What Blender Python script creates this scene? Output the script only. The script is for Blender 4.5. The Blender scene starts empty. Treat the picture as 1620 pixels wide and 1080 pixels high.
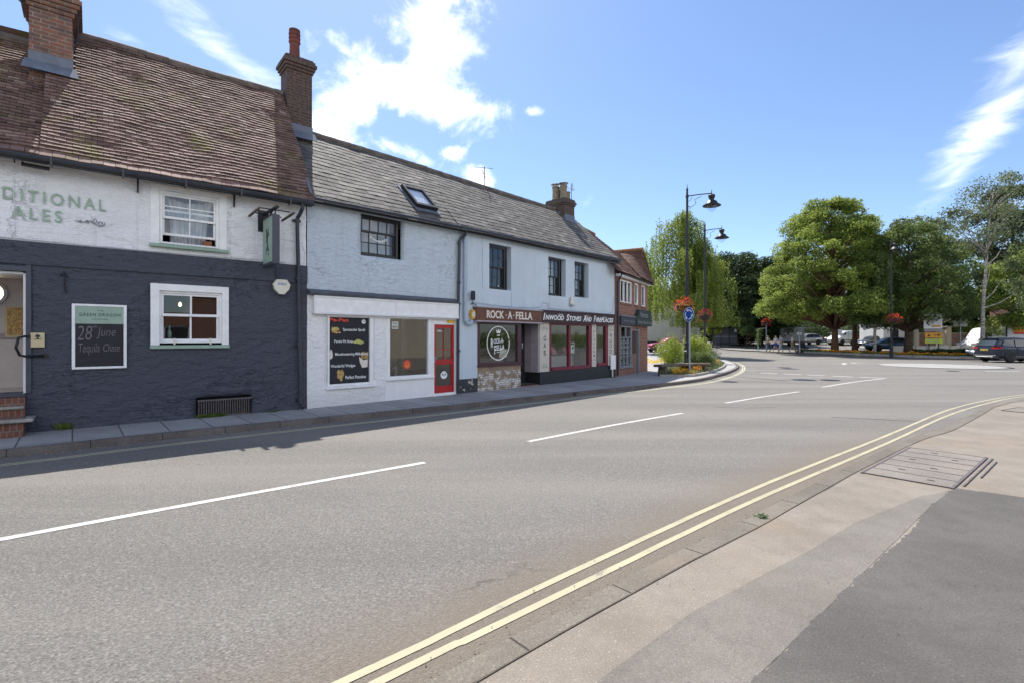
import bpy, bmesh, math, random
import numpy as np
from mathutils import Vector, Matrix, noise
random.seed(7); RNG = np.random.default_rng(7)
R_ = math.radians
S = bpy.context.scene
COL = S.collection

# ------------------------------------------------------------ camera, sky, sun
cam_d = bpy.data.cameras.new('camera'); cam = bpy.data.objects.new('camera', cam_d); COL.objects.link(cam)
cam_d.sensor_width = 36; cam_d.lens = 17.78; cam_d.shift_y = -5/1620
cam_d.clip_start = .05; cam_d.clip_end = 3000
cam.location = (0, 0, 1.65); cam.rotation_euler = (R_(90), 0, 0)
S.camera = cam
SUN = Vector((-.375, .928, 0)).normalized() * math.cos(R_(58.5)) + Vector((0, 0, math.sin(R_(58.5))))
sd = bpy.data.lights.new('sun', 'SUN'); sd.energy = 4.2; sd.angle = R_(.53); sd.color = (1, .955, .88)
so = bpy.data.objects.new('sun', sd); COL.objects.link(so); so.location = (0, 0, 60)
so.rotation_euler = SUN.to_track_quat('Z', 'Y').to_euler()
S.view_settings.view_transform = 'Standard'; S.view_settings.look = 'None'
S.view_settings.gamma = 1; S.view_settings.exposure = .80
S.render.engine = 'CYCLES'
S.cycles.max_bounces = 6; S.cycles.transparent_max_bounces = 12

def build_world():
    w = bpy.data.worlds.new('World'); S.world = w; w.use_nodes = True
    nt = w.node_tree; nt.nodes.clear(); N = nt.nodes.new; L = nt.links.new
    out = N('ShaderNodeOutputWorld'); bg = N('ShaderNodeBackground'); bg.inputs[1].default_value = .1
    L(bg.outputs[0], out.inputs[0])
    sky = N('ShaderNodeTexSky'); sky.sky_type = 'NISHITA'; sky.sun_disc = False
    sky.sun_elevation = R_(58.5); sky.sun_rotation = math.atan2(SUN.x, SUN.y)
    sky.altitude = 50; sky.air_density = 1.0; sky.dust_density = .6; sky.ozone_density = 2.2
    tc = N('ShaderNodeTexCoord')
    def blob(d, a1, s1, s2, k):
        d = Vector(d).normalized(); up = Vector((0, 0, 1)); r = d.cross(up).normalized(); u = r.cross(d)
        e1 = (r*math.cos(a1) + u*math.sin(a1)); e2 = (-r*math.sin(a1) + u*math.cos(a1))
        s = N('ShaderNodeVectorMath'); s.operation = 'SUBTRACT'; L(tc.outputs['Generated'], s.inputs[0]); s.inputs[1].default_value = d
        ds = []
        for e, sc in ((e1, s1), (e2, s2), (d, .6)):
            m = N('ShaderNodeVectorMath'); m.operation = 'DOT_PRODUCT'; L(s.outputs[0], m.inputs[0]); m.inputs[1].default_value = e/sc
            ds.append(m)
        c = N('ShaderNodeCombineXYZ')
        for i, m in enumerate(ds): L(m.outputs['Value'], c.inputs[i])
        ln = N('ShaderNodeVectorMath'); ln.operation = 'LENGTH'; L(c.outputs[0], ln.inputs[0])
        mr = N('ShaderNodeMapRange'); mr.inputs[1].default_value = 0; mr.inputs[2].default_value = 1
        mr.inputs[3].default_value = k; mr.inputs[4].default_value = 0; L(ln.outputs['Value'], mr.inputs[0])
        return mr.outputs[0]
    def dirpx(u, v): return ((u-810)/800, 1, (535-v)/800)
    cum_and_fill = [blob(dirpx(690, 75), .35, .15, .10, .95), blob(dirpx(690, 5), .1, .06, .06, .8), blob(dirpx(615, 120), -.15, .17, .075, .95), blob(dirpx(690, 150), -.3, .2, .08, .95), blob(dirpx(765, 175), .0, .10, .04, .85),
           blob(dirpx(545, 165), -.3, .10, .06, .8), blob(dirpx(520, 200), -.4, .13, .07, .75), blob(dirpx(620, 232), -.3, .15, .03, .62), blob(dirpx(770, 285), -.2, .06, .03, .75),
           blob(dirpx(545, 80), -.6, .06, .025, .75), blob(dirpx(845, 177), 0, .028, .014, .8), blob(dirpx(713, 243), .1, .04, .022, .72),
           blob((-.9, -.6, .5), .2, .75, .4, 1.3), blob((.2, -1, .45), .1, .9, .45, 1.4), blob((1.3, -.8, .55), .1, .7, .4, 1.3), blob((.3, -.9, .9), .3, .6, .25, .9)]  # added unseen clouds behind the camera that brighten the shaded facades
    cir = [blob(dirpx(350, 80), -.6, .3, .06, .55), blob(dirpx(180, 40), -.5, .22, .05, .5), blob(dirpx(1625, 95), .95, .17, .07, .7),
           blob(dirpx(1560, 200), .9, .2, .05, .75), blob(dirpx(1515, 275), .8, .12, .03, .7), blob(dirpx(1560, 345), .4, .15, .05, .5), blob(dirpx(930, 320), .7, .06, .03, .4),
           blob((-1.5, .6, .9), .3, .4, .1, .5), blob((.6, .5, 1.3), .3, .6, .1, .4)]
    def mx(lst):
        o = lst[0]
        for b in lst[1:]:
            m = N('ShaderNodeMath'); m.operation = 'MAXIMUM'; L(o, m.inputs[0]); L(b, m.inputs[1]); o = m.outputs[0]
        return o
    def layer(b, scale, rough, dist, lo, hi, amp, stretch=None):
        n = N('ShaderNodeTexNoise'); n.inputs['Scale'].default_value = scale; n.inputs['Detail'].default_value = 9
        n.inputs['Roughness'].default_value = rough; n.inputs['Distortion'].default_value = dist
        if stretch:
            mp = N('ShaderNodeMapping'); mp.inputs['Rotation'].default_value = stretch[0]; mp.inputs['Scale'].default_value = stretch[1]
            L(tc.outputs['Generated'], mp.inputs[0]); L(mp.outputs[0], n.inputs['Vector'])
        else: L(tc.outputs['Generated'], n.inputs['Vector'])
        a = N('ShaderNodeMath'); a.operation = 'MULTIPLY_ADD'; L(n.outputs[0], a.inputs[0]); a.inputs[1].default_value = amp; L(mx(b), a.inputs[2])
        g = N('ShaderNodeMath'); g.operation = 'GREATER_THAN'; L(mx(b), g.inputs[0]); g.inputs[1].default_value = .001
        mr = N('ShaderNodeMapRange'); mr.interpolation_type = 'SMOOTHSTEP'; mr.inputs[1].default_value = lo; mr.inputs[2].default_value = hi
        L(a.outputs[0], mr.inputs[0])
        m = N('ShaderNodeMath'); m.operation = 'MULTIPLY'; L(mr.outputs[0], m.inputs[0]); L(g.outputs[0], m.inputs[1])
        return m.outputs[0]
    c1 = layer(cum_and_fill, 10, .68, .3, 1.36, 2.25, 2.3)
    c2 = layer(cir, 6, .62, .5, 1.05, 2.1, 1.6, ((0, .5, 0), (1, 1, 3.2)))
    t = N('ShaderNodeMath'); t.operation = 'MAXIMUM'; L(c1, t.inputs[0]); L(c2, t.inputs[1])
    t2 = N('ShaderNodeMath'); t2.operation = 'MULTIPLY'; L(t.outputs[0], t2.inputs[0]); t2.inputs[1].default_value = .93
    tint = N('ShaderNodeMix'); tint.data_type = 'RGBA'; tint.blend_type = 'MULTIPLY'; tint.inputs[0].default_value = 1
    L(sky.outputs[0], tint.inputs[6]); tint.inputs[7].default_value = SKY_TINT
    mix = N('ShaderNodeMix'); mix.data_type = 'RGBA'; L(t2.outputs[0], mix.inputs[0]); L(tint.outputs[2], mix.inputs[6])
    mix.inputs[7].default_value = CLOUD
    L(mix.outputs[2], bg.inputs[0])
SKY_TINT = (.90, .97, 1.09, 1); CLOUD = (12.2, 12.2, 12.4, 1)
build_world()

# ------------------------------------------------------------ materials
MATS = {}
class G:
    """small node graph helper"""
    def __init__(s, name):
        s.m = bpy.data.materials.new(name); s.m.use_nodes = True; s.t = s.m.node_tree; s.t.nodes.clear()
        s.out = s.t.nodes.new('ShaderNodeOutputMaterial'); s.b = s.t.nodes.new('ShaderNodeBsdfPrincipled')
        s.t.links.new(s.b.outputs[0], s.out.inputs[0]); s.tc = s.t.nodes.new('ShaderNodeTexCoord'); MATS[name] = s.m
    def n(s, k, **kw):
        x = s.t.nodes.new(k)
        for a, b in kw.items(): setattr(x, a, b)
        return x
    def l(s, a, b): s.t.links.new(a, b)
    def co(s, kind='UV', rot=0, scale=(1, 1, 1), loc=(0, 0, 0)):
        mp = s.n('ShaderNodeMapping'); mp.inputs['Rotation'].default_value = (0, 0, rot); mp.inputs['Scale'].default_value = scale
        mp.inputs['Location'].default_value = loc; s.l(s.tc.outputs[kind], mp.inputs[0]); return mp.outputs[0]
    def noise(s, co, scale, detail=4, rough=.55, dist=0):
        x = s.n('ShaderNodeTexNoise'); s.l(co, x.inputs['Vector']); x.inputs['Scale'].default_value = scale
        x.inputs['Detail'].default_value = detail; x.inputs['Roughness'].default_value = rough; x.inputs['Distortion'].default_value = dist
        return x.outputs[0]
    def ramp(s, f, a, b, c0=0., c1=1.):
        x = s.n('ShaderNodeMapRange'); x.interpolation_type = 'SMOOTHSTEP'; x.inputs[1].default_value = a; x.inputs[2].default_value = b
        x.inputs[3].default_value = c0; x.inputs[4].default_value = c1; s.l(f, x.inputs[0]); return x.outputs[0]
    def mix(s, f, a, b, mode='MIX'):
        x = s.n('ShaderNodeMix', data_type='RGBA', blend_type=mode)
        for v, i in ((f, 0), (a, 6), (b, 7)):
            if isinstance(v, (int, float)): x.inputs[i].default_value = v
            elif isinstance(v, tuple): x.inputs[i].default_value = (*v, 1) if len(v) == 3 else v
            else: s.l(v, x.inputs[i])
        return x.outputs[2]
    def math(s, op, a, b=0.):
        x = s.n('ShaderNodeMath', operation=op)
        for v, i in ((a, 0), (b, 1)):
            if isinstance(v, (int, float)): x.inputs[i].default_value = v
            else: s.l(v, x.inputs[i])
        return x.outputs[0]
    def bump(s, h, st=.3, dist=.02, prev=None):
        x = s.n('ShaderNodeBump'); x.inputs['Strength'].default_value = st; x.inputs['Distance'].default_value = dist; s.l(h, x.inputs['Height'])
        if prev is not None: s.l(prev, x.inputs['Normal'])
        s.l(x.outputs[0], s.b.inputs['Normal']); return x.outputs[0]
    def set(s, col=None, rough=None, metal=None, spec=None):
        for v, k in ((col, 'Base Color'), (rough, 'Roughness'), (metal, 'Metallic'), (spec, 'Specular IOR Level')):
            if v is None: continue
            if isinstance(v, tuple): s.b.inputs[k].default_value = (*v, 1)
            elif isinstance(v, (int, float)): s.b.inputs[k].default_value = v
            else: s.l(v, s.b.inputs[k])
        return s
    def attr(s, name='tint'):
        x = s.n('ShaderNodeAttribute'); x.attribute_name = name; return x.outputs['Fac']

def plain(name, col, rough=.5, metal=0, var=.12, scale=6, spec=None, bump=0):
    g = G(name); co = g.co('Object')
    n = g.noise(co, scale, 5, .6)
    c = g.mix(g.ramp(n, .3, .7), tuple(x*(1-var) for x in col), tuple(min(1, x*(1+var)) for x in col))
    g.set(c, g.ramp(n, .2, .8, max(.05, rough-.08), min(1, rough+.08)), metal, spec)
    if bump: g.bump(g.noise(co, scale*6, 4), bump, .01)
    return g.m

def wall_paint(name, col, bs=(4, 9), bst=.5, dist=.02, dirt=.25, rough=.75, spots=None, low=None, dirtcol=(.16, .14, .12), spot_t=.66, crinkle=0):
    g = G(name); co = g.co('UV', scale=(1, 2.3, 1)); c1 = g.co('UV')
    big = g.noise(c1, .9, 5, .6); st = g.noise(g.co('UV', scale=(7, .5, 1)), 1.2, 5, .6)
    c = g.mix(g.ramp(big, .3, .75), tuple(x*.93 for x in col), tuple(min(1, x*1.05) for x in col))
    c = g.mix(g.math('MULTIPLY', g.ramp(st, .5, .8), dirt), c, dirtcol)
    if spots:
        c = g.mix(g.math('MULTIPLY', g.ramp(g.noise(c1, 11 if spot_t > .6 else 4, 6, .7), spot_t, spot_t+.04), spots[0]), c, spots[1])
    if low:   # splash stains near the pavement
        sx = g.n('ShaderNodeSeparateXYZ'); g.l(c1, sx.inputs[0])
        h = g.math('SUBTRACT', sx.outputs[1], g.math('MULTIPLY', big, .5))
        c = g.mix(g.ramp(h, low[0], low[1], low[2], 0), c, dirtcol)
    if crinkle:
        rd = g.math('ABSOLUTE', g.math('SUBTRACT', g.noise(g.co('UV', scale=(1, 1.9, 1)), crinkle, 5, .62, 1.2), .5)); zone = g.ramp(g.noise(c1, .9, 3), .47, .66, .12, 1)
        rid = g.math('MULTIPLY', g.ramp(rd, .0, .016, 1, 0), zone); c = g.mix(g.math('MULTIPLY', rid, .13), c, tuple(x*.5 for x in col))
    g.set(c, rough)
    h = g.math('ADD', g.noise(co, bs[0], 3, .5, .4), g.math('MULTIPLY', g.noise(co, bs[1]*2, 5, .6), .45))
    if crinkle: h = g.math('SUBTRACT', h, g.math('MULTIPLY', rid, .14))
    g.bump(h, bst, dist)
    return g.m

def brick(name, c1, c2, mortar, sx=1, rough=.85, bw=.225, bh=.075, ms=.01, white=None, kind='UV', var=.35):
    g = G(name); co = g.co(kind)
    b = g.n('ShaderNodeTexBrick'); g.l(co, b.inputs[0]); b.inputs['Scale'].default_value = 1
    b.inputs['Brick Width'].default_value = bw; b.inputs['Row Height'].default_value = bh; b.inputs['Mortar Size'].default_value = ms
    b.inputs['Mortar Smooth'].default_value = .3; b.inputs['Bias'].default_value = 0
    b.inputs['Color1'].default_value = (*c1, 1); b.inputs['Color2'].default_value = (*c2, 1); b.inputs['Mortar'].default_value = (*mortar, 1)
    n = g.noise(co, 3.5, 6, .7)
    c = g.mix(g.ramp(n, .35, .75, 0, var), b.outputs[0], (.07, .05, .045))
    c = g.mix(g.ramp(g.noise(co, 14, 4), .4, .8, 0, .3), c, (.3, .24, .2))
    if white:
        sx_ = g.n('ShaderNodeSeparateXYZ'); g.l(co, sx_.inputs[0])
        k = g.math('MULTIPLY', g.ramp(g.noise(co, 5, 6, .7), .47, .55), g.ramp(sx_.outputs[1], .72, .6))
        k2 = g.math('MULTIPLY', k, g.math('SUBTRACT', 1, b.outputs['Fac']))
        c = g.mix(k2, c, white)
    g.set(c, rough)
    g.bump(g.math('SUBTRACT', g.math('MULTIPLY', g.noise(co, 30, 4), .5), b.outputs['Fac']), .6, .012)
    return g.m

def tile_mat(name, stops, lichen=None, rough=.8, moss=None):
    g = G(name); t = g.attr('tint'); co = g.co('Object')
    r = g.n('ShaderNodeValToRGB'); g.l(t, r.inputs[0]); e = r.color_ramp.elements
    e[0].position = 0; e[0].color = (*stops[0], 1); e[1].position = 1; e[1].color = (*stops[-1], 1)
    for i, s in enumerate(stops[1:-1]):
        k = e.new((i+1)/(len(stops)-1)); k.color = (*s, 1)
    c = g.mix(g.ramp(g.noise(co, 9, 6, .7), .35, .7, 0, .4), r.outputs[0], tuple(x*.45 for x in stops[0]))
    c = g.mix(g.ramp(g.noise(co, 1.1, 4, .6), .45, .75, 0, .4), c, tuple(x*.55 for x in stops[1]))
    if lichen: c = g.mix(g.ramp(g.noise(co, 17, 5, .75), lichen[1], lichen[1]+.05, 0, .85), c, lichen[0])
    if moss: c = g.mix(g.math('MULTIPLY', g.ramp(g.noise(co, 1.0, 6, .7), moss[1], moss[1]+.12), g.ramp(g.noise(co, 12, 5, .8), .42, .55)), c, moss[0])
    g.set(c, rough); g.bump(g.noise(co, 40, 4), .4, .006)
    return g.m

def glass_mat(name, tint=(.86, .9, .9), refl=1.0, rough=.01):
    g = G(name); g.t.nodes.remove(g.b)
    tr = g.n('ShaderNodeBsdfTransparent'); tr.inputs[0].default_value = (*tint, 1)
    gl = g.n('ShaderNodeBsdfGlossy'); gl.inputs['Roughness'].default_value = rough; gl.inputs[0].default_value = (.95, .97, 1, 1)
    bp = g.n('ShaderNodeBump'); bp.inputs['Strength'].default_value = .03; bp.inputs['Distance'].default_value = .02
    g.l(g.noise(g.co('Object'), 1.2, 2), bp.inputs['Height']); g.l(bp.outputs[0], gl.inputs['Normal'])
    ge = g.n('ShaderNodeNewGeometry'); dp = g.n('ShaderNodeVectorMath', operation='DOT_PRODUCT'); g.l(ge.outputs['Incoming'], dp.inputs[0]); g.l(ge.outputs['Normal'], dp.inputs[1])
    k = g.math('POWER', g.math('SUBTRACT', 1, g.math('ABSOLUTE', dp.outputs['Value'])), 4.); k = g.math('MINIMUM', g.math('ADD', g.math('MULTIPLY', k, .9*refl), .06*refl), .95)
    m = g.n('ShaderNodeMixShader'); g.l(k, m.inputs[0]); g.l(tr.outputs[0], m.inputs[1]); g.l(gl.outputs[0], m.inputs[2])
    g.l(m.outputs[0], g.out.inputs[0]); return g.m

def leaf_mat(name, dark, light, trans=.35):
    g = G(name); t = g.attr('tint')
    c = g.mix(t, dark, light); g.set(c, .55, spec=.3)
    tl = g.n('ShaderNodeBsdfTranslucent'); g.l(g.mix(.5, c, tuple(min(1, x*1.3) for x in light)), tl.inputs[0])
    m = g.n('ShaderNodeMixShader'); m.inputs[0].default_value = trans; g.l(g.b.outputs[0], m.inputs[1]); g.l(tl.outputs[0], m.inputs[2])
    g.l(m.outputs[0], g.out.inputs[0]); return g.m

def emit_mat(name, col, st):
    g = G(name); g.set(col, .4); g.b.inputs['Emission Color'].default_value = (*col, 1); g.b.inputs['Emission Strength'].default_value = st; return g.m

# ground materials (world coordinates: these objects sit at the origin)
def asphalt_mat():
    g = G('asphalt'); co = g.co('Object')
    c = g.mix(g.ramp(g.noise(co, 55, 4, .8), .36, .64), (.135, .126, .115), (.325, .305, .28))
    c = g.mix(g.ramp(g.noise(co, .35, 4, .6), .35, .7, 0, .5), c, (.23, .216, .198))
    c = g.mix(g.ramp(g.noise(g.co('Object', rot=R_(-47), scale=(.25, 1.6, 1)), .9, 4, .6), .45, .8, 0, .3), c, (.14, .137, .134))
    # wide stone chips
    v = g.n('ShaderNodeTexVoronoi'); v.feature = 'F1'; v.inputs['Scale'].default_value = 95; g.l(co, v.inputs['Vector'])
    c = g.mix(g.ramp(v.outputs['Distance'], .0, .35, .6, 0), c, (.42, .40, .375))
    vd = g.n('ShaderNodeTexVoronoi'); vd.feature = 'F1'; vd.inputs['Scale'].default_value = 68; g.l(co, vd.inputs['Vector'])
    sp = g.n('ShaderNodeSeparateColor'); g.l(vd.outputs['Color'], sp.inputs[0])
    c = g.mix(g.ramp(sp.outputs[0], .0, .3, .5, 0), c, (.10, .095, .088)); c = g.mix(g.ramp(sp.outputs[1], .72, 1, 0, .5), c, (.42, .40, .37))
    tr = g.noise(g.co('Object', rot=R_(-46), scale=(.05, .55, 1)), 1.6, 3, .5)
    c = g.mix(g.ramp(tr, .42, .7, 0, .35), c, (.36, .335, .295)); c = g.mix(g.ramp(tr, .5, .25, 0, .3), c, (.15, .147, .143))
    # worn tan grit along the near kerb
    sx = g.n('ShaderNodeSeparateXYZ'); g.l(g.co('Object'), sx.inputs[0])
    d = g.math('SUBTRACT', g.math('MULTIPLY', sx.outputs[0], .66), g.math('MULTIPLY', g.math('SUBTRACT', sx.outputs[1], 2.55), .75))
    d = g.math('ADD', d, g.math('MULTIPLY', g.math('SUBTRACT', g.noise(co, 2.2, 5, .7), .5), .7))
    near = g.ramp(sx.outputs[1], 11, 6)
    c = g.mix(g.math('MULTIPLY', g.ramp(d, -1.25, -.35, 0, .7), near), c, (.25, .2, .15))
    # cracks
    vc = g.n('ShaderNodeTexVoronoi'); vc.feature = 'DISTANCE_TO_EDGE'; vc.inputs['Scale'].default_value = .16
    wob = g.n('ShaderNodeVectorMath', operation='ADD'); nn = g.n('ShaderNodeTexNoise'); nn.inputs['Scale'].default_value = 1.3; nn.inputs['Detail'].default_value = 6
    g.l(co, nn.inputs['Vector']); g.l(co, wob.inputs[0]); g.l(nn.outputs['Color'], wob.inputs[1]); g.l(wob.outputs[0], vc.inputs['Vector'])
    c = g.mix(g.math('MULTIPLY', g.ramp(vc.outputs['Distance'], .0, .0035, .5, 0), g.ramp(g.noise(co, .5, 3), .5, .6)), c, (.045, .044, .042))
    c = g.mix(1., c, (.76, .755, .745), 'MULTIPLY')
    g.set(c, .85, spec=.35); g.bump(g.math('SUBTRACT', g.noise(co, 120, 3, .7), v.outputs['Distance']), .9, .008)
asphalt_mat()
def conc(name, a, b, joint=None, rot=0, speck=90, stain=(.3, .22, .16), st=.35):
    g = G(name); co = g.co('Object', rot=rot)
    c = g.mix(g.ramp(g.noise(co, 1.3, 5, .65), .3, .7), a, b)
    c = g.mix(g.ramp(g.noise(co, speck, 3, .8), .38, .66, 0, .6), c, tuple(x*.5 for x in a))
    c = g.mix(g.ramp(g.noise(co, speck*.8, 2, .5), .62, .72, 0, .6), c, tuple(min(1, x*1.5) for x in b))
    c = g.mix(g.ramp(g.noise(co, 5, 6, .75), .5, .75, 0, .35), c, tuple(x*.62 for x in a))
    c = g.mix(g.ramp(g.noise(co, .7, 5, .7), .5, .75, 0, st), c, stain)
    h = g.noise(co, 90, 4)
    if joint:
        b_ = g.n('ShaderNodeTexBrick'); g.l(co, b_.inputs[0]); b_.inputs['Scale'].default_value = 1; b_.offset = joint[3]
        b_.inputs['Brick Width'].default_value = joint[0]; b_.inputs['Row Height'].default_value = joint[1]; b_.inputs['Mortar Size'].default_value = joint[2]
        b_.inputs['Color1'].default_value = (1, 1, 1, 1); b_.inputs['Color2'].default_value = (.8, .8, .8, 1); b_.inputs['Mortar'].default_value = (.25, .25, .25, 1)
        c = g.mix(1., c, b_.outputs[0], 'MULTIPLY'); h = g.math('SUBTRACT', g.math('MULTIPLY', h, .3), b_.outputs['Fac'])
    g.set(c, .88); g.bump(h, .5, .008); return g.m
conc('slab', (.37, .36, .35), (.47, .455, .44), (.62, 1.7, .010, 0), rot=R_(-41), speck=60)
conc('kerb_stone', (.13, .11, .10), (.21, .185, .17), (.9, 9, .006, 0), rot=R_(-45), speck=55)
conc('near_kerb', (.155, .133, .105), (.215, .187, .15), (.9, 9, .008, 0), rot=R_(-41), speck=80)
conc('grey_tan', (.155, .138, .118), (.215, .195, .168), speck=110, stain=(.24, .19, .135), st=.3)
conc('joint_asphalt', (.085, .08, .077), (.125, .118, .112), speck=70)
conc('joint_dirt', (.07, .055, .042), (.14, .115, .085), speck=60)
conc('worn_white', (.30, .292, .275), (.40, .39, .37), speck=90, stain=(.24, .235, .225))
conc('tan_concrete', (.205, .175, .14), (.285, .248, .205), speck=110, stain=(.25, .17, .105), st=.45)
conc('grey_patch', (.088, .079, .071), (.125, .114, .103), speck=100, stain=(.21, .195, .175), st=.3)
conc('park_ground', (.22, .205, .185), (.30, .28, .25), speck=30)
conc('tray_concrete', (.19, .165, .14), (.26, .23, .2), speck=90)
conc('soil', (.06, .045, .03), (.11, .085, .06), speck=30, stain=(.1, .1, .03))
conc('far_grass', (.05, .08, .02), (.09, .12, .035), speck=20, stain=(.13, .12, .05))
def line_mat(name, col, wear):
    g = G(name); co = g.co('Object')
    n = g.math('ADD', g.math('MULTIPLY', g.noise(co, 4, 5, .7), .5), g.math('MULTIPLY', g.noise(co, 80, 4, .8), .5))
    c = g.mix(g.ramp(g.noise(co, 2, 4), .3, .7), col, tuple(x*.86 for x in col))
    c = g.mix(g.ramp(n, wear, wear+.06), c, (.16, .15, .14)); g.set(c, .7); g.bump(g.noise(co, 110, 3), .6, .005)
line_mat('white_line', (.50, .49, .465), .555); line_mat('yellow_line', (.42, .375, .245), .555); line_mat('pale_line', (.56, .54, .36), .56)

wall_paint('pub_white', (.87, .87, .89), (2.2, 6), .9, .07, .22, spots=(.5, (.38, .36, .33)), crinkle=1.7)
wall_paint('pub_dark', (.06, .066, .092), (3.6, 7), 1, .06, .12, .55, spots=(.3, (.12, .12, .14)), dirtcol=(.1, .1, .11), crinkle=3.0)
wall_paint('blue_rough', (.62, .70, .77), (5, 11), 1, .06, .2, spots=(.5, (.3, .33, .36)), crinkle=3.2)
wall_paint('blue_smooth', (.58, .66, .735), (1.2, 4), .2, .01, .2)
wall_paint('white_rough', (.88, .88, .89), (5, 9), .9, .045, .08, low=(.0, .35, .15), crinkle=3.5)
wall_paint('white_smooth', (.84, .84, .85), (1, 4), .15, .01, .12)
wall_paint('plinth_black', (.02, .021, .025), (2, 6), .3, .01, .08, .5)
wall_paint('flaking', (.035, .038, .045), (3, 8), .5, .02, .1, .6, spots=(1, (.5, .47, .36)), spot_t=.54)
wall_paint('shed_wall', (.42, .42, .36), (1, 3), .2, .01, .15)
wall_paint('cream_wall', (.6, .53, .4), (1, 3), .2, .01, .1)
brick('red_brick', (.32, .105, .05), (.22, .07, .04), (.34, .29, .25), var=.3)
brick('chimney_brick', (.095, .04, .03), (.06, .033, .028), (.15, .115, .09), var=.8)
brick('chimney_dark', (.085, .05, .036), (.06, .042, .034), (.12, .1, .08), var=.7)
brick('chimney_brick_left', (.34, .12, .06), (.15, .085, .07), (.33, .27, .22), var=.85)
brick('shop_brick', (.36, .27, .17), (.29, .20, .125), (.3, .25, .2), white=(.68, .66, .64), bw=.21, bh=.068, ms=.009)
brick('step_brick', (.2, .06, .035), (.14, .045, .03), (.2, .15, .12), bw=.075, bh=.2)
tile_mat('clay_tile', [(.085, .05, .042), (.17, .10, .078), (.24, .145, .118), (.31, .20, .165), (.44, .34, .29)], ((.42, .27, .06), .665), moss=((.16, .135, .035), .53))
tile_mat('slate', [(.05, .046, .042), (.085, .079, .072), (.125, .115, .104), (.175, .158, .14), (.34, .31, .27)], ((.46, .43, .37), .63))
tile_mat('red_tile', [(.07, .038, .028), (.12, .06, .042), (.16, .085, .06), (.22, .125, .09)], ((.3, .26, .1), .72))
plain('lead', (.15, .17, .21), .6, .2, .15); plain('lead_dark', (.09, .10, .125), .55, .1, .25, 5); plain('ridge_tile', (.16, .13, .11), .85, 0, .35, 5, bump=.3)
plain('ridge_orange', (.3, .16, .085), .85, 0, .3, 6)
plain('black_gloss', (.010, .010, .013), .5, 0, .2); plain('gutter', (.03, .032, .04), .4, 0, .2)
plain('pipe_dark', (.035, .035, .05), .38, 0, .2); plain('pipe_blue', (.40, .48, .56), .5, 0, .1)
plain('white_wood', (.86, .86, .86), .45, 0, .06); plain('sage', (.30, .41, .33), .55, 0, .08); plain('dark_frame', (.022, .02, .022), .4, 0, .2)
plain('navy_gloss', (.05, .055, .08), .4, 0, .15); plain('board_black', (.018, .018, .024), .7, 0, .4)
plain('plum', (.065, .02, .03), .4, 0, .2); plain('burgundy', (.16, .012, .03), .35, 0, .2); plain('red_door', (.42, .015, .02), .35, 0, .1)
plain('brown_sign', (.13, .045, .02), .45, 0, .3, 3); plain('maroon_sign', (.04, .016, .016), .45, 0, .2)
plain('cream_paint', (.58, .54, .47), .55, 0, .06); plain('mauve_paint', (.36, .31, .33), .6, 0, .08)
plain('cream_letter', (.75, .68, .6), .5, 0, .05); plain('white_letter', (.85, .86, .86), .5, 0, .03); plain('chalk', (.2, .165, .2), .9, 0, .2, 30)
plain('green_letter', (.22, .36, .27), .6, 0, .1); plain('sage_letter', (.33, .45, .34), .7, 0, .12); plain('dark_green', (.025, .045, .04), .6, 0, .1)
plain('black_letter', (.03, .03, .035), .5, 0, .1); plain('red_letter', (.75, .07, .04), .45, 0, .06); plain('gold', (.65, .38, .06), .4, 0, .1)
plain('orange', (.75, .33, .03), .5, 0, .1); plain('lime', (.55, .62, .03), .5, 0, .15); plain('yellow', (.8, .5, .03), .5, 0, .1)
plain('beige', (.6, .5, .3), .5, 0, .06); plain('ivory', (.72, .69, .58), .45, 0, .06); plain('food_tan', (.5, .32, .12), .7, 0, .5, 30)
plain('food_green', (.5, .5, .16), .7, 0, .4, 30); plain('curtain', (.62, .62, .64), .8, 0, .06, 3); plain('blue_sign', (.01, .09, .42), .35, 0, .05)
plain('galv', (.33, .35, .38), .45, .5, .1); plain('timber_old', (.13, .1, .075), .85, 0, .4, 9, bump=.3); plain('iron', (.03, .03, .035), .55, .4, .3)
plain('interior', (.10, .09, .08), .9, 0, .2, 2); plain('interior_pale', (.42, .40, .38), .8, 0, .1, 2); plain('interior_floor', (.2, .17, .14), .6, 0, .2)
plain('porch_wall', (.62, .56, .53), .6, 0, .05); plain('box_brown', (.25, .09, .04), .6, 0, .2); plain('pink', (.6, .2, .28), .5, 0, .2)
plain('stone', (.3, .28, .25), .85, 0, .3, 6, bump=.3); plain('tray_iron', (.12, .105, .105), .7, .2, .3, 12)
plain('pot_red', (.16, .045, .032), .75, 0, .3, 8); plain('pot_buff', (.25, .2, .135), .8, 0, .25, 8); plain('aluminium', (.3, .3, .3), .4, .8, .1)
glass_mat('glass', refl=1.5); glass_mat('glass_shop', (.75, .8, .8), 1.7); glass_mat('lamp_glass', (.9, .93, .95), .7)
emit_mat('warm_lamp', (1, .62, .28), 6); emit_mat('porch_lamp', (1, .86, .62), 1.6)
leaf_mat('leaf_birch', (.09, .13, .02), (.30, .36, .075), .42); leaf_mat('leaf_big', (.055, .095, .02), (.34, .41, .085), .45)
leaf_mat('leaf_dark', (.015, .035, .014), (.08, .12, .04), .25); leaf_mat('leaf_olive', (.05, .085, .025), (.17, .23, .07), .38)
leaf_mat('leaf_conifer', (.02, .034, .016), (.09, .115, .045), .2); leaf_mat('leaf_wisp', (.06, .085, .04), (.19, .23, .11), .35); leaf_mat('leaf_yellow', (.14, .2, .02), (.36, .42, .06), .4)
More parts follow.
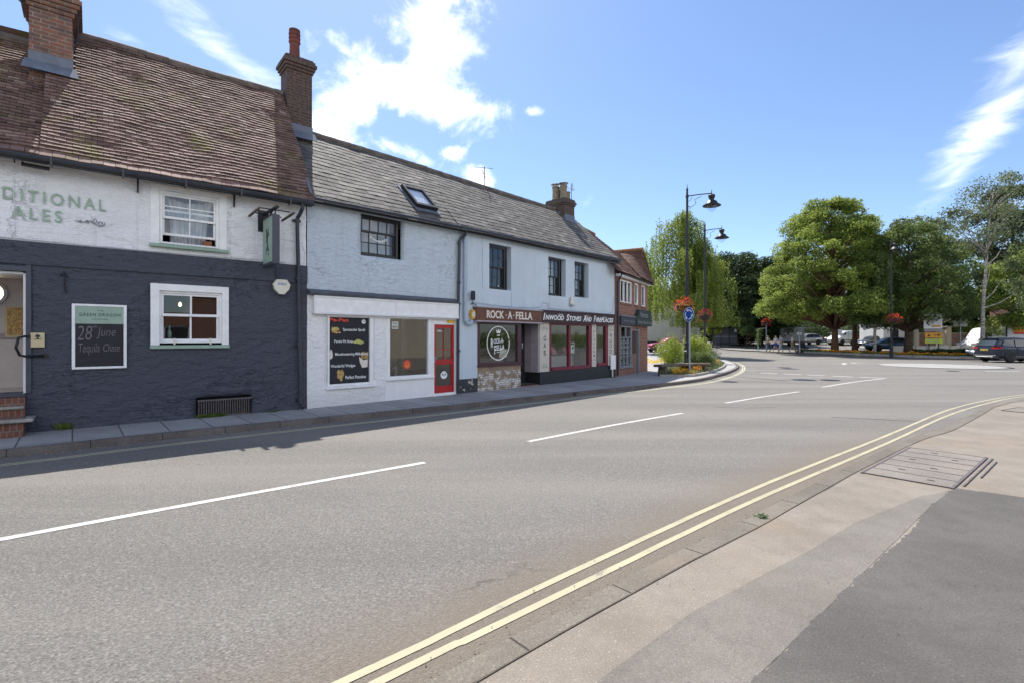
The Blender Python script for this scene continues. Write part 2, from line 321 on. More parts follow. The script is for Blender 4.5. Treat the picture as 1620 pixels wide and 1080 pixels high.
leaf_mat('leaf_grey', (.1, .14, .08), (.26, .32, .19), .3); leaf_mat('leaf_grass', (.06, .11, .02), (.2, .26, .06), .3)
leaf_mat('flower_red', (.55, .02, .015), (.9, .12, .04), .25); leaf_mat('flower_orange', (.75, .2, .01), (.95, .5, .03), .25)
leaf_mat('flower_yellow', (.8, .45, .02), (.95, .7, .05), .25); leaf_mat('flower_crimson', (.2, .01, .02), (.5, .02, .05), .2); leaf_mat('flower_pink', (.4, .03, .1), (.75, .12, .25), .2)
plain('bark', (.10, .065, .045), .9, 0, .4, 7, bump=.5); plain('bark_red', (.17, .09, .06), .9, 0, .35, 7, bump=.5)
def birch_bark():
    g = G('bark_birch'); co = g.co('Object', scale=(1, 1, 1))
    c = g.mix(g.ramp(g.noise(g.co('Object', scale=(1.5, 1.5, 7)), 2, 5, .7), .5, .6), (.33, .30, .26), (.07, .06, .05)); g.set(c, .8)
birch_bark()
# ------------------------------------------------------------ mesh helpers
class Fr:
    def __init__(s, o, ang, z=0): s.o = o; s.c = math.cos(ang); s.s = math.sin(ang); s.z = z; s.ang = ang
    def W(s, p): return (s.o[0]+p[0]*s.c-p[1]*s.s, s.o[1]+p[0]*s.s+p[1]*s.c, s.z+p[2])
def g_(Y): return 0 if Y < 38 else (.0008*(Y-38)**2 if Y < 62 else min(1.6, .4608+.0384*(Y-62)))
def tag(o, label=None, cat=None, group=None, kind=None):
    for k, v in (('label', label), ('category', cat), ('group', group), ('kind', kind)):
        if v: o[k] = v
    return o
def thing(name, label, cat, loc=(0, 0, 0), rotz=0, group=None):
    o = bpy.data.objects.new(name, None); COL.objects.link(o); o.location = loc; o.rotation_euler = (0, 0, rotz); o.empty_display_size = .3
    return tag(o, label, cat, group)
def root_loc(o):
    while o.parent: o = o.parent
    return o.location
class MB:
    def __init__(s): s.v = []; s.f = []; s.m = []; s.t = []; s.tint = 0.5; s.mi = 0
    def face(s, idx): s.f.append(tuple(idx)); s.m.append(s.mi); s.t.append(s.tint)
    def add(s, vs, fs):
        b = len(s.v); s.v += [tuple(x) for x in vs]
        for f in fs: s.face([b+i for i in f])
        return s
    def quad(s, a, b, c, d): return s.add((a, b, c, d), ((0, 1, 2, 3),))
    def box(s, x0, x1, y0, y1, z0, z1, b=0):
        if b > 0:
            b = min(b, (x1-x0)/2.5, (y1-y0)/2.5, (z1-z0)/2.5)
            # chamfered box: 24 verts
            vs = []; idx = {}
            X = (x0, x1); Y = (y0, y1); Z = (z0, z1)
            for i in (0, 1):
                for j in (0, 1):
                    for k in (0, 1):
                        sx, sy, sz = (1-2*i)*b, (1-2*j)*b, (1-2*k)*b
                        for a, p in enumerate(((X[i], Y[j]+sy, Z[k]+sz), (X[i]+sx, Y[j], Z[k]+sz), (X[i]+sx, Y[j]+sy, Z[k]))):
                            idx[(i, j, k, a)] = len(vs); vs.append(p)
            F = []
            for i in (0, 1): F.append([idx[(i, j, k, 0)] for j, k in ((0, 0), (1, 0), (1, 1), (0, 1))][::(-1 if i == 0 else 1)])
            for j in (0, 1): F.append([idx[(i, j, k, 1)] for i, k in ((0, 0), (1, 0), (1, 1), (0, 1))][::(1 if j == 0 else -1)])
            for k in (0, 1): F.append([idx[(i, j, k, 2)] for i, j in ((0, 0), (1, 0), (1, 1), (0, 1))][::(-1 if k == 0 else 1)])
            for i in (0, 1):
                for j in (0, 1): F.append([idx[(i, j, 0, 0)], idx[(i, j, 1, 0)], idx[(i, j, 1, 1)], idx[(i, j, 0, 1)]])
                for k in (0, 1): F.append([idx[(i, 0, k, 0)], idx[(i, 1, k, 0)], idx[(i, 1, k, 2)], idx[(i, 0, k, 2)]])
            for j in (0, 1):
                for k in (0, 1): F.append([idx[(0, j, k, 1)], idx[(1, j, k, 1)], idx[(1, j, k, 2)], idx[(0, j, k, 2)]])
            for i in (0, 1):
                for j in (0, 1):
                    for k in (0, 1): F.append([idx[(i, j, k, a)] for a in (0, 1, 2)])
            return s.add(vs, F)
        vs = [(x, y, z) for x in (x0, x1) for y in (y0, y1) for z in (z0, z1)]
        return s.add(vs, ((0, 1, 3, 2), (4, 6, 7, 5), (0, 4, 5, 1), (2, 3, 7, 6), (0, 2, 6, 4), (1, 5, 7, 3)))
    def prism(s, pts, a0, a1, axis='y'):
        n = len(pts)
        mk = {'y': lambda p, a: (p[0], a, p[1]), 'x': lambda p, a: (a, p[0], p[1]), 'z': lambda p, a: (p[0], p[1], a)}[axis]
        vs = [mk(p, a0) for p in pts]+[mk(p, a1) for p in pts]
        return s.add(vs, [tuple(range(n)), tuple(range(2*n-1, n-1, -1))]+[(i, i+n, (i+1) % n+n, (i+1) % n) for i in range(n)])
    def tube(s, pts, r, seg=8, cap=True):
        pts = [Vector(p) for p in pts]; n = len(pts); rs = r if isinstance(r, (list, tuple)) else [r]*n
        b = len(s.v); up = None
        for i, p in enumerate(pts):
            d = (pts[min(i+1, n-1)]-pts[max(i-1, 0)]).normalized()
            if up is None: up = Vector((0, 0, 1)) if abs(d.z) < .9 else Vector((1, 0, 0))
            u = d.cross(up); u = u.normalized() if u.length > 1e-4 else Vector((1, 0, 0)); w = u.cross(d).normalized(); up = w
            for k in range(seg):
                a = 2*math.pi*k/seg; q = p+(u*math.cos(a)+w*math.sin(a))*rs[i]; s.v.append(tuple(q))
        for i in range(n-1):
            for k in range(seg):
                s.face((b+i*seg+k, b+i*seg+(k+1) % seg, b+(i+1)*seg+(k+1) % seg, b+(i+1)*seg+k))
        if cap: s.face([b+k for k in range(seg)][::-1]); s.face([b+(n-1)*seg+k for k in range(seg)])
        return s
    def lathe(s, prof, c=(0, 0, 0), seg=16, axis='z', sx=1, sy=1):
        b = len(s.v); n = len(prof)
        for r, h in prof:
            for k in range(seg):
                a = 2*math.pi*k/seg; x, y = r*math.cos(a)*sx, r*math.sin(a)*sy
                p = {'z': (x, y, h), 'y': (x, h, y), 'x': (h, x, y)}[axis]; s.v.append((c[0]+p[0], c[1]+p[1], c[2]+p[2]))
        for i in range(n-1):
            for k in range(seg): s.face((b+i*seg+k, b+i*seg+(k+1) % seg, b+(i+1)*seg+(k+1) % seg, b+(i+1)*seg+k))
        if prof[0][0] > 1e-4: s.face([b+k for k in range(seg)][::-1])
        if prof[-1][0] > 1e-4: s.face([b+(n-1)*seg+k for k in range(seg)])
        return s
    def ring(s, c, r0, r1, y0, y1, seg=32, sz=1, a0=0, a1=2*math.pi):
        """flat annulus in the xz plane between y0 and y1"""
        full = abs(a1-a0) > 6.28; n = seg if full else seg+1; b = len(s.v)
        for k in range(n):
            a = a0+(a1-a0)*k/seg
            for r in (r0, r1):
                for y in (y0, y1): s.v.append((c[0]+r*math.cos(a), y, c[1]+r*math.sin(a)*sz))
        for k in range(seg):
            i, j = b+4*k, b+4*((k+1) % n)
            s.face((i, j, j+2, i+2)); s.face((i+1, i+3, j+3, j+1)); s.face((i, i+1, j+1, j)); s.face((i+2, j+2, j+3, i+3))
        return s
    def build(s, name, mats, parent=None, fr=None, loc=None, smooth=False, recalc=True):
        if not isinstance(mats, (list, tuple)): mats = [mats]
        me = bpy.data.meshes.new(name)
        ref = root_loc(parent) if parent else (loc or (0, 0, 0))
        if fr: vs = [fr.W(p) for p in s.v]; vs = [(p[0]-ref[0], p[1]-ref[1], p[2]-ref[2]) for p in vs]
        elif loc and not parent: vs = [(p[0]-ref[0], p[1]-ref[1], p[2]-ref[2]) for p in s.v]
        else: vs = s.v
        me.from_pydata(vs, [], s.f)
        for m in mats: me.materials.append(MATS[m])
        me.polygons.foreach_set('material_index', s.m)
        at = me.attributes.new('tint', 'FLOAT', 'FACE'); at.data.foreach_set('value', [float(t) for t in s.t])
        uv = me.uv_layers.new(name='UVMap'); u = [0.0]*(2*len(me.loops)); li = 0
        for f in s.f:
            a, b_, c = (Vector(s.v[f[0]]), Vector(s.v[f[1]]), Vector(s.v[f[2]])); nn = (b_-a).cross(c-a)
            ax = max(range(3), key=lambda i: abs(nn[i]))
            for i in f:
                p = s.v[i]; q = (p[1], p[2]) if ax == 0 else ((p[0], p[2]) if ax == 1 else (p[0], p[1]))
                u[li] = q[0]; u[li+1] = q[1]; li += 2
        uv.data.foreach_set('uv', u)
        if recalc:
            bm = bmesh.new(); bm.from_mesh(me); bmesh.ops.recalc_face_normals(bm, faces=bm.faces); bm.to_mesh(me); bm.free()
        if smooth: me.polygons.foreach_set('use_smooth', [True]*len(me.polygons))
        o = bpy.data.objects.new(name, me); COL.objects.link(o)
        if parent: o.parent = parent
        elif loc: o.location = loc
        return o
def BX(name, mat, parent, fr, *boxes, b=0, **kw):
    m = MB()
    for q in boxes: m.box(*q, b=b)
    return m.build(name, mat, parent, fr, **kw)

def text_polys(txt, off=0.0, shear=0, res=3, spacing=1.0):
    cu = bpy.data.curves.new('t', 'FONT'); cu.body = txt; cu.offset = off; cu.shear = shear; cu.resolution_u = res; cu.space_character = spacing
    ob = bpy.data.objects.new('t', cu); COL.objects.link(ob); dg = bpy.context.evaluated_depsgraph_get(); dg.update()
    me = bpy.data.meshes.new_from_object(ob.evaluated_get(dg)); vs = [tuple(v.co) for v in me.vertices]; fs = [tuple(p.vertices) for p in me.polygons]
    bpy.data.objects.remove(ob); bpy.data.curves.remove(cu); bpy.data.meshes.remove(me); return vs, fs
def text(mb, txt, x0, x1, z0, z1, y, thick=0, off=0.0, shear=0, spacing=1.0, arc=0, drop=0):
    """fit txt into the rectangle on the plane y (facing -y)"""
    vs, fs = text_polys(txt, off, shear, spacing=spacing)
    if not vs: return mb
    ax, bx = min(v[0] for v in vs), max(v[0] for v in vs); az, bz = min(v[1] for v in vs), max(v[1] for v in vs)
    P = []
    for v in vs:
        a = (v[0]-ax)/(bx-ax); P.append((x0+a*(x1-x0), y, z0+(v[1]-az)/(bz-az)*(z1-z0)+drop*a+arc*(1-(2*a-1)**2)))
    mb.add(P, fs)
    if thick:
        b = len(mb.v); mb.v += [(p[0], y+thick, p[2]) for p in P]
        ed = {}
        for f in fs:
            for i in range(len(f)):
                e = (f[i], f[(i+1) % len(f)]); k = tuple(sorted(e)); ed.setdefault(k, []).append(e)
        b0 = b-len(P)
        for k, es in ed.items():
            if len(es) == 1: i, j = es[0]; mb.face((b0+j, b0+i, b+i, b+j))
    return mb

def wall(mb, x0, x1, z0, z1, ops=(), y=0, depth=.16, amp=0., step=.4, dfreq=1.3, seed=0):
    """front face of a wall at plane y with openings (x0,x1,z0,z1[,depth]); reveals go inwards"""
    xs = {x0, x1}; zs = {z0, z1}
    for o in ops: xs |= {o[0], o[1]}; zs |= {o[2], o[3]}
    def fill(a):
        a = sorted(a); r = []
        for p, q in zip(a, a[1:]):
            n = max(1, math.ceil((q-p)/step)) if amp else 1
            r += [p+(q-p)*i/n for i in range(n)]
        return r+[a[-1]]
    xs = fill({x for x in xs if x0 <= x <= x1}); zs = fill({z for z in zs if z0 <= z <= z1}); vid = {}
    def V(i, j):
        if (i, j) not in vid:
            d = amp*noise.noise(Vector((xs[i]*dfreq, zs[j]*dfreq*1.7, seed)))+amp*.5*noise.noise(Vector((xs[i]*4, zs[j]*5, seed+3))) if amp else 0
            vid[(i, j)] = len(mb.v); mb.v.append((xs[i], y+d, zs[j]))
        return vid[(i, j)]
    def hole(i, j):
        cx, cz = (xs[i]+xs[i+1])/2, (zs[j]+zs[j+1])/2
        for o in ops:
            if o[0] < cx < o[1] and o[2] < cz < o[3]: return o
    nx, nz = len(xs)-1, len(zs)-1
    for i in range(nx):
        for j in range(nz):
            if not hole(i, j): mb.face((V(i, j), V(i+1, j), V(i+1, j+1), V(i, j+1)))
    for o in ops:
        d = o[4] if len(o) > 4 else depth
        ii = [i for i in range(nx+1) if o[0]-1e-6 <= xs[i] <= o[1]+1e-6]; jj = [j for j in range(nz+1) if o[2]-1e-6 <= zs[j] <= o[3]+1e-6]
        loop = [(i, jj[0]) for i in ii]+[(ii[-1], j) for j in jj[1:]]+[(i, jj[-1]) for i in ii[::-1][1:]]+[(ii[0], j) for j in jj[::-1][1:-1]]
        for a, b_ in zip(loop, loop[1:]+loop[:1]):
            va, vb = V(*a), V(*b_); k = len(mb.v); mb.v += [(xs[b_[0]], y+d, zs[b_[1]]), (xs[a[0]], y+d, zs[a[1]])]
            mb.face((va, vb, k, k+1))
    return mb

def tiles(mb, p00, p10, p11, p01, gauge, width, th=.014, jit=.004, sag=.02, lap=1.35, rnd=1., skip=None, var=1.):
    p00, p10, p11, p01 = map(Vector, (p00, p10, p11, p01))
    nr = max(1, round(((p01-p00).length+(p11-p10).length)/2/gauge)); nw = max(1, round(((p10-p00).length)/width))
    N0 = (p10-p00).cross(p01-p00).normalized()
    def P(a, b): 
        q = p00*(1-a)*(1-b)+p10*a*(1-b)+p11*a*b+p01*(1-a)*b
        return q+N0*(sag*noise.noise(q*.7)+sag*.4*noise.noise(q*2.3))
    for r in range(nr):
        off = .5*(r % 2)
        for c in range(-1, nw+1):
            a0, a1 = (c+off)/nw, (c+1+off)/nw-.006/((p10-p00).length)
            a0, a1 = max(0, a0), min(1, a1)
            if a1-a0 < .15/nw: continue
            if skip and skip((a0+a1)/2, (r+.5)/nr): continue
            j = random.uniform(-1, 1)*jit; sl = random.uniform(-.3, .3)*jit; dz = random.uniform(-.06, .06)*rnd/nr
            b0 = r/nr+dz if r else -.02; b1 = min(1.0, (r+lap)/nr)
            e = N0*(th+j); q0, q1 = P(a0, b0)+e+N0*(th*.9+sl), P(a1, b0)+e+N0*(th*.9-sl); q2, q3 = P(a1, b1)+N0*j*.5, P(a0, b1)+N0*j*.5
            mb.tint = min(1, max(0, random.gauss(.45, .22*var)))
            d = N0*-th*1.3
            mb.add((q0, q1, q2, q3, q0+d, q1+d, q2-N0*.004, q3-N0*.004), ((0, 1, 2, 3), (4, 5, 1, 0), (5, 6, 2, 1), (7, 4, 0, 3)))
    mb.tint = .1
    n = 8
    for i in range(n):
        for k in range(n): mb.add([P(a, b)-N0*.012 for a, b in ((i/n, k/n), ((i+1)/n, k/n), ((i+1)/n, (k+1)/n), (i/n, (k+1)/n))], ((0, 1, 2, 3),))
    return mb

def sash(parent, fr, x0, x1, z0, z1, y, mat, up=(2, 2), lo=(2, 2), bar=.05, mun=.022, glass='glass', fw=.05, gap=0, mid=.5, name='window', sill=None):
    """sash window: box frame, two sashes with glazing bars, one pane child. up/lo = (columns, rows)"""
    m = MB(); zm = z0+(z1-z0)*mid; y2 = y+.045
    for q in ((x0, x0+fw, z0, z1), (x1-fw, x1, z0, z1), (x0+fw, x1-fw, z1-fw, z1), (x0+fw, x1-fw, z0, z0+fw*.7)): m.box(q[0], q[1], y-.01, y+.12, q[2], q[3], b=.004)
    g = MB()
    def s_(a, b, c, d, yy, n):
        m.box(a, a+bar*.8, yy, yy+.04, c, d, b=.003); m.box(b-bar*.8, b, yy, yy+.04, c, d, b=.003)
        m.box(a+bar*.8, b-bar*.8, yy, yy+.04, c, c+bar, b=.003); m.box(a+bar*.8, b-bar*.8, yy, yy+.04, d-bar*.8, d, b=.003)
        for i in range(1, n[0]): x = a+(b-a)*i/n[0]; m.box(x-mun/2, x+mun/2, yy+.004, yy+.03, c+bar, d-bar*.8)
        for i in range(1, n[1]): z = c+(d-c)*i/n[1]; m.box(a+bar*.8, b-bar*.8, yy+.002, yy+.028, z-mun/2, z+mun/2)
        g.quad((a+.02, yy+.018, c+.02), (b-.02, yy+.018, c+.02), (b-.02, yy+.018, d-.02), (a+.02, yy+.018, d-.02))
    s_(x0+fw, x1-fw, zm-bar*.3, z1-fw, y+.02, up); s_(x0+fw, x1-fw, z0+fw*.7+gap, zm+bar*.5+gap, y+.062, lo)
    o = m.build(name, mat, parent, fr); g.build('pane', glass, o, fr); return o

def rot2(p, a): return (p[0]*math.cos(a)-p[1]*math.sin(a), p[0]*math.sin(a)+p[1]*math.cos(a))

# ------------------------------------------------------------ ground, roads, pavements
def spline(pts, step=.35):
    pts = [Vector((p[0], p[1], 0)) for p in pts]; out = []
    for i in range(len(pts)-1):
        p0, p1, p2, p3 = pts[max(0, i-1)], pts[i], pts[i+1], pts[min(len(pts)-1, i+2)]
        n = max(2, int((p2-p1).length/step))
        for k in range(n):
            t = k/n; out.append(.5*((2*p1)+(p2-p0)*t+(2*p0-5*p1+4*p2-p3)*t*t+(3*p1-3*p2+p3-p0)*t**3))
    return out+[pts[-1]]
def strip(name, pts, w, z, mat, smooth_=True, h=0, off=0, jitter=0.):
    """ribbon along a polyline; h>0 gives it a vertical drop on both sides (kerb)"""
    P = spline(pts) if smooth_ else [Vector((p[0], p[1], 0)) for p in pts]; m = MB(); rows = []
    for i, p in enumerate(P):
        d = (P[min(i+1, len(P)-1)]-P[max(i-1, 0)]).normalized(); n = Vector((-d.y, d.x, 0)); zz = g_(p.y)+z
        j = jitter*random.uniform(-1, 1)
        a = p+n*(off-w/2+j); b = p+n*(off+w/2+j)
        rows.append(((a.x, a.y, zz), (b.x, b.y, zz)))
    for (a, b), (c, d) in zip(rows, rows[1:]):
        m.quad(a, c, d, b)
        if h:
            dn = lambda q: (q[0], q[1], q[2]-h)
            m.quad(a, dn(a), dn(c), c); m.quad(b, d, dn(d), dn(b))
    if h:
        for a, b in (rows[0], rows[-1]): m.quad(a, b, (b[0], b[1], b[2]-h), (a[0], a[1], a[2]-h))
    return m.build(name, mat)
def sheet(name, poly, z, mat, skirt=0, cut=3.0):
    bm = bmesh.new(); bm.faces.new([bm.verts.new((p[0], p[1], 0)) for p in poly])
    ys = [p[1] for p in poly]; y = max(38, min(ys)+.01)
    while y < min(max(ys), 110):
        bmesh.ops.bisect_plane(bm, geom=bm.verts[:]+bm.edges[:]+bm.faces[:], plane_co=(0, y, 0), plane_no=(0, 1, 0)); y += cut
    bmesh.ops.triangulate(bm, faces=bm.faces[:])
    for v in bm.verts: v.co.z = g_(v.co.y)+z
    if skirt:
        be = [e for e in bm.edges if e.is_boundary]; r = bmesh.ops.extrude_edge_only(bm, edges=be)
        for v in [x for x in r['geom'] if isinstance(x, bmesh.types.BMVert)]: v.co.z -= skirt
    bmesh.ops.recalc_face_normals(bm, faces=bm.faces)
    top = max(bm.faces, key=lambda f: f.calc_area())
    if top.normal.z < 0: bmesh.ops.reverse_faces(bm, faces=bm.faces)
    me = bpy.data.meshes.new(name); bm.to_mesh(me); bm.free(); me.materials.append(MATS[mat])
    o = bpy.data.objects.new(name, me); COL.objects.link(o); return tag(o, kind='structure')
# one ground sheet to the horizon
gm = MB(); xs = [-900, -200, -80, -40, -20, 0, 20, 40, 60, 80, 120, 300, 900]; ys = [-300, -40, 0, 20, 38]+[38+3*i for i in range(1, 23)]+[120, 200, 400, 1200]
for i in range(len(xs)-1):
    for j in range(len(ys)-1):
        gm.quad(*[(x, y, g_(y)-.02) for x, y in ((xs[i], ys[j]), (xs[i+1], ys[j]), (xs[i+1], ys[j+1]), (xs[i], ys[j+1]))])
tag(gm.build('ground', 'far_grass'), kind='structure')
sheet('road', [(-60, -55), (-20, -60), (70, -60), (70, 110), (-10, 110), (-60, 20)], 0, 'asphalt')
KERB_FAR = [(-22, -6.3), (-12, 2.75), (-7.15, 7.06), (-6.14, 8.0), (-3.85, 9.95), (-1.59, 11.72), (.68, 13.72), (2.91, 15.65), (5.2, 17.6), (7.1, 19.5), (8.7, 21.7), (10.3, 24.2), (12.1, 27.4), (13.6, 30.8), (14.8, 34.5), (15.9, 39), (17.2, 46), (18.4, 54), (19, 62), (17, 72)]
KF = [(p.x, p.y) for p in spline(KERB_FAR)]
sheet('far_pavement', KF+[(-20, 76), (-60, 30), (-40, -6)], .1, 'slab', skirt=.12)
tag(strip('far_kerb', KERB_FAR, .15, .104, 'kerb_stone', h=.12, off=-.05), kind='structure')
BEDL = [(27.3, 76), (26.0, 66), (24.6, 59), (25.2, 56), (27.0, 53.5), (28.8, 50), (30.4, 47), (31.6, 43.5), (33, 40.5), (35, 38.6), (40, 37.8), (50, 37.6), (70, 38)]
BK = [(p.x, p.y) for p in spline(BEDL)]
sheet('park_pavement', BK+[(70, 90), (27, 90)], .1, 'park_ground', skirt=.12)
tag(strip('park_kerb', BEDL, .16, .104, 'kerb_stone', h=.12, off=0), kind='structure')
KN = [(-9, -5.9), (-4, -1.15), (-1.6, 1.08), (-.6, 2.0), (.0, 2.55), (.53, 3.02), (1.31, 3.7), (2.12, 4.36), (3.2, 5.3), (4.3, 6.25), (6.08, 7.72), (7.0, 8.42), (7.86, 9.0), (10.1, 10.85), (11.8, 12.25), (14.07, 13.6), (19, 15.9), (40, 21)]
KNS = [(p.x, p.y) for p in spline(KN)]
sheet('near_pavement', KNS+[(60, 20), (60, -30), (-14, -20)], .018, 'tan_concrete', skirt=.05)
tag(strip('near_kerb', KN, .15, .022, 'near_kerb', h=.05, off=.085), kind='structure')
tag(strip('kerb_crack', [p for p in KN if p[0] > -1], .009, .0235, 'joint_dirt', jitter=.004, off=.004), kind='structure')
# darker resurfaced part of the near pavement
PATCH = [(-3.2, -2.2), (-.6, .55), (1.17, 2.43), (2.28, 3.38), (3.3, 4.22), (4.11, 4.95), (4.84, 5.52), (5.3, 5.15), (6.6, 5.2), (8.2, 5.3), (12, 5.9), (14, 5.2), (14, -9), (-3, -9)]
PB = [(-2.2, -.3), (-.5, 1.35), (.43, 2.43), (1.09, 3.03), (1.69, 3.46), (2.3, 3.9), (3.02, 4.47), (3.7, 4.9), (4.25, 5.25), (4.5, 5.33)]
sheet('pavement_band', PB+[(4.84, 5.52), (4.11, 4.95), (2.28, 3.38), (1.17, 2.43), (-.6, .55), (-3.2, -2.2)], .0205, 'grey_tan')
jp = []
for i, (a, b) in enumerate(zip(PATCH, PATCH[1:]+PATCH[:1])):
    n = 26 if 1 <= i <= 6 else 1
    for k in range(n): t_ = k/n; e = .016 if n > 1 else 0; jp.append((a[0]+(b[0]-a[0])*t_+random.uniform(-e, e), a[1]+(b[1]-a[1])*t_+random.uniform(-e, e)))
sheet('pavement_patch', jp, .0225, 'grey_patch')
sheet('grey_pavement', [(p.x, p.y) for p in spline([(.75, 2.43), (1.6, 3.15), (2.6, 4.0), (3.35, 4.7)])]+[(4.0, 4.9), (3.3, 4.22), (2.28, 3.38), (1.17, 2.43), (.5, 1.8), (.1, 1.85)], .0205, 'conc_mid' if 'conc_mid' in MATS else 'grey_patch') if False else None
# markings
def mark(pts, w, mat='white_line', z=.004, **kw): return tag(strip('road_marking', pts, w, z, mat, **kw), kind='structure')
mark([(-7.2, 1.2), (-4.2, 4.15), (-1.16, 6.73)], .1); mark([(.26, 8.1), (2.0, 9.7), (3.78, 11.19)], .1)
mark([(5.47, 12.94), (7.2, 14.4), (8.92, 15.71)], .1); mark([(10.55, 17.19), (13, 19.2), (15.5, 21.0)], .11)
GW = [((11.9, 24.4), (12.85, 23.75)), ((12.95, 23.4), (13.45, 22.9)), ((13.5, 22.5), (13.9, 22.0)), ((14.0, 21.8), (14.6, 21.35)), ((14.8, 21.4), (15.5, 20.98))]
gw0, gw1 = Vector((11.9, 24.3)), Vector((15.55, 21.0))
for i in range(5):
    a = gw0.lerp(gw1, i/5+.01); b = gw0.lerp(gw1, (i+.8)/5); mark([tuple(a), tuple(b)], .22, smooth_=False)
YO = [(-4, -.4), (-.81, 2.43), (-.39, 2.81), (.4, 3.55), (2.74, 5.62), (6.28, 8.52), (10.08, 11.68), (12.76, 13.55), (15.02, 14.83), (20, 17), (38, 21.5)]
YI = [(-3.85, -.56), (-.64, 2.43), (-.27, 2.75), (.47, 3.4), (2.53, 5.2), (5.95, 8.0), (9.3, 10.8), (12.0, 12.8), (14.6, 14.4), (20, 16.75), (38, 21.3)]
mark(YO, .056, 'yellow_line', jitter=.002); mark(YI, .056, 'yellow_line', jitter=.002)
LY = [(-12, 1.85), (-6.75, 6.55), (-5.78, 7.5), (-3.65, 9.36), (-1.51, 11.1), (.65, 13.03), (2.7, 14.9), (4.9, 16.75), (7.25, 18.9), (9.09, 21.35), (10.9, 24.3), (12.4, 27.2), (13.9, 30.6), (15.1, 34.2), (16.2, 38.5), (17.6, 46)]
mark(LY, .05, 'pale_line'); mark(LY, .05, 'pale_line', off=-.10)
mark([(p[0]-.55, p[1]-.35) for p in BEDL[3:9]], .08, 'yellow_line')
mc = MB()
def disc(c, r, z=.006, n=48, dome=0.):
    m = MB(); m.lathe([(0, dome+z), (r*.5, dome*.75+z), (r*.85, dome*.25+z), (r, z)], c=(c[0], c[1], 0), seg=n); return m
tag(disc((25.7, 30.3), 3.15, dome=.05).build('mini_roundabout', 'worn_white', smooth=True), kind='structure')
for r0, a0, a1 in ((4.9, 130, 160), (4.9, 250, 272)):
    ps = [(25.7+r0*math.cos(R_(a)), 30.3+r0*math.sin(R_(a))) for a in range(a0, a1+1, 6)]; mark(ps, .2)
mark([(22.9, 33.6), (23.2, 34.6), (24.1, 34.3)], .22)
for i in range(7): mark([(20.6+1.3*i*.6, 50-1.6*i*.8), (20.6+1.3*i*.6+.5, 50-1.6*i*.8-.65)], .22, smooth_=False, z=.006)
mark([(19.8, 47), (22, 42.5), (23.5, 41)], .1, z=.006)
# ------------------------------------------------------------ iron covers in the ground
def cover(cx, cy, r, label, ang=0, sq=None):
    t = thing('manhole_cover', label, 'manhole cover', (cx, cy, g_(cy)))
    m = MB()
    if sq: m.box(-sq[0], sq[0], -sq[1], sq[1], .002, .012, b=.004)
    else: m.lathe([(0, .010), (r*.9, .010), (r, .007), (r, 0.001)], seg=28)
    n = m
    for i in range(-3, 4):
        for k in range(-3, 4):
            x, y = i*r/4, k*r/4
            if math.hypot(x, y) < r*.8: n.box(x-r*.05, x+r*.05, y-r*.05, y+r*.05, .010, .014)
    n.build('lid', 'iron', t); t.rotation_euler.z = ang
cover(15.4, 28.6, .36, 'round iron cover in the road, farthest one near the tree shadow')
cover(12.6, 20.05, .36, 'round iron cover in the road in front of the give way dashes')
cover(8.3, 19.3, .3, 'iron drain cover by the kerb at the planter corner')
cover(22.3, 25.6, .28, 'dark round iron cover at right of the road beside the junction', )
# large multi-part utility cover in the near pavement
t = thing('utility_cover', 'large concrete-filled utility cover with iron strips in the near pavement', 'utility cover', (5.36, 6.52, .02), R_(39.8))
fa, fb = 1.09, .42; m = MB(); m.box(-fa, fa, -fb, fb, .001, .007); m.build('filled_panel', 'tray_concrete', t)
m = MB()
for i in range(7): x = -fa+2*fa*i/6; m.box(x-.008, x+.008, -fb, fb, .005, .0105)
for y in (-fb, fb): m.box(-fa-.03, fa+.03, y-.014, y+.014, .005, .0115)
m.box(-.9, fa, -fb-.07, -fb-.055, .003, .011); m.box(-.3, .9, -fb-.13, -fb-.118, .003, .011)
m.build('iron_strips', 'tray_iron', t)
for x, y in ((-.9, -.2), (-.55, .15), (-.2, -.1), (.2, .2), (.55, -.18), (.9, .1)): BX('keyhole', 'iron', t, None, (x-.012, x+.012, y-.035, y+.035, .006, .0108))
t2 = thing('access_cover', 'square access cover at the right edge of the near pavement', 'manhole cover', (11.7, 11.4, .02), R_(30))
m = MB(); m.box(-.5, .5, -.35, .35, .001, .005); m.build('lid', 'tray_concrete', t2)
m = MB()
for q in ((-.5, .5, -.36, -.34), (-.5, .5, .34, .36), (-.51, -.49, -.36, .36), (.49, .51, -.36, .36)): m.box(*q, .003, .009)
m.build('rim', 'iron', t2)

# ------------------------------------------------------------ frames of the facades (origin at street level of the corner, x along, y inwards)
B0 = (-4.54, 11.2); C0 = (-1.55, 14.2); E0 = (4.2, 20.5)
FP = Fr(B0, R_(39.82)); FS = Fr(B0, R_(45.10)); FR = Fr(C0, R_(47.73)); FK = Fr(E0, R_(58.70))
ZP = .1

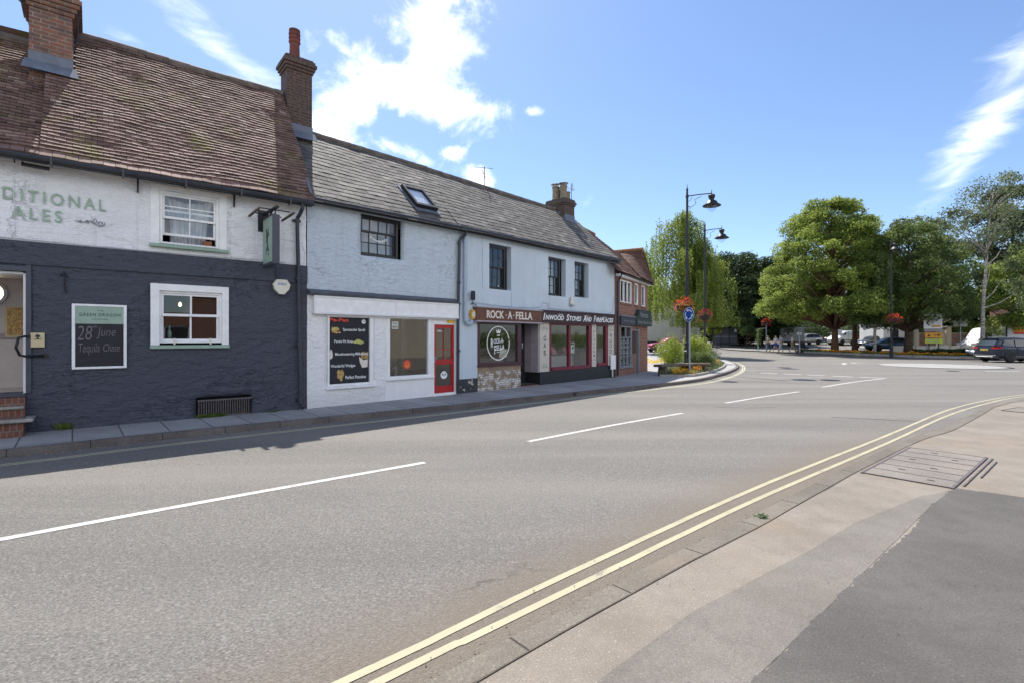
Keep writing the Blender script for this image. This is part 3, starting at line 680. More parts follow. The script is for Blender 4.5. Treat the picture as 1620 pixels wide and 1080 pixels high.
# ============================================================ PUB
pub = thing('pub_building', 'pub with dark blue ground floor, white upper floor and brown clay tile roof', 'building', (*B0, 0))
XL = -11.0
UPW = (-2.69, -1.71, 3.37, 4.43); LOW = (-2.80, -1.57, 1.50, 2.64); DOOR = (-5.75, -4.5, .75, 2.74); VENT = (-2.11, -1.11, .09, .5)
m = MB(); wall(m, XL, -.02, 3.24, 4.8, [(*UPW, .1), (-7.6, -6.5, 3.4, 4.45, .1)], amp=.022, step=.16, seed=1); m.build('upper_wall', 'pub_white', pub, FP, smooth=True, recalc=False)
m = MB(); wall(m, XL, 0, 0, 2.86, [(*LOW, .12), (*DOOR, .45), (*VENT, .3), (-8.6, -7.2, 1.45, 2.6, .12)], amp=.02, step=.16, seed=5)
m.quad((0, 0, 0), (0, 2.5, 0), (0, 2.5, 7.3), (0, 0, 4.8)); m.quad((XL, 5, 0), (XL, 0, 0), (XL, 0, 4.8), (XL, 5, 4.8))
m.build('lower_wall', 'pub_dark', pub, FP, smooth=True, recalc=False)
m = MB(); wall(m, XL, 0, 2.86, 3.24, [], y=-.035, amp=.01, step=.2, seed=9); m.quad((XL, -.035, 3.24), (0, -.035, 3.24), (0, .03, 3.25), (XL, .03, 3.25)); m.quad((XL, -.035, 2.86), (0, -.035, 2.86), (0, .03, 2.85), (XL, .03, 2.85))
m.quad((0, -.035, 2.86), (0, .05, 2.86), (0, .05, 3.24), (0, -.035, 3.24))
m.build('band_course', 'pub_dark', pub, FP, smooth=False, recalc=False)
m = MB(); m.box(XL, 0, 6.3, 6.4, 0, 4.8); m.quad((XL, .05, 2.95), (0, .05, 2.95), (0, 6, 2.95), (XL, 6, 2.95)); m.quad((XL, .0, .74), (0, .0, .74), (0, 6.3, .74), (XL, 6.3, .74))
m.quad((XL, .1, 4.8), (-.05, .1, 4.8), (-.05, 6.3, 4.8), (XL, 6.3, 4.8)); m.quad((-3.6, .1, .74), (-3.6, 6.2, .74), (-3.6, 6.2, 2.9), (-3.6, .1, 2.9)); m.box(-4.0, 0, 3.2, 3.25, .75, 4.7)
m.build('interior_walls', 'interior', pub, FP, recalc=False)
# roof
EV = (-.32, 4.66); RDG = (2.3, 7.93); RDL = (2.3, 7.50)
roof = MB()
tiles(roof, (-4.32, EV[0], EV[1]), (.06, EV[0], EV[1]+.02), (.12, RDG[0], RDG[1]), (-4.32, RDG[0], RDG[1]+.0), .102, .165, th=.019, sag=.06, jit=.0035, rnd=.6, var=.85, skip=lambda a, b: b > .60 and a < .085)
tiles(roof, (XL, EV[0], EV[1]-.03), (-4.32, EV[0], EV[1]), (-4.32, RDL[0], RDL[1]), (XL, RDL[0], RDL[1]-.1), .102, .165, th=.019, sag=.06, jit=.0035, rnd=.6, var=.85)
rf = roof.build('roof', 'clay_tile', pub, FP, recalc=False)
m = MB(); m.quad((XL, RDL[0], RDL[1]-.05), (.12, RDG[0], RDG[1]-.05), (.12, 5.6, 4.6), (XL, 5.6, 4.6)); m.add([(-.0, -.3, 4.6), (.0, 2.3, 7.85), (.0, 5.6, 4.6)], [(0, 1, 2)]); m.build('rear_slope', 'clay_tile', rf, FP)
m = MB()
for a, b, z0, z1, n in ((-3.95, .1, RDG[1], RDG[1], 10), (XL, -4.55, RDL[1]-.1, RDL[1], 14)):
    for i in range(n):
        x0 = a+(b-a)*i/n; x1 = a+(b-a)*(i+1.03)/n; zz = z0+(z1-z0)*i/n+.03*math.sin(i*.9)*.4
        m.tube([(x0, 2.3, zz-.03), (x1, 2.3, zz-.02)], [.105, .098], 10)
m.build('ridge', 'ridge_tile', rf, FP, smooth=False)
# eaves board and gutter
BX('eaves_board', 'gutter', pub, FP, (XL, .02, -.26, -.235, 4.5, 4.66), (XL, .02, -.24, .03, 4.56, 4.585))
m = MB(); m.tube([(XL, -.33, 4.545), (-4, -.33, 4.555), (.03, -.33, 4.57)], .062, 10); m.tube([(XL, -.33, 4.60), (.03, -.33, 4.625)], .012, 6)
for i in range(12): m.box(XL+.3+i*.93, XL+.33+i*.93, -.40, -.25, 4.46, 4.6)
m.build('gutter', 'gutter', pub, FP, smooth=False)
m = MB()
m.tube([(-.2, -.33, 4.52), (-.2, -.32, 4.42), (-.215, -.22, 4.32), (-.23, -.1, 4.26), (-.235, -.085, 4.18), (-.205, -.085, 2.9), (-.165, -.085, .3), (-.16, -.1, .22), (-.16, -.2, .15)], .04, 12)
for z in (4.2, 2.95, 1.5, .32): xx = -.235+(.07)*(4.2-z)/4.0; m.tube([(xx, -.085, z-.03), (xx, -.085, z+.03)], .055, 12); m.box(xx-.09, xx+.09, -.05, .0, z-.02, z+.02)
m.build('downpipe', 'pipe_dark', pub, FP, smooth=False)
m = MB()
for x in (-3.02, -1.45): BX('eaves_strap', 'iron', pub, FP, (x-.014, x+.014, -.07, -.03, 4.3, 4.56), (x-.014, x+.014, -.28, -.03, 4.52, 4.545))
# cables along the wall
m = MB(); m.tube([(XL, -.02, 3.27), (-4, -.022, 3.275), (-2.9, -.025, 3.265), (-1, -.025, 3.285), (-.45, -.02, 3.28)], .009, 5)
m.tube([(-4.65, -.02, 4.5), (-4.63, -.02, 3.4), (-4.68, -.02, 3.28)], .006, 5); m.tube([(-.65, -.02, 3.77), (-.3, -.02, 3.76), (-.1, -.02, 3.74), (-.05, -.02, 3.5), (-.06, -.02, 3.2)], .007, 5)
m.build('cable', 'pub_white', pub, FP)
# windows
w = sash(pub, FP, UPW[0], UPW[1], UPW[2]+.06, UPW[3], .02, 'white_wood', (2, 2), (2, 1), gap=.14, mid=.5, bar=.045)
BX('casing', 'white_wood', w, FP, (-2.83, -2.69, -.02, .05, 3.41, 4.53), (-1.71, -1.57, -.02, .05, 3.41, 4.53), (-2.69, -1.71, -.02, .05, 4.43, 4.53), b=.006)
BX('sill', 'sage', w, FP, (-2.85, -1.55, -.09, .06, 3.35, 3.41), b=.008)
m = MB(); n = 26   # draped white curtain
rows_ = []
for j in range(9):
    t_ = j/8; z = 4.40-t_*.98; a = -2.62+.07*math.sin(t_*3.1)+.10*t_; b = -1.78-.05*math.sin(t_*2)-.08*t_
    rows_.append([(a+(b-a)*i/n, .26+.03*math.sin(i*1.9+t_*2)+.02*math.sin(i*.7+5*t_), z-.10*math.sin(math.pi*i/n)*(1-t_)) for i in range(n+1)])
for r0, r1 in zip(rows_, rows_[1:]):
    for i in range(n): m.quad(r0[i], r0[i+1], r1[i+1], r1[i])
m.build('curtain', 'curtain', w, FP, smooth=True, recalc=False)
tag(BX('small_box', 'box_brown', None, FP, (-1.98, -1.83, .02, .14, 3.415, 3.56), b=.006, loc=FP.W((-1.9, .08, 3.415))), 'small brown box standing on the sill of the upper pub window', 'box')
w = sash(pub, FP, LOW[0]+.1, LOW[1]-.09, LOW[2]+.06, LOW[3]-.1, .03, 'white_wood', (2, 1), (2, 1), bar=.05, mun=.03, fw=.04, mid=.53)
BX('casing', 'white_wood', w, FP, (-2.83, -2.69, -.03, .05, 1.52, 2.67), (-1.66, -1.54, -.03, .05, 1.52, 2.67), (-2.69, -1.66, -.03, .05, 2.54, 2.67), b=.006)
BX('sill', 'sage', w, FP, (-2.84, -1.53, -.07, .06, 1.455, 1.52), b=.008)
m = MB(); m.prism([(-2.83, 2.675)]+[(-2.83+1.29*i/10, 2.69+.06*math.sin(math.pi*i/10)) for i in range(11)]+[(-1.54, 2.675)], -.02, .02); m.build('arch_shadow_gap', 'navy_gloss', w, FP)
BX('latch', 'ivory', w, FP, (-2.47, -2.44, .0, .03, 1.53, 1.65)); BX('latch', 'ivory', w, FP, (-1.87, -1.84, .0, .03, 1.53, 1.65))
sash(pub, FP, -7.55, -6.55, 3.42, 4.43, .02, 'white_wood', (2, 2), (2, 1)); sash(pub, FP, -8.5, -7.3, 1.5, 2.58, .03, 'white_wood', (2, 1), (2, 1))
lm = thing('pendant_lamp', 'warm glowing pendant lamp behind the lower pub window', 'lamp', FP.W((-2.25, 1.0, 2.3)))
MB().lathe([(.0, .0), (.025, .02), (.03, .05), (.01, .09), (0, .1)], seg=10).build('bulb', 'warm_lamp', lm, smooth=True)
MB().tube([(0, 0, .09), (0, 0, .6)], .008, 6).build('cord', 'iron', lm)
bt = thing('bottle_group', 'pale bottle standing inside the lower pub window', 'bottle', FP.W((-2.5, .35, 1.6)))
MB().lathe([(.035, 0), (.037, .16), (.014, .22), (.014, .3), (0, .3)], seg=10).build('body', 'sage', bt, smooth=True)
# entrance
BX('door_frame', 'navy_gloss', pub, FP, (DOOR[1]-.0, DOOR[1]+.07, -.025, .06, .75, 2.86), (DOOR[0]-.07, DOOR[1]+.07, -.028, .06, 2.74, 2.83), (DOOR[0]-.07, DOOR[0], -.025, .06, .75, 2.74), b=.005)
BX('door_lining', 'white_wood', pub, FP, (DOOR[1]-.035, DOOR[1]-.002, .05, .43, .75, 2.72), (DOOR[0], DOOR[1]-.035, .05, .43, 2.70, 2.735))
m = MB(); m.quad((DOOR[0], 1.5, .75), (DOOR[1]+.4, 1.5, .75), (DOOR[1]+.4, 1.5, 2.74), (DOOR[0], 1.5, 2.74)); m.quad((DOOR[0], .4, .755), (DOOR[1]+.4, .4, .755), (DOOR[1]+.4, 1.5, .755), (DOOR[0], 1.5, .755)); m.quad((DOOR[0], .4, 2.736), (DOOR[1]+.4, .4, 2.736), (DOOR[1]+.4, 1.5, 2.736), (DOOR[0], 1.5, 2.736))
m.quad((DOOR[1]+.4, .45, .75), (DOOR[1]+.4, 1.5, .75), (DOOR[1]+.4, 1.5, 2.74), (DOOR[1]+.4, .45, 2.74)); m.quad((DOOR[1], .451, .75), (DOOR[1]+.4, .451, .75), (DOOR[1]+.4, .451, 2.74), (DOOR[1], .451, 2.74)); m.quad((DOOR[0], .45, .75), (DOOR[0], 1.5, .75), (DOOR[0], 1.5, 2.74), (DOOR[0], .45, 2.74))
m.build('porch', 'porch_wall', pub, FP, recalc=False)
BX('dado_rail', 'mauve_paint', pub, FP, (DOOR[0], DOOR[1]+.4, 1.47, 1.499, 1.64, 1.74))
BX('threshold', 'navy_gloss', pub, FP, (DOOR[0]-.07, DOOR[1], -.06, .1, .70, .755), b=.008)
st = thing('entrance_steps', 'worn brick and stone steps up to the pub door', 'steps', FP.W((-5.1, 0, .1)))
BX('brick_riser', 'step_brick', st, FP, (-5.9, -4.5, -.18, .0, .10, .70), (-5.9, -4.5, -.42, -.18, .1, .40))
BX('stone_tread', 'stone', st, FP, (-5.95, -4.5, -.22, -.0, .515, .565), (-5.95, -4.38, -.50, -.0, .33, .385), b=.015)
pl = thing('porch_light', 'lit round bulkhead light inside the pub entrance', 'lamp', FP.W((-5.06, 1.48, 2.46)))
m = MB(); m.ring((0, 0), .17, .22, -.06, .02, 28); m.build('ring', 'galv', pl); pl.rotation_euler.z = FP.ang
m = MB(); m.lathe([(.17, -.02), (.15, -.06), (.08, -.085), (0, -.09)], axis='y', seg=24); m.build('lens', 'porch_lamp', pl, smooth=True)
BXp = thing('framed_notice', 'yellow framed notice on the porch wall of the pub', 'notice', FP.W((-4.72, 1.46, 1.95))); BXp.rotation_euler.z = FP.ang
BX('frame', 'beige', BXp, None, (-.16, .16, -.01, .02, -.28, .28)); BX('sheet', 'food_tan', BXp, None, (-.13, .13, -.014, -.008, -.25, .25))
hr = thing('grab_handle', 'black bent metal grab rail beside the pub door', 'handrail', FP.W((-4.4, 0, 1.4)))
MB().tube([(-4.28, -.03, 1.36), (-4.5, -.1, 1.36), (-4.56, -.16, 1.38), (-4.60, -.2, 1.5), (-4.57, -.2, 1.66), (-4.5, -.14, 1.68), (-4.47, -.02, 1.68)], .02, 8).build('rail', 'black_gloss', hr, FP, smooth=True)
MB().lathe([(0, -.012), (.04, -.012), (.04, 0)], c=(-4.27, -.02, 1.36), axis='y', seg=12).build('mounting_plate', 'black_gloss', hr, FP)
ic = thing('notice_plate', 'square beige plate with small black tree mark beside the pub door', 'plate', FP.W((-4.355, -.03, 1.62)))
BX('plate', 'beige', ic, FP, (-4.44, -4.27, -.04, -.01, 1.5, 1.74), b=.004)
m = MB(); m.prism([(-4.37, 1.64), (-4.34, 1.64), (-4.345, 1.665), (-4.32, 1.675), (-4.33, 1.7), (-4.355, 1.715), (-4.38, 1.7), (-4.39, 1.675), (-4.365, 1.665)], -.044, -.0405); m.box(-4.40, -4.31, -.044, -.0405, 1.63, 1.64); m.build('symbol', 'black_letter', ic, FP)
# cellar grille
gr = MB()
for i in range(22): x = VENT[0]+.05+i*.042; gr.box(x-.008, x+.008, -.035, -.015, .12, .43)
gr.box(VENT[0]+.03, VENT[1]-.01, -.045, -.01, .42, .45); gr.box(VENT[0]+.03, VENT[1]-.01, -.045, -.01, .10, .125)
gr.build('cellar_grille', 'tray_iron', pub, FP)
m = MB(); m.box(VENT[0], VENT[1], .28, .3, .05, .5); m.build('cellar_void', 'board_black', pub, FP)
m = MB(); m.tube([(-4.03, -.03, 2.78), (-4.02, -.06, 2.72), (-4.02, -.05, 2.5), (-4.0, -.03, 2.42)], .012, 6); m.tube([(-4.08, -.03, 2.72), (-3.98, -.03, 2.7)], .01, 6); m.build('wall_hook', 'iron', pub, FP)
# painted lettering
for nm, m_, off_ in (('sage_letter', 'sage_letter', .015),):
    m = MB(); text(m, 'TRADITIONAL', -5.32, -3.47, 3.885, 4.09, -.03, off=.012, spacing=1.35); text(m, 'ALES', -4.67, -4.05, 3.60, 3.80, -.03, off=.012, spacing=1.35)
m.v = [(p[0], -.024, p[2]) for p in m.v]; m.build('painted_lettering', 'sage_letter', pub, FP)
m = MB()
def spiral(cx, cz, r, a0, turns, n=18): return [(cx+r*(1-.75*i/n)*math.cos(a0+turns*2*math.pi*i/n), -.028, cz+r*(1-.75*i/n)*math.sin(a0+turns*2*math.pi*i/n)) for i in range(n+1)]
for c in (spiral(-3.63, 3.70, .05, math.pi, 1.3), spiral(-3.54, 3.665, .055, .5, -1.3), spiral(-3.72, 3.665, .03, 1.5, 1.2), spiral(-3.82, 3.665, .022, 1.5, -1.2)): m.tube(c, .0045, 5)
m.tube([(-3.89, -.028, 3.66), (-3.85, -.028, 3.665), (-3.80, -.028, 3.645), (-3.74, -.028, 3.68), (-3.68, -.028, 3.69), (-3.62, -.028, 3.64), (-3.56, -.028, 3.61), (-3.5, -.028, 3.64)], .0045, 5)
m.build('painted_scroll', 'navy_gloss', pub, FP)
sl = thing('sign_light', 'black swan-neck trough light above the white pub wall', 'lamp', FP.W((-4.45, -.1, 4.46)))
MB().tube([(-4.63, -.02, 4.5), (-4.63, -.1, 4.56), (-4.58, -.16, 4.56), (-4.53, -.2, 4.50), (-4.5, -.2, 4.46)], .009, 6).build('arm', 'black_gloss', sl, FP)
MB().tube([(-4.54, -.2, 4.45), (-4.2, -.2, 4.44)], .03, 8).build('trough', 'black_gloss', sl, FP)
# chimneys
def chimney(parent, fr, x0, x1, y0, y1, z0, z1, mat, cap=3, leadh=.22, over=.05, slope=1.25):
    m = MB(); m.box(x0, x1, y0, y1, z0-.9, z1)
    for i in range(cap): e = over*(i+1)*.6; m.box(x0-e, x1+e, y0-e, y1+e, z1+i*.075, z1+(i+1)*.075+.001*i)
    e = over*.6*(cap-1); zt = z1+cap*.075; m.box(x0-e, x1+e, y0-e, y1+e, zt, zt+.08)
    m.box(x0-e*.4, x1+e*.4, y0-e*.4, y1+e*.4, zt+.08, zt+.13)
    c = m.build('chimney', mat, parent, fr)
    l = MB(); l.box(x0-.012, x1+.012, y0-.014, y0-.002, z0-.15, z0+leadh)
    for i in range(4): yy = y0+(y1-y0)*i/4; l.box(x0-.013, x0-.002, yy, yy+(y1-y0)/4, z0-.2+slope*(yy-y0), z0+leadh*.7+slope*(yy-y0)); l.box(x1+.002, x1+.013, yy, yy+(y1-y0)/4, z0-.2+slope*(yy-y0), z0+leadh*.7+slope*(yy-y0))
    l.add([(x0-.1, y0-.16, z0-.16*slope+.035), (x1+.1, y0-.16, z0-.16*slope+.035), (x1+.06, y0-.01, z0+.06), (x0-.06, y0-.01, z0+.06)], [(0, 1, 2, 3)])
    l.build('flashing', 'lead', c, fr); return c, zt+.13
def pot(parent, fr, x, y, z, h, r, mat, cowl=None, bands=0):
    m = MB(); pr = [(r*1.15, -.03), (r*1.15, .05), (r, .08), (r*.92, h*.55)]
    if bands:
        for i in range(bands): zz = h*.55+i*.1; pr += [(r*.95, zz+.01), (r*1.1, zz+.03), (r*1.12, zz+.07), (r*.96, zz+.09)]
    pr += [(r*.95, h-.06), (r*1.08, h-.04), (r*1.05, h), (r*.8, h), (r*.8, h-.1), (0, h-.1)]
    m.lathe(pr, (x, y, z), 18); p = m.build('pot', mat, parent, fr, smooth=False)
    if cowl:
        m = MB()
        for a in range(4): dx, dy = r*.8*math.cos(a*1.57+.4), r*.8*math.sin(a*1.57+.4); m.box(x+dx-.008, x+dx+.008, y+dy-.008, y+dy+.008, z+h-.05, z+h+.1)
        m.lathe([(r*1.35, .09), (r*1.38, .11), (r*.5, .16), (0, .17)], (x, y, z+h), 14); m.build('cowl', 'aluminium', p, fr)
c, zt = chimney(rf, FP, .15, .77, 2.0, 2.55, 6.92, 8.52, 'chimney_brick', 3, over=.055)
pot(c, FP, .42, 2.3, zt, .82, .13, 'pot_red', bands=3)
c, zt = chimney(rf, FP, -4.55, -3.95, 1.28, 2.2, 6.72, 7.75, 'chimney_brick_left', 4, over=.06)
m = MB(); m.box(-4.5, -4.0, 1.34, 2.14, zt, zt+.5); m.build('upper_stack', 'chimney_brick_left', c, FP)
pot(c, FP, -4.25, 1.75, zt+.5, .55, .13, 'pot_red')
m = MB(); m.tube([(-4.62, 1.6, 8.4), (-4.78, 1.6, 8.25), (-4.78, 1.6, 8.0), (-4.66, 1.5, 7.86), (-4.58, 1.4, 7.82)], .012, 6); m.tube([(-3.86, 1.24, 8.2), (-3.86, 1.24, 7.3)], .012, 6); m.build('cable', 'iron', c, FP)

# chalkboard
cb = thing('chalkboard', 'white framed chalkboard with green heading on the dark pub wall', 'chalkboard', FP.W((-3.55, -.03, 1.12)))
BX('frame', 'white_wood', cb, FP, (-3.93, -3.885, -.055, -.02, 1.12, 2.24), (-3.225, -3.18, -.055, -.02, 1.12, 2.24), (-3.885, -3.225, -.055, -.02, 2.20, 2.24), (-3.885, -3.225, -.055, -.02, 1.12, 1.16), b=.006)
BX('heading', 'sage', cb, FP, (-3.885, -3.225, -.042, -.025, 1.90, 2.20)); BX('board', 'board_black', cb, FP, (-3.885, -3.225, -.04, -.024, 1.16, 1.90), b=.001)
m = MB(); text(m, 'THE', -3.59, -3.51, 2.115, 2.14, -.044, spacing=1.2); text(m, 'GREEN DRAGON', -3.83, -3.27, 2.03, 2.085, -.044, off=.01, spacing=1.25); text(m, 'LIPHOOK', -3.66, -3.45, 1.965, 1.99, -.044, spacing=1.3); m.build('heading_letters', 'dark_green', cb, FP)
m = MB(); text(m, '28', -3.86, -3.66, 1.62, 1.86, -.043, off=-.012, shear=.15); text(m, 'th', -3.655, -3.59, 1.83, 1.87, -.043, shear=.2); text(m, 'June', -3.60, -3.34, 1.64, 1.84, -.043, off=-.012, shear=.2)
text(m, 'Tequila', -3.84, -3.56, 1.36, 1.56, -.043, off=-.012, shear=.15); text(m, 'Chase', -3.51, -3.28, 1.42, 1.55, -.043, off=-.01, shear=.2); m.build('chalk_writing', 'chalk', cb, FP)
# hanging sign
hs = thing('hanging_sign', 'green hanging pub sign with dragon on a black wall bracket', 'sign', FP.W((-.85, -.45, 3.1)))
BX('board', 'navy_gloss', hs, FP, (-.93, -.80, -.86, -.12, 3.12, 4.10), b=.006)
BX('face_panel', 'sage', hs, FP, (-.936, -.93, -.82, -.16, 3.17, 4.06), (-.80, -.794, -.82, -.16, 3.17, 4.06))
m = MB(); dr = [(.0, 0), (.05, -.03), (.03, .06), (.10, .12), (.16, .08), (.15, .02), (.19, .03), (.19, .12), (.13, .2), (.14, .28), (.22, .26), (.17, .33), (.21, .40), (.17, .47), (.22, .52), (.16, .55), (.12, .5), (.10, .44), (.06, .5), (.0, .58), (.02, .46), (-.04, .40), (.04, .36), (.08, .3), (.07, .22), (.02, .14), (-.03, .1), (.02, .07)]
m.prism([(-.59+p[0]*1.0, 3.32+p[1]) for p in dr], -.939, -.9365, axis='x'); m.build('dragon', 'dark_green', hs, FP)
BX('wall_plate', 'black_gloss', hs, FP, (-1.0, -.80, -.03, -.0, 3.87, 4.32), b=.004)
m = MB(); m.tube([(-.87, -.02, 4.25), (-.87, -.95, 4.22)], .035, 8); m.tube([(-.87, -.03, 3.95), (-.87, -.55, 4.2)], .018, 6)
m.tube([(-1.15, -.25, 4.20), (-.60, -.25, 4.18)], .012, 6); m.tube([(-1.15, -.66, 4.22), (-.55, -.66, 4.22)], .012, 6); m.tube([(-.87, -.2, 4.2), (-.87, -.2, 4.08)], .012, 6); m.tube([(-.87, -.8, 4.2), (-.87, -.8, 4.08)], .012, 6); m.build('bracket', 'black_gloss', hs, FP)
for x in (-1.17, -.53): MB().tube([(x, -.05, 4.16), (x, -.85, 4.17)], .026, 8).build('light_trough', 'timber_old', hs, FP)
al = thing('alarm_box', 'ivory hexagonal alarm box with blue letters on the pub wall', 'alarm box', FP.W((-.56, -.1, 2.74)))
hexp = lambda cx, cz, rx, rz: [(cx+rx*math.cos(R_(a)), cz+rz*math.sin(R_(a))) for a in (0, 55, 125, 180, 235, 270, 305)]
m = MB(); m.prism([(-.73, 2.79), (-.66, 2.89), (-.46, 2.89), (-.39, 2.79), (-.42, 2.68), (-.51, 2.58), (-.61, 2.58), (-.70, 2.68)], -.14, -.03); m.build('case', 'ivory', al, FP)
m = MB(); text(m, 'KBO', -.645, -.475, 2.77, 2.82, -.143, off=.01, shear=.2); m.build('letters', 'blue_sign', al, FP)
MB().tube([(-.66, -.03, 3.1), (-.64, -.05, 2.98), (-.6, -.06, 2.88)], .016, 6).build('conduit', 'pipe_dark', al, FP)
def weeds(name, label, pts, n, h, fr, spread=.12, mat='leaf_grass', cat='weed'):
    m = MB(); base = pts[0]
    for p in pts:
        for i in range(n):
            a = random.uniform(0, 6.28); l = h*random.uniform(.4, 1); r = random.uniform(.3, 1)*spread; w_ = .006+.01*random.random()
            x, y, z = p[0]+random.gauss(0, spread*.3), p[1]+random.gauss(0, .02), p[2]; dx, dy = math.cos(a)*r, -abs(math.sin(a))*r*.7
            m.tint = random.random(); m.add([(x-w_, y, z), (x+w_, y, z), (x+dx*.6+w_, y+dy*.6, z+l*.7), (x+dx, y+dy, z+l), (x+dx*.6-w_, y+dy*.6, z+l*.7)], [(0, 1, 2, 3, 4)])
    return tag(m.build(name, mat, None, fr, loc=fr.W(base) if fr else base), label, cat)
weeds('weed', 'green weed tuft at the foot of the dark pub wall', [(-4.02, -.03, .11)], 60, .13, FP)
weeds('weed', 'low weeds growing below the cellar grille', [(-2.0, -.05, .1), (-1.9, -.05, .1), (-1.8, -.04, .1), (-1.7, -.05, .1)], 30, .09, FP)
weeds('weed', 'small yellow-green weed by the pub downpipe', [(-.7, -.04, .1)], 22, .05, FP)
weeds('weed', 'small dry weed in the near kerb gap', [(2.28, 4.62, .02)], 34, .045, None, .05, 'leaf_grey')
# ============================================================ LONG BLUE SHOP BUILDING (two facades under one slate roof)
blue = thing('shop_building', 'long pale blue rendered shop building with weathered grey slate roof', 'building', (*C0, 0))
W1 = (1.3, 2.5, 3.64, 4.66, .16); P1 = (.47, 1.62, .55, 2.17, .12); P2 = (2.04, 3.35, .65, 2.19, .1); DR = (3.42, 4.2, .13, 2.2, .12)
m = MB(); wall(m, 0.0, 4.24, 2.64, 4.85, [W1], amp=.022, step=.16, seed=20); m.build('upper_wall', 'blue_rough', blue, FS, smooth=True, recalc=False)
m = MB(); wall(m, 0.0, 1.97, -.1, 2.64, [P1], amp=.02, step=.14, seed=22); m.quad((0, 0, 0), (0, .6, 0), (0, .6, 2.6), (0, 0, 2.6)); m.build('lower_wall', 'white_rough', blue, FS, smooth=True, recalc=False)
m = MB(); wall(m, 1.97, 4.24, -.1, 2.64, [P2, DR]); m.build('shopfront_panel', 'white_smooth', blue, FS, recalc=False)
m = MB(); m.prism([(-.20, 2.66), (-.18, 2.61), (.04, 2.61), (.04, 2.76)], 0.0, 4.16, axis='x'); m.build('lead_ledge', 'lead_dark', blue, FS); 
BX('fascia_box', 'white_wood', blue, FS, (.1, 4.18, -.13, 0, 2.2, 2.6), b=.006)
BX('fascia_trim', 'white_smooth', blue, FS, (.1, 4.19, -.15, -.13, 2.555, 2.6), (.1, 4.19, -.15, -.13, 2.19, 2.235), (.1, .135, -.145, -.13, 2.235, 2.555), (4.15, 4.19, -.145, -.13, 2.235, 2.555), (2.17, 2.2, -.145, -.13, 2.235, 2.555), (.42, 4.2, -.06, 0, 2.15, 2.19))
sash(blue, FS, 1.3, 2.38, 3.66, 4.64, .09, 'dark_frame', (4, 1), (4, 2), bar=.045, mun=.022, mid=.6, fw=.06)
m = MB()
for i in range(4):
    for k in range(20):
        xa = 1.4+i*.22+k*.011; m.quad((xa, .32+.012*math.sin(k*1.4), 3.7), (xa+.011, .32+.012*math.sin((k+1)*1.4), 3.7), (xa+.011, .32+.012*math.sin((k+1)*1.4), 4.6), (xa, .32+.012*math.sin(k*1.4), 4.6))
m.build('net_curtain', 'curtain', blue, FS, recalc=False)
m = MB(); m.tube([(1.62+.5*i/12, .16, 4.16-.09*math.sin(math.pi*i/12)) for i in range(13)], .008, 5); 
for i in range(12): x = 1.62+.5*i/12; m.box(x, x+.025, .15, .155, 4.12-.09*math.sin(math.pi*i/12), 4.15-.09*math.sin(math.pi*i/12))
tag(m.build('bunting', 'white_letter', None, FS, loc=FS.W((1.87, .16, 4.1))), 'small white bunting hung behind the dark framed upper window', 'bunting')
# menu poster window
pw = BX('shop_window', 'white_wood', blue, FS, (.47, .51, -.03, .1, .55, 2.17), (1.53, 1.62, -.03, .1, .55, 2.17), (.51, 1.53, -.0, .1, 2.13, 2.17), (.51, 1.53, -.0, .1, .55, .60), b=.006)
BX('sill', 'white_wood', pw, FS, (.42, 1.68, -.08, .02, .49, .545), b=.006)
ps = thing('menu_poster', 'black menu poster with food pictures filling the left shop window', 'poster', FS.W((1.02, .04, .6)))
BX('poster_sheet', 'board_black', ps, FS, (.51, 1.53, .035, .05, .60, 2.13))
m = MB(); text(m, 'Pe-Pan', .53, 1.0, 2.03, 2.115, .03, off=.035); m.build('title', 'red_letter', ps, FS)
m = MB()
for s_, a, b, c, d in (('Spectacular Spuds', .86, 1.43, 1.80, 1.885), ('Panini Pit Stop', .65, 1.11, 1.53, 1.61), ('Mouthwatering Milkshakes', .67, 1.51, 1.235, 1.32), ('Wonderful Wedges', .56, 1.17, .96, 1.05), ('Perfect Pancakes', .92, 1.45, .70, .78)):
    text(m, s_, a, b, c, d, .03, off=.012)
m.build('menu_text', 'white_letter', ps, FS)
def blobs(mb, cx, cz, rx, rz, n, y=.032, r=.3, jag=.25):
    for i in range(n):
        x, z = cx+random.uniform(-1, 1)*rx*.6, cz+random.uniform(-1, 1)*rz*.6; k = 9
        mb.tint = random.random(); mb.add([(x+rx*r*2*(1+random.uniform(-jag, jag))*math.cos(6.28*a/k), y-random.uniform(0, .004), z+rz*r*2*(1+random.uniform(-jag, jag))*math.sin(6.28*a/k)) for a in range(k)], [tuple(range(k))])
m = MB(); blobs(m, .67, 1.84, .10, .08, 6); blobs(m, .74, 1.77, .06, .03, 4); blobs(m, .80, .78, .08, .14, 7)
for i in range(6): x = 1.33+.03*i; m.quad((x, .031, 1.16), (x+.02, .031, 1.16), (x+.025+random.uniform(-.03, .05), .031, 1.33+random.uniform(-.04, .03)), (x+random.uniform(-.03, .03), .031, 1.33))
m.build('food_picture', 'food_tan', ps, FS, recalc=False)
m = MB(); blobs(m, 1.26, 1.565, .13, .05, 6); blobs(m, .64, 1.86, .05, .04, 3, y=.029); m.build('panini_picture', 'food_green', ps, FS, recalc=False)
m = MB(); blobs(m, .575, 1.27, .035, .1, 4, r=.45, jag=.1); m.add([(1.27, .031, 1.22), (1.38, .031, 1.13), (1.5, .031, 1.15), (1.49, .031, .96), (1.35, .031, .95), (1.29, .031, 1.08)], [(0, 1, 2, 3, 4, 5)]); m.build('milkshake_picture', 'cream_letter', ps, FS, recalc=False)
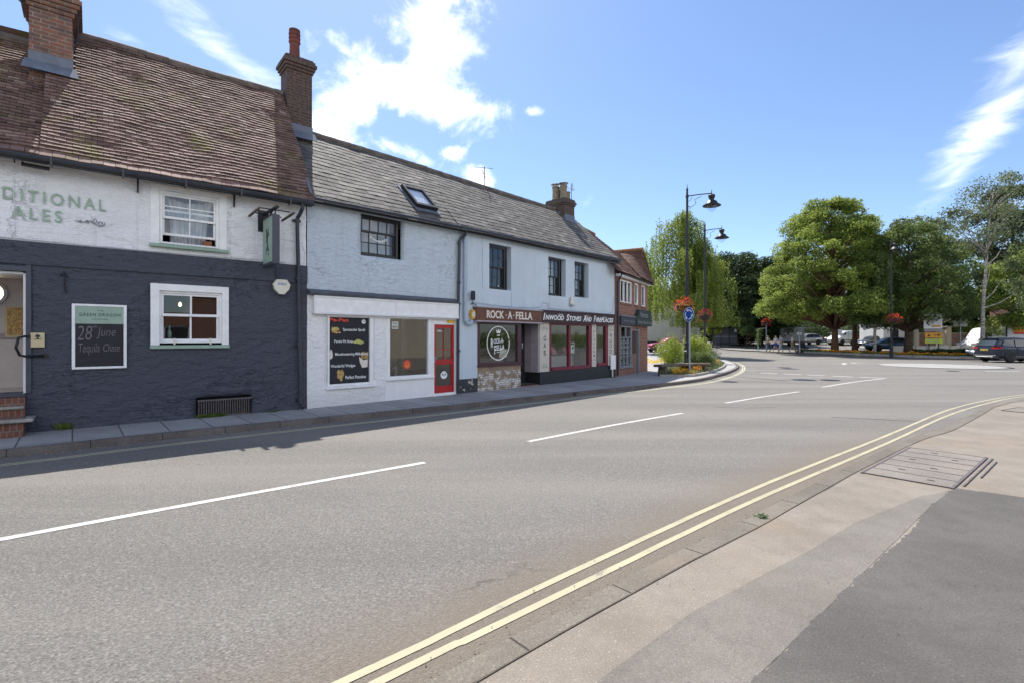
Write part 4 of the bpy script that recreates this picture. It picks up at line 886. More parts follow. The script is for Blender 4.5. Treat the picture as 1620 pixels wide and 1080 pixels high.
def panda(parent, fr, cx, cz, r, y):
    m = MB(); k = 24; m.add([(cx+r*math.cos(6.28*a/k), y, cz+r*.93*math.sin(6.28*a/k)) for a in range(k)], [tuple(range(k))]); m.build('round_badge', 'white_letter', parent, fr, recalc=False)
    m = MB()
    for ex in (-.38, .38): m.add([(cx+(ex+.2*math.cos(6.28*a/12))*r, y-.003, cz+(.12+.26*math.sin(6.28*a/12+ex))*r) for a in range(12)], [tuple(range(12))])
    for ex in (-.75, .75): m.add([(cx+(ex+.22*math.cos(6.28*a/12))*r, y-.002, cz+(.75+.22*math.sin(6.28*a/12))*r) for a in range(12)], [tuple(range(12))])
    m.add([(cx+(.12*math.cos(6.28*a/8))*r, y-.003, cz+(-.2+.09*math.sin(6.28*a/8))*r) for a in range(8)], [tuple(range(8))]); m.build('badge_marks', 'black_letter', parent, fr, recalc=False)
panda(ps, FS, 1.39, 2.045, .055, .03)
# big window
pw = BX('shop_window', 'white_wood', blue, FS, (2.04, 2.09, -.02, .1, .65, 2.19), (3.26, 3.35, -.02, .1, .65, 2.19), (2.09, 3.26, -.02, .1, 2.14, 2.19), (2.09, 3.26, -.02, .1, .65, .70), b=.006)
m = MB(); m.quad((2.07, .04, .68), (3.28, .04, .68), (3.28, .04, 2.16), (2.07, .04, 2.16)); m.build('pane', 'glass_shop', pw, FS)
BX('sill', 'white_wood', pw, FS, (1.99, 3.42, -.07, .0, .60, .65), b=.006)
stk = thing('window_sticker', 'round red sticker low on the large shop window', 'sticker', FS.W((2.62, .03, .98)))
m = MB(); m.ring((2.62, .98), .0, .115, .033, .036, 24); m.build('disc', 'red_letter', stk, FS); m = MB(); m.ring((2.62, .99), .035, .05, .028, .032, 16); m.box(2.55, 2.69, .028, .032, .93, .945); m.box(2.585, 2.655, .028, .032, .90, .91); m.build('mark', 'gold', stk, FS)
sn = thing('window_notice', 'white notice sheet in the top corner of the large shop window', 'notice', FS.W((2.28, .06, 1.95)))
BX('sheet', 'white_letter', sn, FS, (2.18, 2.37, .05, .055, 1.88, 2.07))
m = MB(); text(m, 'THE', 2.2, 2.33, 2.0, 2.04, .046, off=.02); text(m, 'MENU', 2.2, 2.35, 1.91, 1.96, .046, off=.03); m.build('letters', 'black_letter', sn, FS)
# interior fittings seen through the glass
def furn(label, fr, q, mat, name='shop_counter', cat='counter', top='timber_old'):
    t = thing(name, label, cat, fr.W(((q[0]+q[1])/2, (q[2]+q[3])/2, q[4])))
    BX('body', mat, t, fr, q, b=.01); BX('top', top, t, fr, (q[0]-.03, q[1]+.03, q[2]-.03, q[3]+.03, q[5], q[5]+.04), b=.008); return t
furn('pale counter behind the large shop window beside the red door', FS, (2.3, 3.2, 1.4, 2.0, .15, 1.05), 'interior_pale')
pt = tag(None or thing('potted_plant', 'leafy plant in a dark pot inside the large shop window', 'plant', FS.W((2.55, .7, .65))))
MB().lathe([(.0, 0), (.1, 0), (.13, .2), (0, .2)], FS.W((2.55, .7, .66)) if False else (0, 0, 0), 14).build('pot', 'board_black', pt)
m = MB()
for i in range(70):
    a, e, l = random.uniform(0, 6.28), random.uniform(.3, 1.4), random.uniform(.15, .42); x, y, z = l*math.cos(a)*math.cos(e), l*math.sin(a)*math.cos(e), .2+l*math.sin(e)
    m.tint = random.random(); m.add([(0, 0, .2), (x-.02, y, z*.8), (x, y, z), (x+.02, y+.02, z*.8)], [(0, 1, 2, 3)])
m.build('leaves', 'leaf_olive', pt, recalc=False)
# red door
BX('door_frame', 'white_wood', blue, FS, (3.42, 3.455, -.01, .1, .15, 2.2), (4.16, 4.2, -.01, .1, .15, 2.2), (3.455, 4.16, -.01, .1, 2.02, 2.06), (3.455, 4.16, -.01, .1, 2.16, 2.2), (3.455, 4.16, .03, .06, 2.06, 2.16), b=.004)
dr_ = BX('red_door', 'red_door', blue, FS, (3.457, 3.54, .03, .075, .17, 2.02), (4.075, 4.158, .03, .075, .17, 2.02), (3.54, 4.075, .03, .075, 1.92, 2.02), (3.54, 4.075, .03, .075, .17, .36), (3.54, 4.075, .03, .075, .94, 1.08), (3.797, 3.818, .035, .07, 1.08, 1.92), (3.54, 4.075, .035, .07, 1.34, 1.36), b=.004)
m = MB(); m.quad((3.53, .052, .35), (4.08, .052, .35), (4.08, .052, 1.94), (3.53, .052, 1.94)); m.build('pane', 'glass_shop', dr_, FS)
panda(dr_, FS, 3.82, .65, .115, .046); 
m = MB(); text(m, 'OPEN', 3.58, 3.75, 1.82, 1.87, .045, off=.02); m.build('letters', 'white_letter', dr_, FS)
BX('door_handle', 'galv', dr_, FS, (3.475, 3.505, .005, .03, 1.0, 1.17), (3.48, 3.56, -.02, .005, 1.1, 1.12), b=.003)
BX('doorstep', 'white_wood', blue, FS, (3.42, 4.2, -.04, .1, .08, .165), b=.01)
BX('number_plate_panel', 'yellow', blue, FS, (3.93, 4.14, -.015, .03, 2.065, 2.155))
# ---- second facade (smooth)
U1 = (1.29, 2.27, 3.13, 4.50, .2); U2 = (4.15, 5.15, 3.11, 4.44, .2); U3 = (5.69, 6.60, 3.15, 4.45, .2)
ops = [U1, U2, U3, (.80, 2.72, .0, 2.14, .1), (2.72, 3.66, .0, 2.16, .6), (4.17, 6.77, .5, 2.17, .12), (7.1, 7.94, .56, 2.19, .12)]
m = MB(); wall(m, -.02, 8.47, 2.14, 4.85, [U1, U2, U3], amp=.006, step=.3, seed=31)
wall(m, -.02, .80, .5, 2.14); m.quad((8.47, 0, 0), (8.47, 5, 0), (8.47, 5, 4.85), (8.47, 0, 4.85)); m.add([(8.47, 0, 4.85), (8.47, 2.4, 7.05), (8.47, 5, 4.85)], [(0, 1, 2)])
m.build('smooth_wall', 'blue_smooth', blue, FR, recalc=False)
m = MB(); wall(m, -.02, .80, -.1, .5, [], y=-.012, amp=.01, step=.15); m.build('flaking_plinth', 'flaking', blue, FR)
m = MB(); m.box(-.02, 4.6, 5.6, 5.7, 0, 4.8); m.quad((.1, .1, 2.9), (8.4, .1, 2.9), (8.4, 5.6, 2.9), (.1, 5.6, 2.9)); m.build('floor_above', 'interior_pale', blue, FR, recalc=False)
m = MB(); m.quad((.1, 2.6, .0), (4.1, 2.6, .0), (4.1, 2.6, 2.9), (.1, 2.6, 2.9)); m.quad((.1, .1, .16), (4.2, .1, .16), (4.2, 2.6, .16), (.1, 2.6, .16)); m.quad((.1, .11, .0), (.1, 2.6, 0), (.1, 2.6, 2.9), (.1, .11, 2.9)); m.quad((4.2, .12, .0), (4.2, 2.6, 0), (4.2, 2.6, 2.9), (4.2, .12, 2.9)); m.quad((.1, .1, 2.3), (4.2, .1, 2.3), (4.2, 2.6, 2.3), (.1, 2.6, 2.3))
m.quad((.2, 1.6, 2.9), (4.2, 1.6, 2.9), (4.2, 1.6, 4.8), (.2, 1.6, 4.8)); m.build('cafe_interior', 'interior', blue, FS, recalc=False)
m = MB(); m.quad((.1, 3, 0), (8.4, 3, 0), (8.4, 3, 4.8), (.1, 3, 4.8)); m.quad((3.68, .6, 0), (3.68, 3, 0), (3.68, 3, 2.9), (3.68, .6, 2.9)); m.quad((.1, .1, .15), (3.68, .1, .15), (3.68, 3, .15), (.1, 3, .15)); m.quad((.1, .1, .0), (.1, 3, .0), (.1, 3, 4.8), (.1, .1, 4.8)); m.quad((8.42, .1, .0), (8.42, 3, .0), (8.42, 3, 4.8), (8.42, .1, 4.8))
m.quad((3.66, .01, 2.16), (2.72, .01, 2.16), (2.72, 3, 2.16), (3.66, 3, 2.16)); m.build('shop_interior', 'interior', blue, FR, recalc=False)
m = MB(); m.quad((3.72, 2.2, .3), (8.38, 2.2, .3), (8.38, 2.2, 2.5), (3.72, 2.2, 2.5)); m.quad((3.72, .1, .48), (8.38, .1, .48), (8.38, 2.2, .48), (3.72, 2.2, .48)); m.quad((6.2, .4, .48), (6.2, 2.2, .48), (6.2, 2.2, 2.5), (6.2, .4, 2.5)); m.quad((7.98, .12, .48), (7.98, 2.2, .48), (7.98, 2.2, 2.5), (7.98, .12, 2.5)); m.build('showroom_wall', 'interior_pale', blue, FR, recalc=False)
# upper windows of the smooth facade
for (a, b, c, d, n1, n2) in ((1.31, 2.10, 3.15, 4.47, (3, 2), (3, 2)), (4.17, 4.94, 3.13, 4.42, (3, 2), (3, 2)), (5.71, 6.42, 3.17, 4.43, (3, 2), (3, 3))):
    o = sash(blue, FR, a, b, c, d, .10, 'dark_frame', n1, n2, bar=.045, mun=.02, fw=.055)
m = MB()
for a, b, c, d in ((4.24, 4.88, 3.2, 4.4), (5.78, 6.36, 3.5, 4.4)):
    for k in range(18):
        xa = a+(b-a)*k/18; xb = a+(b-a)*(k+1)/18; m.quad((xa, .33+.014*math.sin(k*1.5), c), (xb, .33+.014*math.sin((k+1)*1.5), c), (xb, .33+.014*math.sin((k+1)*1.5), d), (xa, .33+.014*math.sin(k*1.5), d))
m.build('net_curtain', 'curtain', blue, FR, recalc=False)
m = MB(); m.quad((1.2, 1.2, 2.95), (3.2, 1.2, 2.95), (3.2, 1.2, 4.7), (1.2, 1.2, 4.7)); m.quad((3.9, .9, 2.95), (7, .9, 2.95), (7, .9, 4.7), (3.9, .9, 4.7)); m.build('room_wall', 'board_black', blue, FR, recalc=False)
for i, x in enumerate((1.42, 1.93)):
    j = thing('jar', ('left' if i == 0 else 'right')+' white jar on the sill of the first tall upper window', 'jar', FR.W((x, .26, 3.2)), group='white jars on the upper sill')
    MB().lathe([(.035, 0), (.038, .07), (.025, .09), (0, .1)], seg=10).build('body', 'white_letter', j, smooth=True)
# sill board, gutters, pipes
m = MB(); m.tube([(0.0, -.21, 4.70), (4.24, -.2, 4.72)], .05, 8); m.box(0.02, 4.25, -.17, -.15, 4.62, 4.78); m.build('gutter', 'gutter', blue, FS)
m = MB(); m.tube([(0.0, -.21, 4.72), (8.6, -.2, 4.79)], .05, 8); m.box(0, 8.55, -.17, -.15, 4.62, 4.80); m.build('gutter', 'gutter', blue, FR)
m = MB(); m.tube([(4.43, -.18, 4.68), (4.42, -.16, 4.55), (4.3, -.1, 4.45), (4.27, -.08, 4.38), (4.215, -.08, 2.0), (4.21, -.08, .12)], .042, 10)
for z in (4.3, 3.2, 2.6, 1.3, .4): m.tube([(4.225+.03*(z/4.3), -.08, z-.03), (4.225+.03*(z/4.3), -.08, z+.03)], .055, 10)
m.build('downpipe', 'pipe_dark', blue, FS)
m = MB(); m.tube([(.25, -.08, 4.7), (.25, -.08, 2.3), (.26, -.09, 2.14), (.33, -.1, 2.06), (.42, -.1, 2.06), (.50, -.08, 2.12), (.52, .0, 2.16)], .055, 12)
for z in (4.4, 3.4, 2.9): m.tube([(.25, -.08, z-.025), (.25, -.08, z+.025)], .066, 12)
m.build('soil_pipe', 'pipe_blue', blue, FR)
m = MB()
m.tube([(.99, -.012, 4.62), (.99, -.012, 3.2), (1.02, -.012, 3.12), (1.08, -.012, 3.14)], .006, 5); m.tube([(.62, -.06, 2.68), (1.4, -.02, 2.64), (2.5, -.02, 2.62), (3.3, -.02, 2.64), (3.7, -.02, 2.68), (3.8, -.02, 2.84), (4.1, -.02, 2.83), (4.12, -.02, 2.66)], .008, 5)
m.tube([(2.27, -.01, 3.1), (2.27, -.01, 2.64)], .005, 5); m.tube([(4.12, -.02, 2.66), (6, -.015, 2.63), (7.9, -.015, 2.60), (8.3, -.02, 2.72), (8.38, -.02, 3.3)], .007, 5)
m.build('cable', 'pipe_blue', blue, FR)
fl = thing('floodlight', 'small dark floodlight on the pale blue wall above the left shop sign', 'floodlight', FR.W((.50, -.1, 2.9)))
BX('housing', 'black_gloss', fl, FR, (.46, .60, -.14, -.07, 2.74, 3.0), b=.02); MB().tube([(.53, -.02, 2.62), (.53, -.09, 2.66), (.53, -.1, 2.76)], .012, 6).build('bracket', 'black_gloss', fl, FR)
MB().tube([(.56, -.04, 2.66), (.66, -.06, 2.62), (.72, -.12, 2.5), (.66, -.1, 2.42), (.58, -.05, 2.36)], .012, 6).build('cable', 'iron', fl, FR)
al = thing('alarm_box', 'yellow and white hexagonal alarm box beside the brown shop sign', 'alarm box', FR.W((.60, -.05, 2.3)))
m = MB(); m.prism([(.45, 2.33), (.50, 2.46), (.66, 2.46), (.72, 2.33), (.67, 2.19), (.50, 2.19)], -.10, 0); m.build('case', 'gold', al, FR)
m = MB(); m.ring((.585, 2.33), 0, .085, -.106, -.1, 20); m.build('front_disc', 'ivory', al, FR)
bb = thing('bell_box', 'cream bell-shaped alarm box above the stove shop sign', 'alarm box', FR.W((5.46, -.05, 2.84)))
m = MB(); m.lathe([(.0, 0), (.10, .0), (.11, .05), (.10, .14), (.06, .26), (.03, .29), (0, .29)], (5.44, -.07, 2.84), 16, sy=.6); m.build('cover', 'ivory', bb, FR, smooth=True)
BX('base', 'galv', bb, FR, (5.36, 5.52, -.12, 0, 2.80, 2.84))
# ---- brown music shop front
fs = thing('fascia_sign', 'brown sign with large cream letters above the left dark shop window', 'sign', FR.W((2.1, -.15, 2.15)))
BX('sign_board', 'brown_sign', fs, FR, (.62, 3.6, -.16, -.0, 2.17, 2.53), b=.006); BX('trim', 'mauve_paint', fs, FR, (.60, 3.62, -.2, -.0, 2.53, 2.57), (.60, 3.6, -.19, -.0, 2.12, 2.168), b=.005)
m = MB()
for s_, a, b in (('ROCK', 1.02, 1.76), ('A', 1.93, 2.13), ('FELLA', 2.30, 3.10)): text(m, s_, a, b, 2.235, 2.47, -.172, thick=.012, off=.025)
for x in (1.86, 2.20): m.box(x-.018, x+.018, -.172, -.16, 2.33, 2.37)
m.build('letters', 'cream_letter', fs, FR)
m = MB(); wall(m, .80, 2.72, -.1, .84, [], y=-.0); m.quad((2.72, 0, 0), (2.72, .35, 0), (2.72, .35, .84), (2.72, 0, .84)); m.quad((.8, 0, .84), (2.72, 0, .84), (2.72, .35, .84), (.8, .35, .84)); m.build('brick_stall_riser', 'shop_brick', blue, FR, recalc=False)
w = BX('shop_window', 'plum', blue, FR, (.80, .88, -.03, .06, .84, 2.14), (2.54, 2.72, -.03, .06, .84, 2.14), (.88, 2.54, -.03, .06, 2.06, 2.14), (.88, 2.54, -.03, .06, .84, .93), (.78, 2.74, -.07, .0, .82, .86), b=.006)
m = MB(); m.quad((.86, .03, .9), (2.56, .03, .9), (2.56, .03, 2.08), (.86, .03, 2.08)); m.build('pane', 'glass', w, FR)
m = MB(); m.ring((1.71, 1.50), .475, .505, .018, .024, 40, sz=1.03, a0=.25, a1=6.45)
text(m, 'OCK-A-', 1.50, 1.95, 1.48, 1.63, .02, off=.02, drop=.03); text(m, 'ELLA', 1.63, 1.98, 1.28, 1.44, .02, off=.02, drop=.03); text(m, 'F', 1.53, 1.615, 1.17, 1.43, .0195, off=.02); text(m, 'R', 1.38, 1.485, 1.37, 1.64, .0195, off=.02); text(m, 'MUSIC', 1.64, 1.96, 1.215, 1.24, .02, off=.02, drop=.02)
m.add([(1.63, .02, 1.80), (1.61, .02, 1.92), (1.67, .02, 1.86), (1.71, .02, 1.93), (1.75, .02, 1.86), (1.81, .02, 1.92), (1.79, .02, 1.80)], [(0, 1, 2, 3, 4, 5, 6)]); m.add([(1.63, .02, 1.73), (1.67, .02, 1.76), (1.71, .02, 1.745), (1.75, .02, 1.76), (1.79, .02, 1.73), (1.75, .02, 1.72), (1.71, .02, 1.725), (1.67, .02, 1.72)], [(0, 1, 2, 3, 4, 5, 6, 7)])
m.build('window_lettering', 'white_letter', w, FR, recalc=False)
furn('dark display plinth inside the lettered shop window', FR, (1.0, 2.4, .5, 1.0, .16, .98), 'interior', name='display_plinth', cat='plinth')
gt = thing('guitar', 'pale electric guitar standing inside the lettered shop window', 'guitar', FR.W((2.3, .4, 1.05)))
m = MB(); m.add([(-.12, 0, 0), (.02, 0, -.03), (.14, 0, .02), (.11, 0, .14), (.15, 0, .26), (.04, 0, .24), (.03, 0, .3), (-.03, 0, .3), (-.1, 0, .3), (-.09, 0, .18)], [tuple(range(10))]); m.build('body', 'cream_letter', gt, recalc=False); BX('neck', 'timber_old', gt, None, (-.02, .02, -.01, .01, .3, .75))
# recessed doorway of the music shop
m = MB(); m.box(2.76, 3.66, .62, .66, .1, 2.16, b=.004); m.build('recessed_door', 'board_black', blue, FR)
m = MB(); m.box(3.60, 3.662, .0, .6, .52, 2.16); m.box(3.585, 3.60, .25, .33, .52, 2.16); m.build('doorway_lining', 'mauve_paint', blue, FR)
BX('doorway_step', 'red_brick', blue, FR, (2.72, 3.66, .02, .62, .06, .12))
BX('push_plate', 'galv', blue, FR, (2.74, 2.78, -.035, -.03, 1.32, 1.5))
# ---- stove shop front
f2 = thing('fascia_sign', 'dark maroon sign with slanted white serif style letters above the red windows', 'sign', FR.W((5.9, -.15, 2.2)))
BX('sign_board', 'maroon_sign', f2, FR, (3.62, 8.28, -.15, -.0, 2.21, 2.55), b=.006); BX('trim', 'plum', f2, FR, (3.6, 8.3, -.19, 0, 2.55, 2.59), (3.62, 8.3, -.17, 0, 2.17, 2.208), b=.004)
m = MB()
for big, small, a, a1, b in (('I', 'NWOOD', 3.68, 3.80, 4.83), ('S', 'TOVES', 4.98, 5.16, 5.90), ('A', 'ND', 6.02, 6.24, 6.56), ('F', 'IREPLACES', 6.72, 6.88, 8.12)):
    text(m, big, a, a1-.01, 2.255, 2.485, -.158, thick=.006, off=.022, shear=.25); text(m, small, a1+.0, b, 2.262, 2.43, -.158, thick=.006, off=.022, shear=.25)
for x, z in ((4.62, 2.44), (6.2, 2.44), (7.45, 2.42)): m.tube([(x-.12, -.158, z), (x-.04, -.158, z+.04), (x+.03, -.158, z+.01), (x+.10, -.158, z+.045), (x+.15, -.158, z+.01)], .009, 5)
m.build('letters', 'white_letter', f2, FR)
m = MB(); wall(m, 3.66, 8.47, -.1, .56, [], y=-.03); m.quad((3.66, -.03, 0), (3.66, .6, 0), (3.66, .6, .54), (3.66, -.03, .54)); m.quad((3.66, -.03, .56), (8.47, -.03, .56), (8.47, .1, .5), (3.66, .1, .5)); m.build('black_plinth', 'plinth_black', blue, FR, recalc=False)
for a, b, z in ((3.66, 4.16, .53), (6.79, 7.08, .575), (7.95, 8.36, .58)): BX('pilaster', 'cream_paint', blue, FR, (a, b, -.035, .1, z, 2.21), b=.006)
w = BX('shop_window', 'burgundy', blue, FR, (4.16, 4.30, -.02, .1, .54, 2.17), (6.60, 6.79, -.02, .1, .57, 2.17), (4.30, 6.60, -.02, .1, 2.1, 2.17), (4.30, 6.60, -.05, .1, .54, .66), (5.33, 5.45, -.01, .1, .66, 2.1), b=.008)
m = MB(); m.quad((4.28, .05, .62), (6.62, .05, .62), (6.62, .05, 2.12), (4.28, .05, 2.12)); m.build('pane', 'glass_shop', w, FR)
w = BX('shop_window', 'burgundy', blue, FR, (7.08, 7.16, -.02, .1, .58, 2.19), (7.78, 7.95, -.02, .1, .58, 2.19), (7.16, 7.78, -.02, .1, 2.1, 2.19), (7.16, 7.78, -.05, .1, .58, .70), b=.008)
m = MB(); m.quad((7.14, .05, .66), (7.8, .05, .66), (7.8, .05, 2.12), (7.14, .05, 2.12)); m.build('pane', 'glass_shop', w, FR)
m = MB(); [text(m, ch, 3.84, 3.98, z, z+.17, -.038, off=.012) for ch, z in (('G', 1.56), ('A', 1.32), ('S', 1.08))]
[text(m, ch, 8.04, 8.20, z, z+.155, -.038, off=.012) for ch, z in (('W', 1.68), ('O', 1.47), ('O', 1.27), ('D', 1.05))]
[text(m, ch, 6.89, 6.97, z, z+.07, -.038, off=.012) for ch, z in zip('ELECTRIC', [1.86-.15*i for i in range(8)])]
m.build('pilaster_letters', 'black_letter', blue, FR)
m = MB()
for x in (3.91, 8.14): text(m, 'STOVES', x-.15, x+.15, 1.91, 1.99, -.038, off=.02, arc=.03)
text(m, 'AND', 3.84, 3.98, .76, .80, -.038, off=.02); text(m, 'SALES', 3.78, 4.06, .66, .73, -.038, off=.02); m.build('green_letters', 'green_letter', blue, FR)
sb = thing('pavement_sign', 'white post-mounted board leaning at the right end of the stove shop', 'sign board', FR.W((8.28, -.1, .1)))
BX('panel', 'white_wood', sb, FR, (8.02, 8.38, -.12, -.08, .42, .98), b=.01); BX('leg', 'white_wood', sb, FR, (8.13, 8.17, -.12, -.09, .10, .42))
BX('foot', 'board_black', sb, FR, (8.09, 8.21, -.18, -.04, .10, .12))
# stoves and displays in the showroom
def stove(fr, x, y, z, w, h, label):
    t = thing('stove', label, 'stove', fr.W((x, y, z))); BX('body', 'black_gloss', t, fr, (x-w/2, x+w/2, y-.2, y+.2, z+.1, z+h), b=.02); BX('door_pane', 'interior', t, fr, (x-w/2+.05, x+w/2-.05, y-.215, y-.2, z+.2, z+h-.08))
    MB().tube([fr.W((x, y, z+h))]*1+[fr.W((x, y, z+h+.8))], .05, 8).build('flue', 'black_gloss', t) if False else None
    for sx in (-1, 1): BX('leg', 'black_gloss', t, fr, (x+sx*w*.4-.02, x+sx*w*.4+.02, y-.15, y+.15, z, z+.1))
stove(FR, 4.7, 1.6, .48, .6, .9, 'black stove standing at left inside the red framed window'); stove(FR, 5.6, 1.5, .48, .45, .7, 'smaller black stove in the middle of the showroom'); stove(FR, 7.4, 1.3, .48, .45, .6, 'black stove behind the narrow right showroom window')
pic = thing('wall_panel', 'dark square panel on the back wall of the showroom, right window', 'panel', FR.W((7.5, 2.15, 1.7))); BX('panel', 'board_black', pic, FR, (7.2, 7.9, 2.1, 2.18, 1.55, 2.15)); 
pic = thing('wall_panel', 'tall tan panel hanging high in the showroom behind the red mullion', 'panel', FR.W((5.8, 1.9, 1.9))); BX('panel', 'food_tan', pic, FR, (5.6, 6.0, 1.9, 1.95, 1.7, 2.3))
for i, (x, c_) in enumerate(((4.5, 'pink'), (5.05, 'pink'), (5.75, 'flower_pink'))):
    q = thing('display_card', ('first', 'second', 'third')[i]+' pink display card from the left on the showroom shelf', 'card', FR.W((x, .45, 1.05)), group='pink cards on the shelf'); m = MB(); m.quad((x-.14, .4, 1.08), (x+.14, .42, 1.08), (x+.11, .52, 1.34), (x-.11, .5, 1.34)); m.build('card', c_, q, FR, recalc=False)
furn('low pale display shelf running behind the red framed window', FR, (4.35, 6.1, .4, .75, .48, 1.03), 'interior_pale', name='display_shelf', cat='shelf')
wb = thing('price_board', 'white price board with dark spots inside the red framed window', 'board', FR.W((6.0, .35, 1.1))); BX('sheet', 'white_letter', wb, FR, (5.85, 6.15, .33, .35, 1.1, 1.5)); BX('spots', 'board_black', wb, FR, (5.90, 6.1, .32, .33, 1.42, 1.47), (6.0, 6.08, .32, .33, 1.25, 1.33))
# ---- slate roof over both
SE = (-.22, 4.70); SR = (2.4, 7.10)
sl = MB(); slope = (SR[1]-SE[1])/(SR[0]-SE[0])
tiles(sl, (-.02, SE[0], SE[1]), (4.42, SE[0], SE[1]), (4.85, SR[0], SR[1]+.02), (.10, SR[0], SR[1]+.06), .2, .27, th=.007, jit=.003, sag=.03, lap=1.2, var=.8)
rfs = sl.build('roof', 'slate', blue, FS, recalc=False)
sl = MB(); k_ = .046
tiles(sl, (-.03, SE[0], SE[1]+.01), (8.66, SE[0], SE[1]+.05), (8.66, SR[0], SR[1]-.02), (.12, SR[0], SR[1]), .2, .27, th=.007, jit=.003, sag=.03, lap=1.2, var=.8)
sl.build('roof', 'slate', blue, FR, recalc=False)
m = MB()
for fr, a, b, n, z0, z1 in ((FS, .5, 4.9, 10, SR[1]+.07, SR[1]+.02), ):
    for i in range(n): x0 = a+(b-a)*i/n; x1 = a+(b-a)*(i+1.02)/n; zz = z0+(z1-z0)*i/n; m.tube([(x0, 2.4, zz), (x1, 2.4, zz+.008)], [.085, .08], 8)
m.build('ridge', 'ridge_tile', blue, FS)
m = MB()
for i in range(19): x0 = .1+8.5*i/19; x1 = x0+8.5*1.02/19; m.tube([(x0, 2.4, SR[1]+.02-.03*i/19), (x1, 2.4, SR[1]+.028-.03*i/19)], [.085, .08], 8)
m.build('ridge', 'ridge_tile', blue, FR)
m = MB(); m.quad((0, 2.4, 7.05), (8.6, 2.4, 7.05), (8.6, 5.4, 4.6), (0, 5.4, 4.6)); m.build('rear_slope', 'slate', blue, FR)
m = MB(); m.quad((0, 2.4, 7.05), (4.8, 2.4, 7.05), (4.8, 5.2, 4.6), (0, 5.4, 4.6)); m.build('rear_slope', 'slate', blue, FS)
# skylight in the slope: local axes along the slope
def slopept(x, t, h, fr=FS): L = math.hypot(SR[0]-SE[0], SR[1]-SE[1]); uy, uz = (SR[0]-SE[0])/L, (SR[1]-SE[1])/L; return (x, SE[0]+uy*t-uz*h, SE[1]+uz*t+uy*h)
def slopebox(mb, x0, x1, t0, t1, h0, h1):
    v = [slopept(x, t, h) for x in (x0, x1) for t in (t0, t1) for h in (h0, h1)]; mb.add(v, ((0, 1, 3, 2), (4, 6, 7, 5), (0, 4, 5, 1), (2, 3, 7, 6), (0, 2, 6, 4), (1, 5, 7, 3)))
m = MB()
for q in ((3.0, 3.07, .60, 1.62), (3.63, 3.70, .60, 1.62), (3.07, 3.63, .60, .70), (3.07, 3.63, 1.52, 1.62)): slopebox(m, *q, .0, .15)
skl = m.build('skylight', 'black_gloss', blue, FS)
m = MB(); v = [slopept(x, t, .115) for x, t in ((3.06, .69), (3.64, .69), (3.64, 1.53), (3.06, 1.53))]; m.add(v, [(0, 1, 2, 3)]); m.build('pane', 'glass', skl, FS)
m = MB(); v = [slopept(x, t, .05) for x, t in ((3.06, .69), (3.64, .69), (3.64, 1.53), (3.06, 1.53))]; m.add(v, [(0, 1, 2, 3)]); m.build('blind', 'curtain', skl, FS)
m = MB(); slopebox(m, 2.94, 3.0, .52, 1.7, .02, .05); slopebox(m, 3.70, 3.76, .52, 1.7, .02, .05); slopebox(m, 2.94, 3.76, .46, .6, .02, .045); m.build('flashing', 'lead', skl, FS)
# party verge between clay tiles and slates, chimney of the far end, aerial
m = MB(); m.tube([(.0, -.3, 4.78), (.05, .8, 5.95), (.1, 2.0, 7.45)], .03, 6); m.build('verge_fillet', 'lead', pub, FP)
c, zt = chimney(blue, FR, 7.66, 8.34, 1.88, 2.85, 6.62, 7.25, 'chimney_dark', 2, over=.06, slope=.92)
pot(c, FR, 7.84, 2.08, zt, .55, .15, 'pot_buff', True); pot(c, FR, 8.16, 2.12, zt, .36, .13, 'pot_buff'); pot(c, FR, 7.84, 2.5, zt, .58, .15, 'pot_buff', True); pot(c, FR, 8.16, 2.52, zt, .5, .14, 'pot_buff', True)
ae = thing('roof_aerial', 'thin dark television aerial on the slate roof ridge', 'aerial', FR.W((3.55, 2.5, 7.05)))
MB().tube([(3.55, 2.5, 6.9), (3.55, 2.5, 7.92)], .016, 6).build('mast', 'iron', ae, FR)
m = MB(); m.tube([(3.15, 2.2, 7.62), (4.0, 2.85, 7.62)], .01, 5); m.tube([(3.25, 2.72, 7.88), (3.8, 2.3, 7.86)], .009, 5)
for i in range(7): x, y = 3.17+.13*i, 2.215+.1*i; m.tube([(x-.12, y+.16, 7.62), (x+.12, y-.16, 7.62)], .006, 4)
m.build('antenna', 'iron', ae, FR)
a2 = thing('roof_aerial', 'small aerial clamped beside the pale chimney pots', 'aerial', FR.W((8.25, 1.95, zt)))
MB().tube([(8.3, 2.0, zt-.3), (8.3, 2.0, zt+.75)], .012, 6).build('mast', 'iron', a2, FR)
m = MB(); m.tube([(8.05, 1.9, zt+.5), (8.6, 2.1, zt+.5)], .008, 5)
for i in range(5): m.tube([(8.1+.1*i, 1.78+.04*i, zt+.5), (8.0+.1*i, 2.06+.04*i, zt+.5)], .006, 4)
m.tube([(8.3, 2, zt+.7), (8.45, 2.05, zt+.62), (8.48, 2.05, zt+.8)], .008, 5); m.build('antenna', 'iron', a2, FR)

